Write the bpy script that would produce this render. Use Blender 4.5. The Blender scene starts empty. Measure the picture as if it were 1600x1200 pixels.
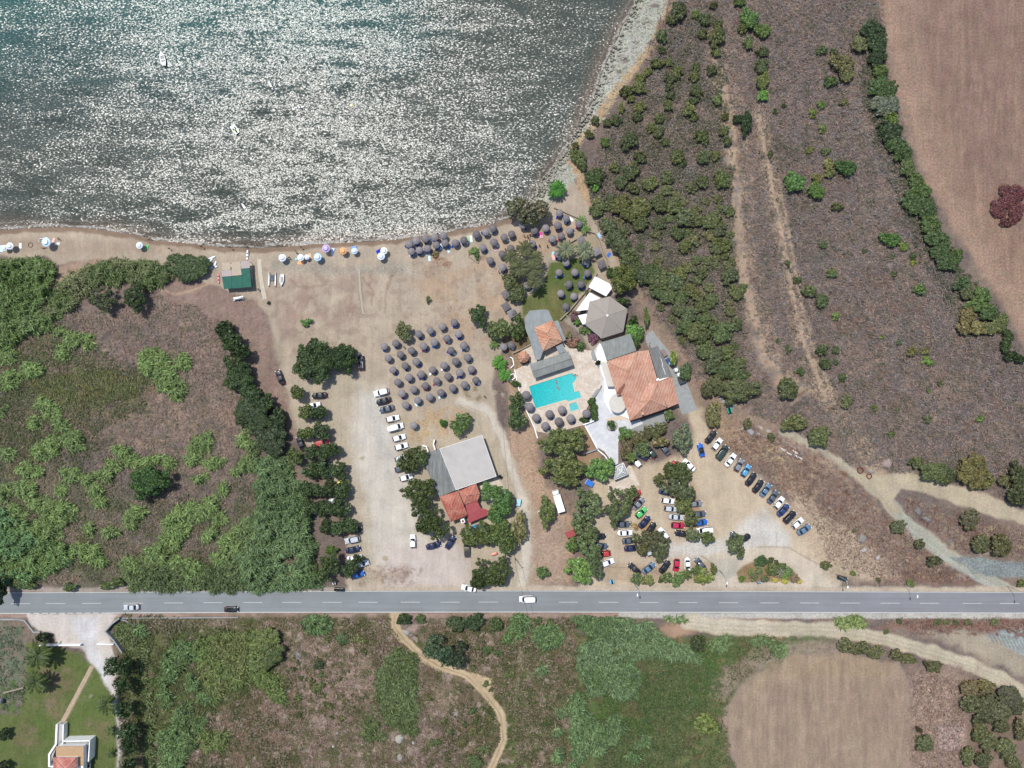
import bpy, math, random, os
import numpy as np
from mathutils import Vector, Matrix
from mathutils.geometry import tessellate_polygon
random.seed(7)
# ------------------------------------------------------------------ camera, sky, sun
CAM_H = 225.0
S = 0.2                       # metres on the ground per pixel of the survey (1600 x 1200)
scene = bpy.context.scene
col = scene.collection
cam_d = bpy.data.cameras.new("camera"); cam = bpy.data.objects.new("camera", cam_d); col.objects.link(cam)
cam.location = (0, 0, CAM_H); cam.rotation_euler = (0, 0, 0)
cam_d.sensor_width = 36; cam_d.lens = 36 * CAM_H / 320.0
cam_d.clip_start = 1; cam_d.clip_end = 20000
scene.camera = cam
SUN_AZ = (-0.585, 0.811)      # towards the sun on the map
SUN_EL = 65.0
world = bpy.data.worlds.new("World"); scene.world = world; world.use_nodes = True
wn = world.node_tree.nodes; wl = world.node_tree.links
sky = wn.new("ShaderNodeTexSky"); sky.sky_type = 'NISHITA'; sky.sun_disc = False
sky.sun_elevation = math.radians(SUN_EL); sky.sun_rotation = math.atan2(SUN_AZ[0], SUN_AZ[1])
bg = wn["Background"]; bg.inputs[1].default_value = 0.12
wl.new(sky.outputs[0], bg.inputs[0])
sd_ = bpy.data.lights.new("sun", 'SUN'); sd_.energy = 3.5; sd_.angle = math.radians(0.5); sd_.color = (1, 0.965, 0.91)
sun = bpy.data.objects.new("sun", sd_); col.objects.link(sun)
ce = math.cos(math.radians(SUN_EL)); n_ = math.hypot(*SUN_AZ)
sv = Vector((SUN_AZ[0]/n_*ce, SUN_AZ[1]/n_*ce, math.sin(math.radians(SUN_EL))))
sun.rotation_euler = sv.to_track_quat('Z', 'Y').to_euler(); sun.location = sv * 400
scene.view_settings.view_transform = 'Standard'; scene.view_settings.look = 'None'
scene.view_settings.exposure = 0.36; scene.view_settings.gamma = 1
scene.cycles.max_bounces = 5; scene.cycles.diffuse_bounces = 2; scene.cycles.glossy_bounces = 3
scene.cycles.sample_clamp_indirect = 4

# ------------------------------------------------------------------ helpers
def veg(t, k, ds=0.22):
    c = C(*t, k=k); m = (c[0] + c[1] + c[2]) / 3; return tuple(x * (1 - ds) + m * ds for x in c)
def s2l(c):
    c = c / 255.0
    return c / 12.92 if c <= 0.04045 else ((c + 0.055) / 1.055) ** 2.4
KA = 0.62
def C(r, g, b, k=KA):          # colour seen in full sun -> base colour
    return (s2l(r) * k, s2l(g) * k, s2l(b) * k)
def W(px, py, h=0.0):
    f = S * (CAM_H - h) / CAM_H
    return ((px - 800) * f, (600 - py) * f)
def tl(ox, oy, pts, k=4.0):
    return [(ox + p[0] / k, oy + p[1] / k) + tuple(p[2:]) for p in pts]
def tag(o, label=None, cat=None, group=None, kind=None):
    if label: o['label'] = label
    if cat: o['category'] = cat
    if group: o['group'] = group
    if kind: o['kind'] = kind
    return o
def empty(name, loc=(0, 0, 0), rz=0.0):
    o = bpy.data.objects.new(name, None); col.objects.link(o)
    o.location = loc; o.rotation_euler = (0, 0, rz); o.empty_display_size = 0.3
    return o
def link(name, me, mat=None, parent=None, loc=None):
    o = bpy.data.objects.new(name, me); col.objects.link(o)
    if mat is not None and len(me.materials) == 0: me.materials.append(mat)
    if parent is not None: o.parent = parent
    if loc is not None: o.location = loc
    return o
def copy_tree(o, parent=None, color=None):
    c = o.copy(); col.objects.link(c)
    if parent is not None: c.parent = parent
    for ch in o.children: copy_tree(ch, c)
    return c
class MB:
    """collects simple shapes into one mesh"""
    def __init__(s): s.v = []; s.f = []; s.sm = []
    def add(s, vs, fs, smooth=False):
        b = len(s.v); s.v += [tuple(v) for v in vs]
        for f in fs: s.f.append(tuple(i + b for i in f)); s.sm.append(smooth)
        return s
    def box(s, c, d, rz=0.0, bev=0.0):
        x, y, z = d[0] / 2, d[1] / 2, d[2] / 2; ca, sa = math.cos(rz), math.sin(rz)
        vs = [(i * x, j * y, k * z) for k in (-1, 1) for (i, j) in ((-1, -1), (1, -1), (1, 1), (-1, 1))]
        vs = [(c[0] + a * ca - b_ * sa, c[1] + a * sa + b_ * ca, c[2] + z_) for a, b_, z_ in vs]
        return s.add(vs, [(3, 2, 1, 0), (4, 5, 6, 7), (0, 1, 5, 4), (1, 2, 6, 5), (2, 3, 7, 6), (3, 0, 4, 7)])
    def cyl(s, p0, p1, r0, r1=None, n=10, cap=True, smooth=True):
        r1 = r0 if r1 is None else r1
        p0 = Vector(p0); p1 = Vector(p1); d = (p1 - p0).normalized()
        u = d.orthogonal().normalized(); w = d.cross(u)
        vs = []
        for p, r in ((p0, r0), (p1, r1)):
            for i in range(n):
                a = 2 * math.pi * i / n; vs.append(p + (u * math.cos(a) + w * math.sin(a)) * r)
        fs = [(i, (i + 1) % n, n + (i + 1) % n, n + i) for i in range(n)]
        s.add(vs, fs, smooth)
        if cap:
            b = len(s.v) - 2 * n
            s.f.append(tuple(b + i for i in range(n))[::-1]); s.sm.append(False)
            s.f.append(tuple(b + n + i for i in range(n))); s.sm.append(False)
        return s
    def rings(s, rings, close0=False, close1=False, smooth=True):
        n = len(rings[0]); vs = [p for r in rings for p in r]; fs = []
        for k in range(len(rings) - 1):
            for i in range(n):
                j = (i + 1) % n; fs.append((k * n + i, k * n + j, (k + 1) * n + j, (k + 1) * n + i))
        if close0: fs.append(tuple(range(n))[::-1])
        if close1: fs.append(tuple((len(rings) - 1) * n + i for i in range(n)))
        return s.add(vs, fs, smooth)
    def prism(s, pts, z0, z1, holes=()):
        """pts world xy, closed solid between two heights"""
        loops = [list(pts)] + [list(h) for h in holes]
        v3 = [[Vector((p[0], p[1], 0)) for p in l] for l in loops]
        tri = tessellate_polygon(v3)
        flat = [p for l in loops for p in l]; n = len(flat)
        vs = [(p[0], p[1], z1) for p in flat] + [(p[0], p[1], z0) for p in flat]
        fs = []
        for t in tri:
            a, b, c = [flat[i] for i in t]
            up = (b[0]-a[0])*(c[1]-a[1]) - (b[1]-a[1])*(c[0]-a[0]) > 0
            t = tuple(t) if up else tuple(t)[::-1]
            fs.append(t); fs.append(tuple(i + n for i in t)[::-1])
        b = 0
        for l in loops:
            m = len(l)
            for i in range(m):
                j = (i + 1) % m; fs.append((b + i, b + j, b + j + n, b + i + n))
            b += m
        return s.add(vs, fs)
    def strip(s, pts, w, z0, z1, closed=False):
        """wall along a polyline of world xy points"""
        P = [Vector((p[0], p[1])) for p in pts]; n = len(P); L = []; R = []
        for i in range(n):
            a = P[i - 1] if (i > 0 or closed) else P[i]; b = P[(i + 1) % n] if (i < n - 1 or closed) else P[i]
            d = (b - a).normalized(); nn = Vector((-d.y, d.x)) * (w / 2)
            L.append(P[i] + nn); R.append(P[i] - nn)
        vs = []; fs = []
        for i in range(n):
            vs += [(L[i].x, L[i].y, z0), (L[i].x, L[i].y, z1), (R[i].x, R[i].y, z1), (R[i].x, R[i].y, z0)]
        m = n if closed else n - 1
        for i in range(m):
            a = 4 * i; b = 4 * ((i + 1) % n)
            for k in range(4): fs.append((a + k, b + k, b + (k + 1) % 4, a + (k + 1) % 4))
        if not closed: fs += [(0, 1, 2, 3), (4 * n - 1, 4 * n - 2, 4 * n - 3, 4 * n - 4)]
        return s.add(vs, fs)
    def mesh(s, name, mat=None):
        me = bpy.data.meshes.new(name); me.from_pydata(s.v, [], s.f)
        me.polygons.foreach_set('use_smooth', s.sm); me.update()
        import bmesh
        bm = bmesh.new(); bm.from_mesh(me); bmesh.ops.recalc_face_normals(bm, faces=bm.faces); bm.to_mesh(me); bm.free()
        if mat is not None: me.materials.append(mat)
        return me
    def build(s, name, mat=None, parent=None, loc=None):
        return link(name, s.mesh(name, mat), None, parent, loc)

# ------------------------------------------------------------------ materials
def newmat(name):
    m = bpy.data.materials.new(name); m.use_nodes = True
    nt = m.node_tree; return m, nt.nodes, nt.links, nt.nodes['Principled BSDF']
def setp(p, rough=0.7, spec=0.3, metal=0.0):
    p.inputs['Roughness'].default_value = rough
    p.inputs['Specular IOR Level'].default_value = spec
    p.inputs['Metallic'].default_value = metal
def mth(N, L, op, a, b=None, clamp=False):
    n = N.new('ShaderNodeMath'); n.operation = op; n.use_clamp = clamp
    for i, v in enumerate((a, b)):
        if v is None: continue
        if isinstance(v, (int, float)): n.inputs[i].default_value = v
        else: L.new(v, n.inputs[i])
    return n.outputs[0]
def mixc(N, L, mode, f, a, b):
    n = N.new('ShaderNodeMix'); n.data_type = 'RGBA'; n.blend_type = mode; n.clamp_factor = True
    for idx, v in ((0, f), (6, a), (7, b)):
        if isinstance(v, (int, float)): n.inputs[idx].default_value = v
        elif isinstance(v, tuple): n.inputs[idx].default_value = (*v[:3], 1)
        else: L.new(v, n.inputs[idx])
    return n.outputs[2]
def noise(N, L, scale, detail=3, rough=0.6, vec=None, dist=0.0, typ=None):
    n = N.new('ShaderNodeTexNoise'); n.inputs['Scale'].default_value = scale
    n.inputs['Detail'].default_value = detail; n.inputs['Roughness'].default_value = rough
    n.inputs['Distortion'].default_value = dist
    if vec is not None: L.new(vec, n.inputs['Vector'])
    return n.outputs['Fac']
def coords(N, kind='Object'):
    return N.new('ShaderNodeTexCoord').outputs[kind]
def mapr(N, L, v, a, b, c, d, clamp=True):
    n = N.new('ShaderNodeMapRange'); n.clamp = clamp
    L.new(v, n.inputs[0])
    for i, x in enumerate((a, b, c, d)): n.inputs[i + 1].default_value = x
    return n.outputs[0]
def plain(name, c, rough=0.7, var=0.15, scale=3.0, spec=0.3, metal=0.0, bump=0.0, dirt=0.0):
    m, N, L, p = newmat(name); setp(p, rough, spec, metal)
    co = coords(N); f = noise(N, L, scale, 4, 0.65, co)
    k = mapr(N, L, f, 0.3, 0.7, 1 - var, 1 + var)
    cc = mixc(N, L, 'MULTIPLY', 1.0, tuple(c), k)
    if dirt:
        f2 = noise(N, L, scale * 0.25, 5, 0.7, co, 0.6)
        cc = mixc(N, L, 'MIX', mth(N, L, 'MULTIPLY', mapr(N, L, f2, 0.45, 0.7, 0, 1), dirt), cc, tuple(x * 0.55 for x in c))
    L.new(cc, p.inputs['Base Color'])
    if bump:
        b = N.new('ShaderNodeBump'); b.inputs['Distance'].default_value = bump
        L.new(f, b.inputs['Height']); L.new(b.outputs[0], p.inputs['Normal'])
    return m
def objcolor_mat(name, rough=0.3, spec=0.5, var=0.05, coat=0.0, metal=0.0):
    m, N, L, p = newmat(name); setp(p, rough, spec, metal)
    oi = N.new('ShaderNodeObjectInfo'); f = noise(N, L, 4.0, 3, 0.6, coords(N))
    L.new(mixc(N, L, 'MULTIPLY', 1.0, oi.outputs['Color'], mapr(N, L, f, 0.3, 0.7, 1 - var, 1 + var)), p.inputs['Base Color'])
    if coat: p.inputs['Coat Weight'].default_value = coat; p.inputs['Coat Roughness'].default_value = 0.08
    return m
def foliage_mat(name, trans=0.22, var=0.62):
    m, N, L, p = newmat(name); setp(p, 0.5, 0.35)
    oi = N.new('ShaderNodeObjectInfo'); g = N.new('ShaderNodeNewGeometry')
    k = mapr(N, L, g.outputs['Random Per Island'], 0, 1, 1 - var, 1 + var)
    c = mixc(N, L, 'MULTIPLY', 1.0, oi.outputs['Color'], k)
    f = noise(N, L, 0.55, 2, 0.5, coords(N))
    c = mixc(N, L, 'MIX', mapr(N, L, f, 0.45, 0.62, 0, 0.35), c, mixc(N, L, 'MULTIPLY', 1.0, c, (1.5, 1.25, 0.7)))
    L.new(c, p.inputs['Base Color'])
    t = N.new('ShaderNodeBsdfTranslucent'); L.new(mixc(N, L, 'MULTIPLY', 1.0, c, (1.1, 1.3, 0.5)), t.inputs[0])
    mx = N.new('ShaderNodeMixShader'); mx.inputs[0].default_value = trans
    L.new(p.outputs[0], mx.inputs[1]); L.new(t.outputs[0], mx.inputs[2])
    L.new(mx.outputs[0], N['Material Output'].inputs[0])
    return m
def attrfoliage_mat(name, trans=0.2, var=0.45):
    m, N, L, p = newmat(name); setp(p, 0.55, 0.3)
    a = N.new('ShaderNodeAttribute'); a.attribute_name = 'Col'; g = N.new('ShaderNodeNewGeometry')
    k = mapr(N, L, g.outputs['Random Per Island'], 0, 1, 1 - var, 1 + var * 1.1)
    c = mixc(N, L, 'MULTIPLY', 1.0, a.outputs['Color'], k); L.new(c, p.inputs['Base Color'])
    t = N.new('ShaderNodeBsdfTranslucent'); L.new(c, t.inputs[0])
    mx = N.new('ShaderNodeMixShader'); mx.inputs[0].default_value = trans
    L.new(p.outputs[0], mx.inputs[1]); L.new(t.outputs[0], mx.inputs[2]); L.new(mx.outputs[0], N['Material Output'].inputs[0])
    return m
M = {}
M['foliage'] = foliage_mat('foliage'); M['stuff'] = attrfoliage_mat('stuff_foliage')
M['bark'] = plain('bark', (0.13, 0.10, 0.075), 0.9, 0.3, 6)
M['paint'] = objcolor_mat('car_paint', 0.4, 0.45, 0.06, 0.25)
M['fabric'] = objcolor_mat('fabric', 0.85, 0.2, 0.06)
M['plastic'] = objcolor_mat('gelcoat', 0.4, 0.5, 0.05)
M['glass'] = plain('dark_glass', (0.012, 0.015, 0.02), 0.08, 0.0, spec=0.6)
M['rubber'] = plain('rubber', (0.02, 0.02, 0.02), 0.85, 0.1)
M['rim'] = plain('rim_metal', (0.4, 0.4, 0.42), 0.35, 0.05, metal=0.8)
M['lamp'] = plain('lamp_lens', (0.75, 0.76, 0.78), 0.15, 0.0)
M['redlamp'] = plain('red_lens', (0.35, 0.02, 0.02), 0.2, 0.0)
M['dark'] = plain('dark_plastic', (0.03, 0.03, 0.033), 0.6, 0.1)
M['white'] = plain('white_paint', (0.78, 0.78, 0.76), 0.6, 0.06, 1.5, dirt=0.12)
M['cream'] = plain('cream_render', (0.62, 0.58, 0.50), 0.85, 0.1, 1.2, dirt=0.25)
M['wood'] = plain('weathered_wood', (0.42, 0.34, 0.25), 0.8, 0.2, 4)
M['steel'] = plain('galvanised_steel', (0.45, 0.46, 0.47), 0.4, 0.1, 5, metal=0.7)
M['concrete'] = plain('concrete', C(170, 172, 170), 0.9, 0.12, 1.2, bump=0.02, dirt=0.35)
M['stone'] = plain('stone_wall', C(175, 160, 140), 0.9, 0.25, 3, bump=0.05, dirt=0.2)
M['rust'] = plain('rusty_iron', (0.16, 0.05, 0.035), 0.85, 0.3, 3)
M['tentcloth'] = plain('tent_cloth', C(176, 166, 155), 0.8, 0.05, 0.8, dirt=0.15)
M['flatroof'] = plain('flat_roof_membrane', C(206, 200, 194), 0.85, 0.06, 0.5, dirt=0.22)
M['redmetal'] = plain('red_sheet', C(178, 84, 88), 0.55, 0.12, 1.0, dirt=0.15)
M['greenroof'] = plain('green_felt', C(52, 112, 96), 0.8, 0.16, 0.7, dirt=0.2)
M['beigeroof'] = plain('beige_panel', C(205, 188, 165), 0.85, 0.06, 1.0, dirt=0.1)
M['pinkroof'] = plain('pale_panel', C(196, 182, 178), 0.85, 0.06, 1.0, dirt=0.1)
M['tan_deck'] = plain('tan_deck', C(204, 170, 132), 0.8, 0.12, 2.0)

def tile_mat(name, c, ang=0.0, c2=None):
    """clay pantiles: courses running down the slope, patchy firing colours"""
    m, N, L, p = newmat(name); setp(p, 0.85, 0.2)
    co = coords(N); mp = N.new('ShaderNodeMapping'); mp.inputs['Rotation'].default_value = (0, 0, ang); L.new(co, mp.inputs[0])
    w = N.new('ShaderNodeTexWave'); w.wave_type = 'BANDS'; w.bands_direction = 'X'; w.inputs['Scale'].default_value = 0.36
    w.inputs['Distortion'].default_value = 4.0; w.inputs['Detail'].default_value = 3; w.inputs['Detail Scale'].default_value = 1.8
    L.new(mp.outputs[0], w.inputs[0])
    n1 = noise(N, L, 3.2, 4, 0.75, co); n2 = noise(N, L, 0.35, 3, 0.6, co)
    base = mixc(N, L, 'MIX', mapr(N, L, n2, 0.4, 0.6, 0, 1), tuple(c), tuple(c2 or (c[0]*1.1, c[1]*1.35, c[2]*1.45)))
    base = mixc(N, L, 'MULTIPLY', 1.0, base, mapr(N, L, n1, 0.3, 0.7, 0.72, 1.25))
    base = mixc(N, L, 'MULTIPLY', 1.0, base, mapr(N, L, w.outputs['Fac'], 0, 1, 0.87, 1.07))
    L.new(base, p.inputs['Base Color'])
    b = N.new('ShaderNodeBump'); b.inputs['Distance'].default_value = 0.06; L.new(w.outputs['Fac'], b.inputs['Height'])
    L.new(b.outputs[0], p.inputs['Normal'])
    return m
M['tile'] = tile_mat('clay_tiles', C(212, 156, 132), 0.35, C(224, 176, 152))
M['tile_red'] = tile_mat('red_tiles', C(190, 108, 92), 0.35, C(206, 140, 120))
M['tile_lo'] = tile_mat('terracotta_tiles', C(214, 150, 122), 1.9, C(226, 178, 148))
M['tile_house'] = tile_mat('house_tiles', C(196, 120, 108), 0.8, C(222, 160, 146))
def corr_mat(name, c, ang, freq=1.6, streak=0.3):
    m, N, L, p = newmat(name); setp(p, 0.8, 0.25)
    co = coords(N); mp = N.new('ShaderNodeMapping'); mp.inputs['Rotation'].default_value = (0, 0, ang); L.new(co, mp.inputs[0])
    w = N.new('ShaderNodeTexWave'); w.inputs['Scale'].default_value = freq; w.inputs['Distortion'].default_value = 0.3; L.new(mp.outputs[0], w.inputs[0])
    mp2 = N.new('ShaderNodeMapping'); mp2.inputs['Rotation'].default_value = (0, 0, ang); mp2.inputs['Scale'].default_value = (1.2, 0.12, 1)
    L.new(co, mp2.inputs[0]); n1 = noise(N, L, 1.5, 4, 0.7, mp2.outputs[0]); n2 = noise(N, L, 0.6, 4, 0.6, co)
    cc = mixc(N, L, 'MULTIPLY', 1.0, tuple(c), mapr(N, L, n1, 0.35, 0.65, 1 - streak, 1 + streak))
    cc = mixc(N, L, 'MULTIPLY', 1.0, cc, mapr(N, L, n2, 0.35, 0.65, 0.9, 1.08))
    cc = mixc(N, L, 'MULTIPLY', 1.0, cc, mapr(N, L, w.outputs['Fac'], 0, 1, 0.93, 1.04)); L.new(cc, p.inputs['Base Color'])
    b = N.new('ShaderNodeBump'); b.inputs['Distance'].default_value = 0.04; L.new(w.outputs['Fac'], b.inputs['Height']); L.new(b.outputs[0], p.inputs['Normal'])
    return m
M['corr'] = corr_mat('corrugated_grey', C(140, 143, 140), 0.36, 0.7, 0.28)
M['corr2'] = corr_mat('grey_boards', C(155, 158, 153), 0.33 + math.pi / 2, 1.1, 0.12)
M['slate'] = corr_mat('grey_slate', C(160, 166, 166), 0.33, 0.8, 0.1)

def thatch_mat():
    m, N, L, p = newmat('thatch'); setp(p, 0.95, 0.1)
    co = coords(N); sx = N.new('ShaderNodeSeparateXYZ'); L.new(co, sx.inputs[0])
    a = mth(N, L, 'ARCTAN2', sx.outputs[1], sx.outputs[0]); cb = N.new('ShaderNodeCombineXYZ'); L.new(mth(N, L, 'MULTIPLY', a, 9.0), cb.inputs[0])
    L.new(mth(N, L, 'MULTIPLY', sx.outputs[2], 3.0), cb.inputs[1])
    f = noise(N, L, 1.3, 4, 0.7, cb.outputs[0])
    oi = N.new('ShaderNodeObjectInfo'); r = mapr(N, L, oi.outputs['Random'], 0, 1, 0.72, 1.3)
    c = mixc(N, L, 'MULTIPLY', 1.0, C(146, 140, 142), mapr(N, L, f, 0.3, 0.7, 0.6, 1.35)); c = mixc(N, L, 'MULTIPLY', 1.0, c, r)
    L.new(c, p.inputs['Base Color'])
    b = N.new('ShaderNodeBump'); b.inputs['Distance'].default_value = 0.05; L.new(f, b.inputs['Height']); L.new(b.outputs[0], p.inputs['Normal'])
    return m
M['thatch'] = thatch_mat()
def paving_mat(name, c, c2, size=0.9, joint=0.06):
    m, N, L, p = newmat(name); setp(p, 0.8, 0.3)
    co = coords(N); v = N.new('ShaderNodeTexVoronoi'); v.inputs['Scale'].default_value = 1 / size; L.new(co, v.inputs[0])
    ve = N.new('ShaderNodeTexVoronoi'); ve.feature = 'DISTANCE_TO_EDGE'; ve.inputs['Scale'].default_value = 1 / size; L.new(co, ve.inputs[0])
    sp = N.new('ShaderNodeSeparateColor'); L.new(v.outputs['Color'], sp.inputs[0])
    cc = mixc(N, L, 'MIX', sp.outputs[0], tuple(c), tuple(c2))
    cc = mixc(N, L, 'MULTIPLY', 1.0, cc, mapr(N, L, noise(N, L, 0.4, 4, 0.6, co), 0.35, 0.65, 0.9, 1.05))
    cc = mixc(N, L, 'MIX', mapr(N, L, ve.outputs['Distance'], 0, joint, 0.45, 0), cc, tuple(x * 0.45 for x in c)); L.new(cc, p.inputs['Base Color'])
    return m
M['terrace'] = paving_mat('cream_crazy_paving', C(238, 226, 210), C(226, 206, 184), 1.0)
M['whitepatio'] = paving_mat('white_crazy_paving', C(226, 228, 232), C(236, 236, 238), 1.3, 0.03)
M['coping'] = plain('pool_coping', C(236, 214, 190), 0.8, 0.06, 2)
def asphalt_mat():
    m, N, L, p = newmat('asphalt'); setp(p, 0.85, 0.25)
    co = coords(N); mp = N.new('ShaderNodeMapping'); mp.inputs['Scale'].default_value = (0.03, 1.0, 1); L.new(co, mp.inputs[0])
    n1 = noise(N, L, 0.9, 4, 0.6, mp.outputs[0]); n2 = noise(N, L, 0.09, 5, 0.7, co); n3 = noise(N, L, 5, 2, 0.7, co)
    sx = N.new('ShaderNodeSeparateXYZ'); L.new(co, sx.inputs[0])
    warm = mapr(N, L, sx.outputs[0], -60, 140, 0, 1)
    c = mixc(N, L, 'MIX', warm, C(146, 151, 152), C(146, 146, 150))
    c = mixc(N, L, 'MULTIPLY', 1.0, c, mapr(N, L, n1, 0.35, 0.65, 0.93, 1.07)); c = mixc(N, L, 'MULTIPLY', 1.0, c, mapr(N, L, n2, 0.35, 0.65, 0.93, 1.07))
    c = mixc(N, L, 'MULTIPLY', 1.0, c, mapr(N, L, n3, 0.3, 0.7, 0.95, 1.05))
    L.new(c, p.inputs['Base Color']); return m
M['asphalt'] = asphalt_mat()
M['marking'] = plain('road_paint', C(222, 222, 214), 0.7, 0.15, 1.5, dirt=0.3)
# ------------------------------------------------------------------ terrain sheet
def hash_noise(X, Y, scale, seed):
    """smooth value noise, -1..1, over survey-pixel coordinates"""
    rs = np.random.RandomState(seed); T = rs.rand(256, 256).astype(np.float32) * 2 - 1
    x = X / scale + seed * 7.31; y = Y / scale + seed * 3.77
    xi = np.floor(x).astype(np.int32); yi = np.floor(y).astype(np.int32)
    fx = (x - xi).astype(np.float32); fy = (y - yi).astype(np.float32)
    fx = fx * fx * (3 - 2 * fx); fy = fy * fy * (3 - 2 * fy)
    a = T[yi & 255, xi & 255]; b = T[yi & 255, (xi + 1) & 255]; c = T[(yi + 1) & 255, xi & 255]; d = T[(yi + 1) & 255, (xi + 1) & 255]
    return a + (b - a) * fx + (c - a) * fy + (a - b - c + d) * fx * fy
def fbm(X, Y, scale, seed, oct=3, gain=0.5):
    s = 0; amp = 1; tot = 0
    for o in range(oct):
        s = s + amp * hash_noise(X, Y, scale / 2 ** o, seed + o * 11); tot += amp; amp *= gain
    return s / tot * 1.5
def sdist(X, Y, poly, closed=True):
    """signed distance in px (negative inside)"""
    d = np.full(X.shape, 1e9, np.float32); ins = np.zeros(X.shape, bool); n = len(poly)
    for i in range(n if closed else n - 1):
        x0, y0 = poly[i][:2]; x1, y1 = poly[(i + 1) % n][:2]
        ex, ey = x1 - x0, y1 - y0; L2 = ex * ex + ey * ey + 1e-9
        t = np.clip(((X - x0) * ex + (Y - y0) * ey) / L2, 0, 1)
        dd = (X - x0 - t * ex) ** 2 + (Y - y0 - t * ey) ** 2; d = np.minimum(d, dd)
        if closed:
            if y0 != y1:
                cr = ((y0 > Y) != (y1 > Y)) & (X < (x1 - x0) * (Y - y0) / (y1 - y0) + x0); ins ^= cr
    d = np.sqrt(d)
    return np.where(ins, -d, d) if closed else d
def sstep(a, b, x):
    t = np.clip((x - a) / (b - a), 0, 1); return t * t * (3 - 2 * t)

STEP = 1.55
inner = np.arange(-12, 1612.1, STEP)
def margin(a, b, s0, g):
    out = []; x = a; s = s0
    sgn = 1 if b > a else -1
    while (b - x) * sgn > 0: x += sgn * s; s *= g; out.append(x)
    return np.array(out)
XS = np.concatenate([margin(inner[0], -16000, 2.2, 1.045)[::-1], inner, margin(inner[-1], 17600, 2.2, 1.045)])
innery = np.arange(-12, 1212.1, STEP)
YS = np.concatenate([margin(innery[0], -16000, 2.2, 1.045)[::-1], innery, margin(innery[-1], 17200, 2.2, 1.045)])
GX, GY = np.meshgrid(XS.astype(np.float32), YS.astype(np.float32))
NF = {}
def nz(scale, seed, oct=3):
    k = (scale, seed, oct)
    if k not in NF: NF[k] = fbm(GX, GY, scale, seed, oct)
    return NF[k]
nA = nz(60, 1, 4); nB = nz(18, 2, 3); nC = nz(6, 3, 3); nD = nz(3.2, 4, 2)

SHORE = [(-16000, 700), (-3000, 420), (-400, 366), (0, 357), (50, 353), (100, 352), (150, 355), (200, 362), (250, 374), (300, 378), (350, 384), (400, 385), (450, 381),
         (500, 378), (560, 375), (620, 371), (680, 364), (730, 353), (770, 347), (795, 339), (825, 320), (845, 292), (856, 272), (882, 235),
         (907, 200), (925, 155), (940, 112), (952, 82), (975, 32), (995, 0), (1050, -110), (1150, -400), (2500, -4000), (4000, -16000)]
SEA = SHORE + [(-16000, -16000)]
def warped_sdist(poly, amt, sc=18, closed=True, seed=2, pad=40):
    xs = [p[0] for p in poly]; ys = [p[1] for p in poly]
    ix0, ix1 = np.searchsorted(XS, [min(xs) - pad, max(xs) + pad]); iy0, iy1 = np.searchsorted(YS, [min(ys) - pad, max(ys) + pad])
    sl = (slice(iy0, iy1), slice(ix0, ix1))
    if GX[sl].size == 0: return sl, None
    wx = nz(sc, seed)[sl] * amt; wy = nz(sc, seed + 20)[sl] * amt
    return sl, sdist(GX[sl] + wx, GY[sl] + wy, poly, closed)
sea_d = sdist(GX + nB * 1.5, GY + nB * 1.0, SEA)         # <0 in the sea

# base colour: dry scrub ground
COL = np.zeros(GX.shape + (3,), np.float32)
def cc(*a, k=KA): return np.array(C(*a, k=k), np.float32)
t = sstep(-0.5, 0.6, nA)[..., None]
COL[:] = cc(122, 108, 101) * (1 - t) + cc(138, 121, 108) * t
t = sstep(0.15, 0.7, nz(35, 5))[..., None]; COL[:] = COL * (1 - 0.5 * t) + cc(118, 106, 102) * 0.5 * t
REL = np.full(GX.shape, 0.8, np.float32)   # relief / twig texture amount
GRV = np.zeros(GX.shape, np.float32)       # gravel speckle
def paint(shape, color, soft=3.0, warp=3.0, wsc=18, op=1.0, rel=None, grv=None, brk=None, wd=None, seed=2):
    """shape: polygon, or ('line', pts, width), or ('blobs', [(x,y,rx,ry)])"""
    if isinstance(shape, tuple) and shape[0] == 'line':
        sl, d = warped_sdist(shape[1], warp, wsc, closed=False, seed=seed)
        if d is None: return
        d = d - shape[2] / 2
    elif isinstance(shape, tuple):
        for b in shape[1]:
            x, y, rx, ry = b
            pad = max(rx, ry) * 1.6 + 12
            ix0, ix1 = np.searchsorted(XS, [x - pad, x + pad]); iy0, iy1 = np.searchsorted(YS, [y - pad, y + pad]); sl = (slice(iy0, iy1), slice(ix0, ix1))
            wx = nz(wsc, seed)[sl] * warp; wy = nz(wsc, seed + 20)[sl] * warp
            q = np.sqrt(((GX[sl] + wx - x) / rx) ** 2 + ((GY[sl] + wy - y) / ry) ** 2); _app(sl, (q - 1) * min(rx, ry), color, soft, op, rel, grv, brk)
        return
    else:
        sl, d = warped_sdist(shape, warp, wsc, seed=seed)
        if d is None: return
    _app(sl, d, color, soft, op, rel, grv, brk)
def _app(sl, d, color, soft, op, rel, grv, brk):
    m = 1 - sstep(-soft, soft, d)
    if brk is not None:
        sc, lo, hi, sd = brk; m = m * sstep(lo, hi, nz(sc, sd)[sl])
    m = m * op
    if color is not None:
        c = cc(*color); COL[sl] = COL[sl] * (1 - m[..., None]) + c * m[..., None]
    if rel is not None: REL[sl] = REL[sl] * (1 - m) + rel * m
    if grv is not None: GRV[sl] = GRV[sl] * (1 - m) + grv * m
T = tl
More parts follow.
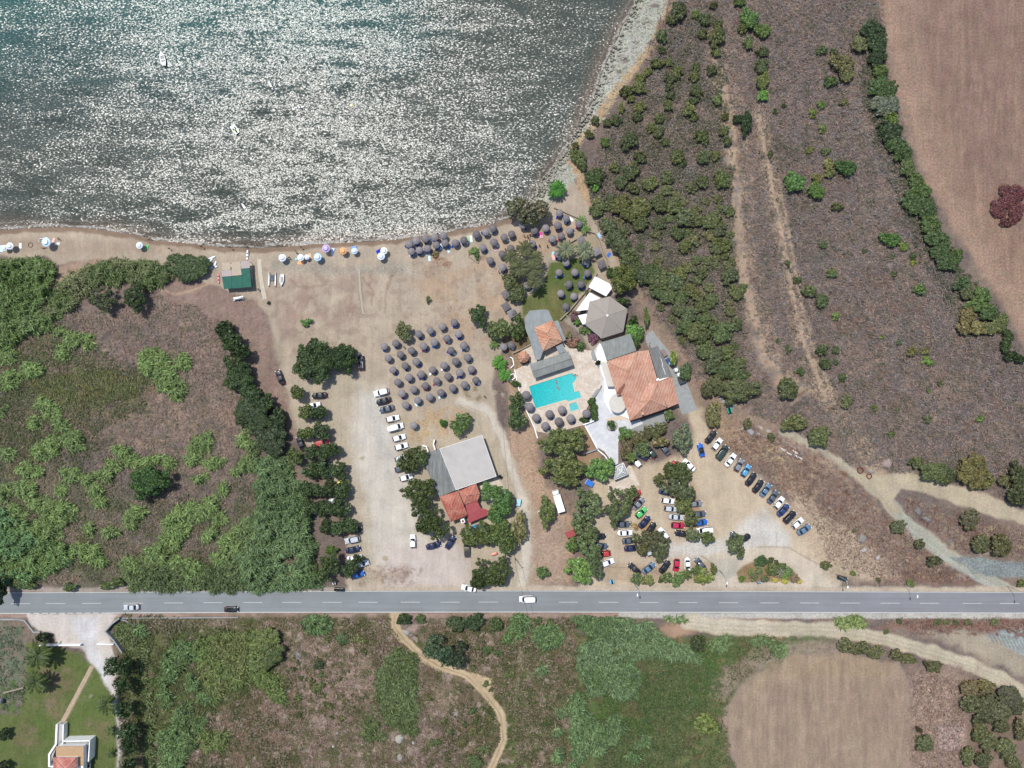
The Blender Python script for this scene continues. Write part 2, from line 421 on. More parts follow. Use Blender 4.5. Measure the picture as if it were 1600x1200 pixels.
# --- right side: maquis slope, ploughed fields
paint([(1370, -60), (1395, 60), (1412, 150), (1440, 240), (1478, 330), (1520, 400), (1560, 455), (1600, 545), (1700, 600), (2600, 600), (2600, -900), (1300, -900)], (158, 133, 116), 3, 3, rel=0.15, grv=0.7)
paint([(1430, -60), (1450, 120), (1500, 260), (1620, 380), (2400, 380), (2400, -600), (1400, -600)], (148, 124, 112), 22, 12, rel=0.12, grv=0.6, op=0.8)
paint(('line', [(1380, -30), (1402, 100), (1425, 200), (1470, 300), (1530, 400), (1600, 500)], 26), (172, 144, 124), 8, 4, op=0.7)
for k in range(9):
    paint(('line', [(1470 + k * 22, -40), (1495 + k * 22, 130), (1545 + k * 22, 260), (1620 + k * 20, 400)], 5), (134, 112, 106), 5, 4, op=0.35)
# sandy strip track on the slope
paint(('line', [(1120, 40), (1130, 120), (1150, 220), (1160, 320), (1168, 430), (1190, 520), (1230, 590), (1275, 600)], 34), (182, 158, 134), 11, 7, op=0.9, rel=0.35, brk=(14, -1.0, 0.0, 31))
paint(('line', [(1185, 180), (1205, 280), (1222, 370), (1235, 450), (1258, 540), (1290, 620), (1340, 690), (1375, 735)], 26), (186, 163, 138), 8, 5, op=0.9, rel=0.35, brk=(12, -1.0, 0.0, 32))
paint(('line', [(1200, 290), (1218, 340), (1230, 400), (1238, 450), (1245, 490)], 2.5), (196, 172, 146), 1.6, 2, op=0.8)
paint(('blobs', [(1345, 470, 60, 60), (1330, 520, 40, 50), (1400, 480, 40, 24), (1440, 600, 80, 40), (1540, 640, 60, 50)]), (122, 92, 76), 14, 10, op=0.55, brk=(16, 0.0, 0.5, 33))
paint(('blobs', [(1380, 400, 60, 30), (1420, 520, 70, 30), (1270, 420, 30, 40), (1330, 200, 80, 60), (1470, 420, 30, 40), (1560, 590, 50, 30), (1340, 340, 50, 30)]), (118, 116, 118), 16, 10, op=0.6, brk=(12, -0.2, 0.5, 34))
# low green tint in the maquis
paint([(905, 270), (1000, 120), (1060, 0), (1140, 0), (1120, 120), (1145, 300), (1150, 400), (1150, 520), (1190, 610), (1140, 620), (1060, 540), (1000, 470), (940, 370)], (98, 98, 78), 12, 10, op=0.55, brk=(14, -0.5, 0.3, 35))
# fire-break / path along the maquis edge
paint(('line', [(900, 300), (935, 370), (965, 420), (1005, 465), (1030, 520), (1065, 565), (1110, 620), (1175, 655), (1240, 690), (1300, 720), (1350, 750)], 30), (156, 134, 116), 8, 6, op=0.8, rel=0.8, brk=(8, -1.0, 0.1, 36))
paint(('line', [(908, 300), (925, 350), (958, 408)], 24), (180, 150, 124), 6, 4, rel=0.3)
paint([(920, 385), (955, 395), (980, 425), (950, 430), (930, 400)], (176, 142, 122), 5, 4, rel=0.3)
# paths right
PTH = (196, 186, 162)
paint(('line', [(1225, 675), (1265, 695), (1310, 722), (1345, 748), (1375, 775), (1395, 800), (1425, 822), (1460, 845), (1500, 875), (1545, 905), (1580, 925)], 15), (188, 178, 156), 3, 2, rel=0.05, grv=0.3)
paint(('line', [(1395, 790), (1430, 830), (1470, 862), (1520, 895), (1565, 920)], 19), (178, 178, 164), 3, 2, rel=0.05, grv=0.5)
paint([(1330, 740), (1380, 742), (1430, 738), (1490, 758), (1540, 770), (1605, 800), (1605, 818), (1560, 808), (1500, 790), (1440, 768), (1405, 764), (1398, 780), (1412, 805), (1390, 800), (1362, 770)], (192, 178, 152), 3, 2.5, rel=0.05, grv=0.4)
paint(('line', [(1600, 808), (1800, 880), (2100, 900)], 22), (192, 178, 152), 3, 2.5, rel=0.05, grv=0.4)
paint(('line', [(1300, 640), (1330, 670), (1352, 700), (1370, 735)], 14), (170, 150, 128), 5, 5, op=0.7, rel=0.3)
paint([(1480, 868), (1540, 872), (1600, 880), (1700, 890), (1700, 903), (1570, 905), (1520, 896)], (138, 144, 142), 3, 4, rel=0.6, grv=0.8)
paint([(1580, 985), (1700, 975), (1700, 1060), (1625, 1040), (1560, 1010), (1530, 995)], (162, 168, 164), 6, 5, rel=0.2, grv=0.6)
paint([(1440, 985), (1540, 990), (1600, 1030), (1700, 1060), (1700, 1090), (1600, 1060), (1500, 1010)], (178, 166, 144), 8, 6, rel=0.2, grv=0.4, op=0.85)
for k in range(14):
    paint(('line', [(1545 + k * 6, 988 + k * 1.5), (1552 + k * 6.5, 1004 + k * 2)], 1.5), (104, 112, 112), 1.5, 1, op=0.6)
paint([(1240, 690), (1330, 735), (1380, 800), (1430, 850), (1500, 905), (1370, 905), (1300, 890), (1270, 830), (1220, 760), (1160, 700), (1130, 650)], (150, 128, 112), 8, 8, op=0.7, rel=0.8)
paint([(1430, 880), (1470, 880), (1520, 912), (1400, 912)], (138, 108, 92), 6, 5, op=0.8, rel=0.9)
# --- beach sand
SAND = (187, 171, 151)
paint([(-900, 350), (0, 350), (160, 352), (300, 376), (400, 382), (560, 372), (700, 360), (790, 338), (830, 310), (880, 270), (905, 290), (940, 360), (960, 400), (985, 430), (960, 460), (860, 500), (790, 520), (770, 600), (780, 680), (830, 760), (850, 920), (545, 925), (540, 900), (545, 820), (520, 740), (480, 680), (455, 640), (430, 600), (440, 560), (420, 500), (405, 470), (330, 445), (262, 425), (150, 405), (90, 410), (70, 400), (-900, 430)], SAND, 3, 4, rel=0.06, grv=0.2)
paint([(85, 415), (160, 402), (150, 425), (100, 455), (78, 470)], (172, 148, 128), 4, 4, rel=0.4)
paint([(405, 460), (450, 440), (560, 425), (600, 440), (560, 480), (540, 510), (500, 515), (480, 560), (440, 560), (425, 520)], (170, 148, 132), 8, 8, op=0.7, rel=0.15, brk=(22, -0.6, 0.2, 37))
paint([(410, 470), (560, 430), (620, 440), (600, 480), (480, 500), (430, 520)], (158, 128, 116), 8, 8, op=0.45, brk=(26, -0.1, 0.5, 47))
paint([(0, 392), (60, 392), (150, 400), (320, 392), (330, 380), (0, 372)], (174, 154, 134), 8, 6, op=0.7)
# reddish berm, pebbly grey band
paint(('line', [(430, 415), (500, 418), (560, 422), (620, 420), (680, 425)], 16), (164, 160, 148), 7, 6, op=0.55, grv=0.8)
paint(('line', [(640, 440), (660, 460), (690, 480), (720, 510), (740, 520)], 36), (172, 167, 152), 10, 8, op=0.55, grv=0.5, brk=(30, -0.6, 0.3, 38))
paint([(660, 420), (760, 415), (800, 440), (790, 500), (760, 560), (690, 500), (650, 450)], (192, 160, 130), 14, 10, op=0.6, grv=0.3, brk=(40, -0.7, 0.3, 39))
paint(('blobs', [(690, 408, 14, 7), (680, 404, 8, 6), (752, 402, 10, 6), (690, 412, 18, 5)]), (150, 116, 92), 3, 4, op=0.7, rel=0.9, grv=1.0)
# brown field left of the beach + strip
paint([(262, 425), (330, 445), (405, 470), (432, 560), (455, 640), (470, 700), (345, 520), (250, 460)], (148, 126, 114), 6, 6, rel=0.75)
paint(('line', [(250, 452), (275, 459), (300, 455), (320, 445), (335, 441)], 3), (182, 156, 132), 2, 2, rel=0.1)
paint(('line', [(412, 470), (425, 495), (432, 530), (440, 560)], 12), (184, 170, 148), 5, 3, op=0.8, rel=0.05)
# open brown field middle left
paint([(130, 480), (240, 455), (340, 500), (350, 600), (395, 660), (400, 720), (300, 740), (230, 700), (180, 700), (130, 640), (120, 560)], (150, 130, 118), 12, 12, op=0.8, rel=0.5)
paint([(170, 640), (300, 610), (390, 650), (385, 700), (300, 690), (200, 700)], (162, 138, 118), 14, 12, op=0.6, rel=0.35)
paint([(150, 500), (300, 520), (290, 600), (170, 600)], (138, 118, 112), 16, 14, op=0.6, rel=0.6)
# green and yellowish mat around left field
paint([(-200, 480), (60, 500), (150, 560), (240, 590), (230, 640), (120, 660), (60, 760), (-200, 800)], (104, 106, 74), 14, 14, op=0.7, brk=(30, -0.6, 0.2, 40))
paint([(50, 580), (130, 570), (225, 590), (230, 615), (140, 640), (60, 620)], (104, 112, 58), 8, 8, op=0.75, rel=0.9)
paint([(190, 600), (250, 590), (235, 615), (190, 640)], (128, 106, 66), 10, 8, op=0.5)
paint([(-200, 700), (150, 760), (250, 800), (420, 780), (500, 850), (520, 915), (-200, 915)], (96, 98, 72), 16, 14, op=0.6, brk=(22, -0.6, 0.2, 41))
paint(('blobs', [(185, 770, 30, 26), (30, 660, 40, 30), (10, 740, 24, 20), (120, 720, 18, 24)]), (88, 92, 82), 10, 8, op=0.7)
# car park west: pale gravel
paint([(455, 590), (540, 585), (600, 600), (640, 640), (700, 660), (760, 640), (800, 700), (830, 780), (830, 915), (545, 920), (560, 870), (545, 800), (520, 740), (470, 690), (450, 640)], (190, 176, 154), 6, 4, rel=0.03, grv=0.3)
paint([(560, 610), (600, 600), (610, 660), (630, 720), (640, 780), (655, 830), (720, 860), (735, 915), (600, 918), (580, 840), (565, 760), (548, 680)], (212, 203, 189), 14, 8, rel=0.0, grv=0.2)
paint([(570, 615), (590, 610), (600, 650), (612, 700), (618, 740), (600, 745), (590, 700), (580, 660)], (184, 184, 178), 10, 5, op=0.35)
paint([(600, 850), (730, 850), (735, 920), (600, 920)], (206, 190, 180), 14, 8, op=0.7)
paint([(560, 890), (640, 885), (640, 905), (560, 908)], (176, 156, 138), 6, 5, op=0.6, grv=0.9)
paint(('blobs', [(566, 716, 4, 3), (602, 873, 5, 4)]), (178, 165, 140), 2, 1)
# dry straw patch by the single parasol and around
paint([(630, 640), (700, 630), (740, 650), (690, 690), (640, 690)], (190, 160, 120), 9, 8, op=0.7, grv=0.7, brk=(8, -0.5, 0.4, 42))
paint(('line', [(720, 628), (760, 640), (785, 680), (795, 720), (810, 760), (820, 800), (822, 860), (815, 912)], 14), (214, 203, 186), 4, 3, rel=0.0, grv=0.2)
paint(('line', [(727, 634), (760, 647), (778, 685), (790, 730), (800, 760)], 2), (168, 150, 130), 1.5, 1, op=0.5)
paint([(790, 560), (830, 660), (840, 700), (850, 760), (880, 790), (900, 830), (890, 910), (830, 910), (835, 800), (800, 700)], (184, 156, 132), 8, 6, rel=0.15, grv=0.7)
paint(('blobs', [(735, 612, 26, 12)]), (118, 108, 62), 6, 5, op=0.7, rel=0.5, brk=(8, -0.4, 0.3, 43))
paint([(835, 800), (880, 800), (885, 860), (880, 915), (832, 915)], (176, 154, 136), 6, 5, op=0.8, grv=0.6)
# --- pool area lawn
paint([(860, 410), (880, 405), (900, 402), (918, 402), (930, 425), (925, 438), (905, 462), (884, 497), (868, 505), (840, 490), (818, 492), (815, 470), (845, 450), (855, 425)], (104, 116, 66), 3, 2, rel=0.25)
paint([(818, 470), (850, 460), (862, 500), (820, 520)], (120, 122, 78), 8, 6, op=0.7, rel=0.2)
paint(('blobs', [(868, 470, 8, 18), (880, 490, 10, 8), (850, 490, 12, 8)]), (146, 132, 92), 6, 5, op=0.6)
paint([(800, 505), (830, 520), (835, 560), (806, 575), (790, 540)], (126, 112, 76), 8, 5, op=0.8)
paint([(880, 500), (905, 520), (925, 550), (945, 560), (938, 540), (912, 510), (890, 495)], (178, 166, 146), 3, 1, rel=0.0)
paint([(850, 345), (920, 350), (928, 372), (870, 395), (790, 398), (770, 380)], (190, 166, 142), 6, 4, rel=0.05, grv=0.3)
paint([(900, 360), (930, 368), (950, 400), (952, 420), (930, 425), (915, 400), (878, 398)], (176, 160, 134), 4, 2, rel=0.02)
paint([(1000, 505), (1022, 515), (1070, 590), (1100, 640), (1110, 660), (1065, 650), (1040, 560)], (166, 146, 122), 8, 5, rel=0.2)
# behind pool, garden soil
paint([(800, 530), (812, 545), (815, 590), (820, 605), (815, 640), (800, 600)], (160, 136, 110), 4, 3)
paint([(905, 665), (912, 662), (932, 700), (930, 705), (905, 705)], (164, 134, 110), 2, 1, rel=0.1)
paint([(900, 712), (935, 704), (940, 720), (915, 735), (895, 730)], (164, 134, 110), 3, 1, rel=0.1)
# --- east car park
paint([(935, 730), (965, 745), (1000, 722), (1060, 715), (1085, 690), (1075, 640), (1095, 640), (1120, 690), (1200, 760), (1275, 830), (1310, 900), (1310, 918), (900, 920), (925, 880), (920, 820), (925, 760)], (204, 186, 160), 6, 4, rel=0.03, grv=0.25)
paint([(930, 810), (1110, 800), (1110, 870), (1080, 900), (940, 900)], (196, 180, 158), 10, 6, op=0.6)
paint([(1130, 840), (1190, 800), (1230, 830), (1235, 855), (1170, 858), (1120, 870), (1040, 868), (1040, 850)], (214, 208, 198), 10, 5, grv=0.4)
paint([(1085, 872), (1140, 860), (1230, 855), (1275, 880), (1320, 902), (1310, 918), (1100, 922)], (210, 196, 176), 4, 2, rel=0.0)
paint([(1105, 870), (1150, 875), (1150, 900), (1110, 905), (1095, 890)], (196, 188, 172), 5, 3, rel=0.0)
paint([(1240, 770), (1300, 830), (1360, 900), (1310, 905), (1270, 860), (1235, 810)], (186, 166, 140), 10, 6, op=0.8, rel=0.2, grv=0.6)
paint(('line', [(1278, 812), (1320, 855), (1370, 900)], 16), (196, 184, 166), 6, 6, op=0.5, brk=(7, -0.2, 0.5, 44))
paint(('line', [(1184, 855), (1232, 855), (1275, 880), (1320, 905)], 1.6), (150, 136, 118), 1.2, 0.5, op=0.7)
paint([(1000, 806), (1018, 812), (1028, 838), (1010, 845), (1000, 826)], (192, 152, 104), 4, 3, op=0.8)
paint([(945, 885), (985, 880), (1040, 888), (1110, 875), (1120, 900), (1090, 907), (945, 910)], (188, 166, 140), 4, 3, op=0.8, grv=0.4)
paint([(1055, 735), (1080, 742), (1095, 800), (1100, 840), (1070, 840), (1050, 770), (1036, 745)], (178, 142, 108), 5, 4, op=0.7)
paint([(1045, 736), (1080, 640), (1095, 650)], (204, 186, 160), 4, 2, op=0.2)
paint([(1150, 895), (1160, 885), (1190, 870), (1215, 880), (1240, 893), (1255, 908), (1155, 910)], (150, 128, 96), 2, 1, rel=0.5)
# bank beyond the cars
paint([(1100, 650), (1130, 640), (1200, 690), (1250, 740), (1290, 790), (1240, 770), (1180, 720), (1120, 690)], (158, 134, 112), 6, 6, rel=0.9, grv=0.5)
paint(('line', [(1170, 655), (1200, 672), (1240, 698), (1262, 716)], 4), (206, 200, 190), 2, 4, op=0.7, brk=(6, -0.2, 0.3, 45))
paint(('blobs', [(1212, 712, 18, 16)]), (182, 164, 132), 4, 3, op=0.7)
# --- road verges, entrance
paint([(-3000, 917), (545, 917), (545, 926), (-3000, 926)], (172, 158, 146), 2, 1.5, rel=0.2)
paint([(545, 915), (1420, 917), (3500, 917), (3500, 926), (545, 926)], (200, 184, 162), 3, 1.5, rel=0.0, grv=0.4)
paint([(-3000, 957), (3500, 957), (3500, 965), (-3000, 965)], (166, 142, 130), 2, 1.5, rel=0.5)
paint([(967, 957), (3500, 957), (3500, 968), (967, 966)], (194, 190, 180), 2, 1, rel=0.05, grv=0.6)
paint([(40, 958), (185, 958), (166, 985), (172, 1005), (186, 1050), (190, 1100), (186, 1230), (180, 1230), (183, 1130), (172, 1075), (150, 1045), (125, 1012), (90, 1006), (85, 990), (60, 985), (45, 970)], (212, 202, 192), 2.5, 2, rel=0.0, grv=0.25)
paint([(110, 965), (150, 965), (150, 1010), (170, 1060), (180, 1110), (175, 1110), (140, 1030), (120, 990)], (222, 220, 220), 8, 3, op=0.8)
paint([(180, 1120), (205, 1120), (207, 1230), (184, 1230)], (216, 214, 208), 3, 2, rel=0.0)
# garden lawn lower left
paint([(40, 1005), (90, 1010), (125, 1020), (148, 1045), (172, 1080), (182, 1130), (182, 1260), (-200, 1260), (-200, 1120), (30, 1115), (40, 1060)], (112, 122, 74), 3, 2, rel=0.12)
paint(('blobs', [(85, 1070, 26, 26), (85, 1110, 14, 20), (95, 1050, 16, 12), (40, 1150, 20, 20), (160, 1140, 14, 12)]), (134, 118, 92), 10, 8, op=0.65)
paint(('blobs', [(100, 1040, 20, 14), (70, 1140, 30, 20), (130, 1125, 20, 10), (150, 1090, 14, 20)]), (98, 122, 58), 10, 8, op=0.55)
paint([(-60, 960), (35, 975), (42, 1010), (36, 1100), (-60, 1110)], (128, 120, 104), 4, 4, op=0.9, rel=0.8)
paint(('line', [(144, 1042), (98, 1130)], 6), (196, 172, 148), 1, 0, rel=0.0)
paint(('line', [(200, 960), (220, 1010), (240, 1060), (246, 1200), (250, 1300)], 8), (130, 104, 84), 4, 3, rel=0.6)
# --- south of the road
paint([(185, 965), (620, 962), (640, 1010), (640, 1260), (185, 1260)], (132, 114, 98), 10, 6, op=0.7, rel=0.9)
paint([(190, 970), (400, 985), (440, 1010), (430, 1060), (380, 1110), (300, 1140), (190, 1210)], (90, 98, 60), 14, 12, op=0.85, rel=1.0, brk=(26, -0.9, 0.1, 46))
paint([(300, 965), (620, 962), (610, 1000), (560, 1010), (500, 990), (430, 1000), (300, 985)], (98, 96, 64), 8, 8, op=0.85, rel=0.8)
paint([(380, 1060), (450, 1060), (480, 1130), (470, 1230), (350, 1230), (340, 1130)], (122, 98, 78), 14, 12, op=0.7, rel=1.0)
paint([(440, 1000), (580, 1000), (600, 1060), (560, 1120), (460, 1110), (430, 1050)], (160, 138, 122), 10, 10, op=0.75, rel=0.8)
paint([(580, 1000), (650, 1020), (660, 1100), (650, 1150), (560, 1170), (560, 1120), (600, 1080), (582, 1040)], (92, 106, 62), 10, 8, op=0.85, rel=0.9)
paint([(580, 995), (630, 1000), (620, 1045), (585, 1045)], (104, 86, 72), 8, 6, op=0.8)
paint([(440, 1140), (640, 1150), (700, 1230), (430, 1260)], (110, 108, 76), 16, 14, op=0.7, rel=0.9, brk=(24, -0.6, 0.2, 48))
paint([(660, 965), (900, 965), (900, 1260), (660, 1260)], (118, 108, 80), 12, 10, op=0.75, rel=0.95)
paint([(800, 990), (1000, 980), (1060, 1000), (1250, 990), (1300, 1000), (1160, 1060), (1125, 1120), (1150, 1260), (790, 1260)], (88, 108, 56), 12, 10, op=0.8, rel=0.6)
paint([(850, 990), (900, 990), (910, 1060), (930, 1090), (860, 1090)], (98, 86, 66), 10, 8, op=0.7)
paint([(1060, 1020), (1110, 1010), (1130, 1060), (1090, 1090), (1060, 1060)], (70, 106, 52), 12, 8, op=0.8)
paint([(930, 1080), (1070, 1080), (1060, 1130), (960, 1150), (920, 1120)], (74, 100, 50), 14, 10, op=0.8)
paint([(1040, 1120), (1130, 1130), (1150, 1210), (1060, 1220)], (110, 112, 76), 14, 10, op=0.7)
paint(('blobs', [(1032, 1045, 8, 6), (700, 1085, 20, 14), (812, 1040, 16, 6), (900, 1060, 14, 5), (1090, 1118, 16, 5), (1110, 1090, 10, 6), (880, 1010, 10, 4), (830, 1110, 20, 8)]), (170, 150, 128), 4, 5, op=0.7)
paint([(660, 1110), (720, 1110), (730, 1200), (640, 1220), (650, 1150)], (132, 112, 104), 10, 10, op=0.75)
paint([(1085, 968), (1215, 968), (1240, 985), (1215, 1000), (1090, 985), (1060, 1000), (1030, 985), (1040, 970)], (182, 150, 124), 6, 5, op=0.8, rel=0.3)
paint(('line', [(620, 960), (618, 975), (632, 1000), (655, 1020), (690, 1042), (730, 1055), (765, 1090), (785, 1120), (788, 1155), (772, 1190), (745, 1240)], 11), (194, 172, 136), 1.5, 1.2, rel=0.0, grv=0.2)
paint(('line', [(612, 960), (614, 985), (640, 1020), (690, 1048)], 7), (194, 172, 136), 1.5, 1.2, rel=0.0, grv=0.2)
paint(('line', [(614, 965), (618, 985), (640, 1012), (690, 1045), (735, 1060), (763, 1092), (781, 1122), (783, 1155), (767, 1190), (745, 1230)], 1.8), (138, 116, 90), 1.3, 1.2, op=0.8)
paint([(740, 1050), (770, 1062), (772, 1085), (752, 1078), (740, 1062)], (194, 172, 136), 2, 2, op=0.8)
# track to the south-east
paint(('line', [(1075, 972), (1130, 982), (1230, 982), (1310, 985), (1380, 998), (1450, 1018), (1520, 1040), (1570, 1065), (1640, 1110), (1750, 1200)], 22), (200, 188, 164), 3, 2.5, rel=0.0, grv=0.4)
paint(('line', [(1080, 968), (1120, 975), (1200, 980)], 18), (206, 194, 172), 3, 2, rel=0.0)
paint(('line', [(1320, 990), (1400, 1008), (1500, 1038), (1590, 1085)], 2), (176, 166, 146), 2, 1.5, op=0.6)
paint([(1400, 972), (1620, 968), (1620, 985), (1440, 985), (1360, 980)], (146, 112, 98), 4, 5, op=0.75, rel=0.9)
# dry field south-east
paint([(1125, 1120), (1140, 1090), (1165, 1062), (1215, 1030), (1300, 1018), (1400, 1035), (1420, 1060), (1425, 1260), (1160, 1260), (1145, 1175)], (164, 145, 127), 4, 3, rel=0.05, grv=0.35)
paint([(1215, 1020), (1320, 1018), (1400, 1038), (1390, 1060), (1220, 1060), (1160, 1090)], (172, 152, 126), 10, 6, op=0.7)
for k in range(26):
    x = 1150 + k * 11; cx = 0.55 * (x - 1290)
    paint(('line', [(1285 + (x - 1285) * 0.72, 1030 + abs(k - 13) * 2.2), (x, 1120), (x + 12, 1260)], 3.5), ((176, 156, 132) if k % 2 else (150, 130, 118)), 4, 4, op=0.35, brk=(30, -0.6, 0.5, 49 + k % 3))
for k in range(8):
    paint(('line', [(1128 + k * 7, 1150), (1140 + k * 6, 1110), (1175 + k * 5, 1070), (1225 + k * 3, 1040 + k * 2)], 1.6), (182, 164, 142), 1.5, 1, op=0.4)
paint([(1420, 1045), (1500, 1045), (1510, 1120), (1510, 1260), (1425, 1260)], (158, 136, 120), 18, 10, rel=0.5, grv=0.8)
paint([(1465, 1132), (1508, 1134), (1508, 1172), (1468, 1172)], (184, 162, 154), 3, 2, grv=0.9)
for y in (1092, 1112, 1134, 1152, 1173):
    paint(('line', [(1460, y), (1510, y + 1)], 1.5), (114, 92, 84), 1.2, 1, op=0.6)
paint([(1500, 1130), (1600, 1090), (1600, 1230), (1500, 1230)], (140, 118, 100), 8, 5, op=0.5)
# rocky shelf and pebble shore on the right of the bay
paint([(820, 325), (845, 290), (882, 233), (925, 153), (952, 80), (975, 30), (993, -4), (1060, -140), (1110, -140), (1052, 0), (1038, 25), (1022, 62), (1000, 95), (975, 125), (950, 155), (925, 195), (895, 228), (893, 255), (905, 275), (880, 300), (840, 335)], (178, 178, 163), 2, 3, wsc=6, rel=0.35, grv=1.0)
paint(('line', [(1055, -10), (1040, 22), (1025, 60), (1003, 92), (978, 124), (953, 156), (930, 192), (897, 228), (892, 250), (905, 272), (915, 310)], 12), (188, 162, 128), 3, 4, wsc=6, rel=0.7, grv=0.6)
paint(('blobs', [(975, 95, 6, 4), (1010, 30, 4, 2), (1025, 8, 7, 4), (1016, 68, 5, 3), (968, 112, 4, 3)]), (126, 116, 106), 2, 2, rel=1)
# small paths
paint(('line', [(1155, 250), (1148, 200), (1138, 130)], 3), (178, 156, 132), 2, 2, op=0.6)
paint(('line', [(1420, 545), (1385, 560), (1350, 575), (1310, 592), (1270, 605), (1235, 628)], 3), (180, 156, 130), 2, 3, op=0.7, rel=0.2)
paint(('line', [(1580, 520), (1530, 540), (1470, 532), (1400, 545)], 3), (172, 146, 122), 2, 4, op=0.6)
# circle pad in the parasol grid
paint(('blobs', [(677, 557, 19, 19)]), (188, 172, 150), 1.2, 0, rel=0.0); 
paint(('blobs', [(677, 557, 17.6, 17.6)]), (182, 166, 144), 1.2, 0)
# mottled plant cover: small sharp-edged patches of several dry and green growths
SOUTH = [(185, 966), (900, 966), (900, 1260), (185, 1260)]; EAST = [(925, 250), (1000, 110), (1060, -60), (1370, -60), (1430, 300), (1500, 430), (1600, 560), (1700, 600), (1700, 740), (1540, 760), (1390, 735), (1180, 650), (1100, 600), (1000, 450)]
BANK = [(1130, 660), (1250, 690), (1340, 750), (1400, 815), (1520, 908), (1330, 905), (1260, 800)]; WEST = [(60, 480), (345, 500), (420, 720), (420, 900), (-200, 915), (-200, 560)]
for i, (P_, c_, sc_, lo_, op_) in enumerate([(SOUTH, (84, 90, 52), 11, .1, .75), (SOUTH, (176, 156, 142), 9, .3, .7), (SOUTH, (112, 92, 80), 16, .3, .6), (SOUTH, (70, 80, 44), 7, .45, .8), (EAST, (126, 96, 80), 9, .45, .55), (EAST, (124, 124, 122), 8, .4, .55), (EAST, (160, 142, 126), 6, .45, .6),
        (EAST, (98, 100, 72), 7, .6, .7), (BANK, (122, 90, 74), 7, .35, .7), (BANK, (112, 104, 100), 9, .2, .5), (BANK, (176, 154, 132), 6, .4, .6), (WEST, (104, 100, 72), 10, .35, .6), (WEST, (116, 106, 102), 14, .1, .5), (WEST, (166, 146, 128), 7, .5, .5),
        ([(1425, 1050), (1505, 1060), (1510, 1260), (1425, 1260)], (184, 160, 144), 5, .2, .7), ([(1400, 970), (1620, 968), (1620, 1000), (1440, 990)], (120, 84, 74), 6, .1, .8), ([(1410, 775), (1600, 830), (1600, 870), (1500, 868), (1420, 800)], (124, 96, 84), 7, .2, .7), ([(1410, 775), (1600, 830), (1600, 870), (1500, 868)], (176, 160, 130), 9, .35, .6),
        ([(-200, 970), (36, 975), (40, 1080), (-200, 1110)], (104, 118, 92), 7, .0, .8), ([(0, 1060), (38, 1070), (36, 1112), (-40, 1112)], (84, 110, 58), 8, -.3, .8)]):
    paint(P_, c_, 3, 4, op=op_, brk=(sc_, lo_, lo_ + .16, 60 + i))
for i, (P_, c_, sc_, lo_, op_) in enumerate([([(400, 420), (780, 400), (790, 560), (560, 560), (430, 560)], (160, 140, 124), 9, .2, .45), ([(400, 420), (780, 400), (790, 620), (560, 580)], (196, 180, 158), 14, .2, .5), ([(640, 420), (800, 400), (800, 600), (700, 560)], (150, 118, 96), 4, .7, .6), ([(820, 600), (910, 720), (900, 915), (830, 915)], (160, 134, 112), 5, .35, .5),
        ([(1240, 770), (1370, 905), (1300, 910)], (158, 136, 116), 4, .35, .6), ([(560, 880), (660, 885), (650, 912), (555, 912)], (150, 126, 108), 5, .1, .6)]):
    paint(P_, c_, 5, 5, op=op_, brk=(sc_, lo_, lo_ + .2, 90 + i))
paint(('line', [(450, 440), (485, 452), (515, 438)], 4), (150, 122, 110), 2, 4, op=.5); paint(('line', [(568, 435), (580, 452), (582, 475)], 2), (146, 122, 106), 1.5, 3, op=.6); paint(('line', [(612, 430), (604, 460), (600, 490)], 2.5), (150, 126, 110), 1.5, 3, op=.6)
SLOPE2 = [(1185, 180), (1205, 280), (1222, 370), (1235, 450), (1258, 540), (1290, 620), (1340, 690), (1375, 735)]
TR1 = [(618, 960), (617, 975), (632, 1000), (655, 1020), (690, 1042), (730, 1055), (765, 1090), (785, 1120), (788, 1155), (772, 1190), (745, 1240)]; TR2 = [(1175, 655), (1225, 675), (1265, 695), (1310, 722), (1345, 748), (1375, 775), (1395, 800), (1425, 822), (1460, 850), (1500, 880), (1545, 905), (1580, 925)]
TR3 = [(1380, 755), (1430, 750), (1490, 770), (1540, 785), (1600, 810), (1700, 840)]; TR4 = [(1075, 975), (1130, 982), (1230, 982), (1310, 985), (1380, 998), (1450, 1018), (1520, 1040), (1570, 1065), (1640, 1110)]; TR5 = [(205, 975), (220, 1010), (238, 1060), (244, 1200)]
TRACKS = [('line', TR1, 13), ('line', TR2, 15), ('line', TR3, 26), ('line', TR4, 24), ('line', SLOPE2[:6], 7), ('line', [(x + 12, y) for x, y in SLOPE2[1:6]], 4), ('line', TR5, 7)]
paint(('line', TR1, 11), (200, 178, 144), 1.5, 1.2, rel=0.0, grv=0.2); paint(('line', [(x - 1, y + 1) for x, y in TR1], 1.8), (146, 124, 98), 1.2, 1.2, op=.7); paint([(735, 1050), (768, 1062), (772, 1088), (752, 1082), (738, 1064)], (198, 176, 142), 2, 2, op=.9)
paint(('line', SLOPE2[:6], 6), (184, 160, 136), 4, 5, op=.6, rel=.2, brk=(12, -.9, .1, 96)); paint(('line', [(x + 12, y) for x, y in SLOPE2[1:6]], 2.5), (186, 162, 138), 1.5, 4, op=.5, rel=.2)
for P_ in (TR2[4:], TR4):
    for o_ in (-3.5, 3.5): paint(('line', [(x + o_ * .5, y + o_) for x, y in P_], 1.8), (170, 160, 140), 1.3, 1.5, op=.5)
paint(('blobs', [(92, 1052, 22, 18), (82, 1105, 12, 16), (45, 1150, 16, 14), (135, 1132, 9, 7), (70, 1100, 18, 10)]), (142, 124, 104), 6, 7, op=.6, brk=(9, -.3, .3, 97)); paint([(44, 1010), (130, 1020), (180, 1130), (180, 1240), (-60, 1240), (-60, 1120), (40, 1110)], (94, 112, 58), 8, 8, op=.5, brk=(14, .1, .5, 98))
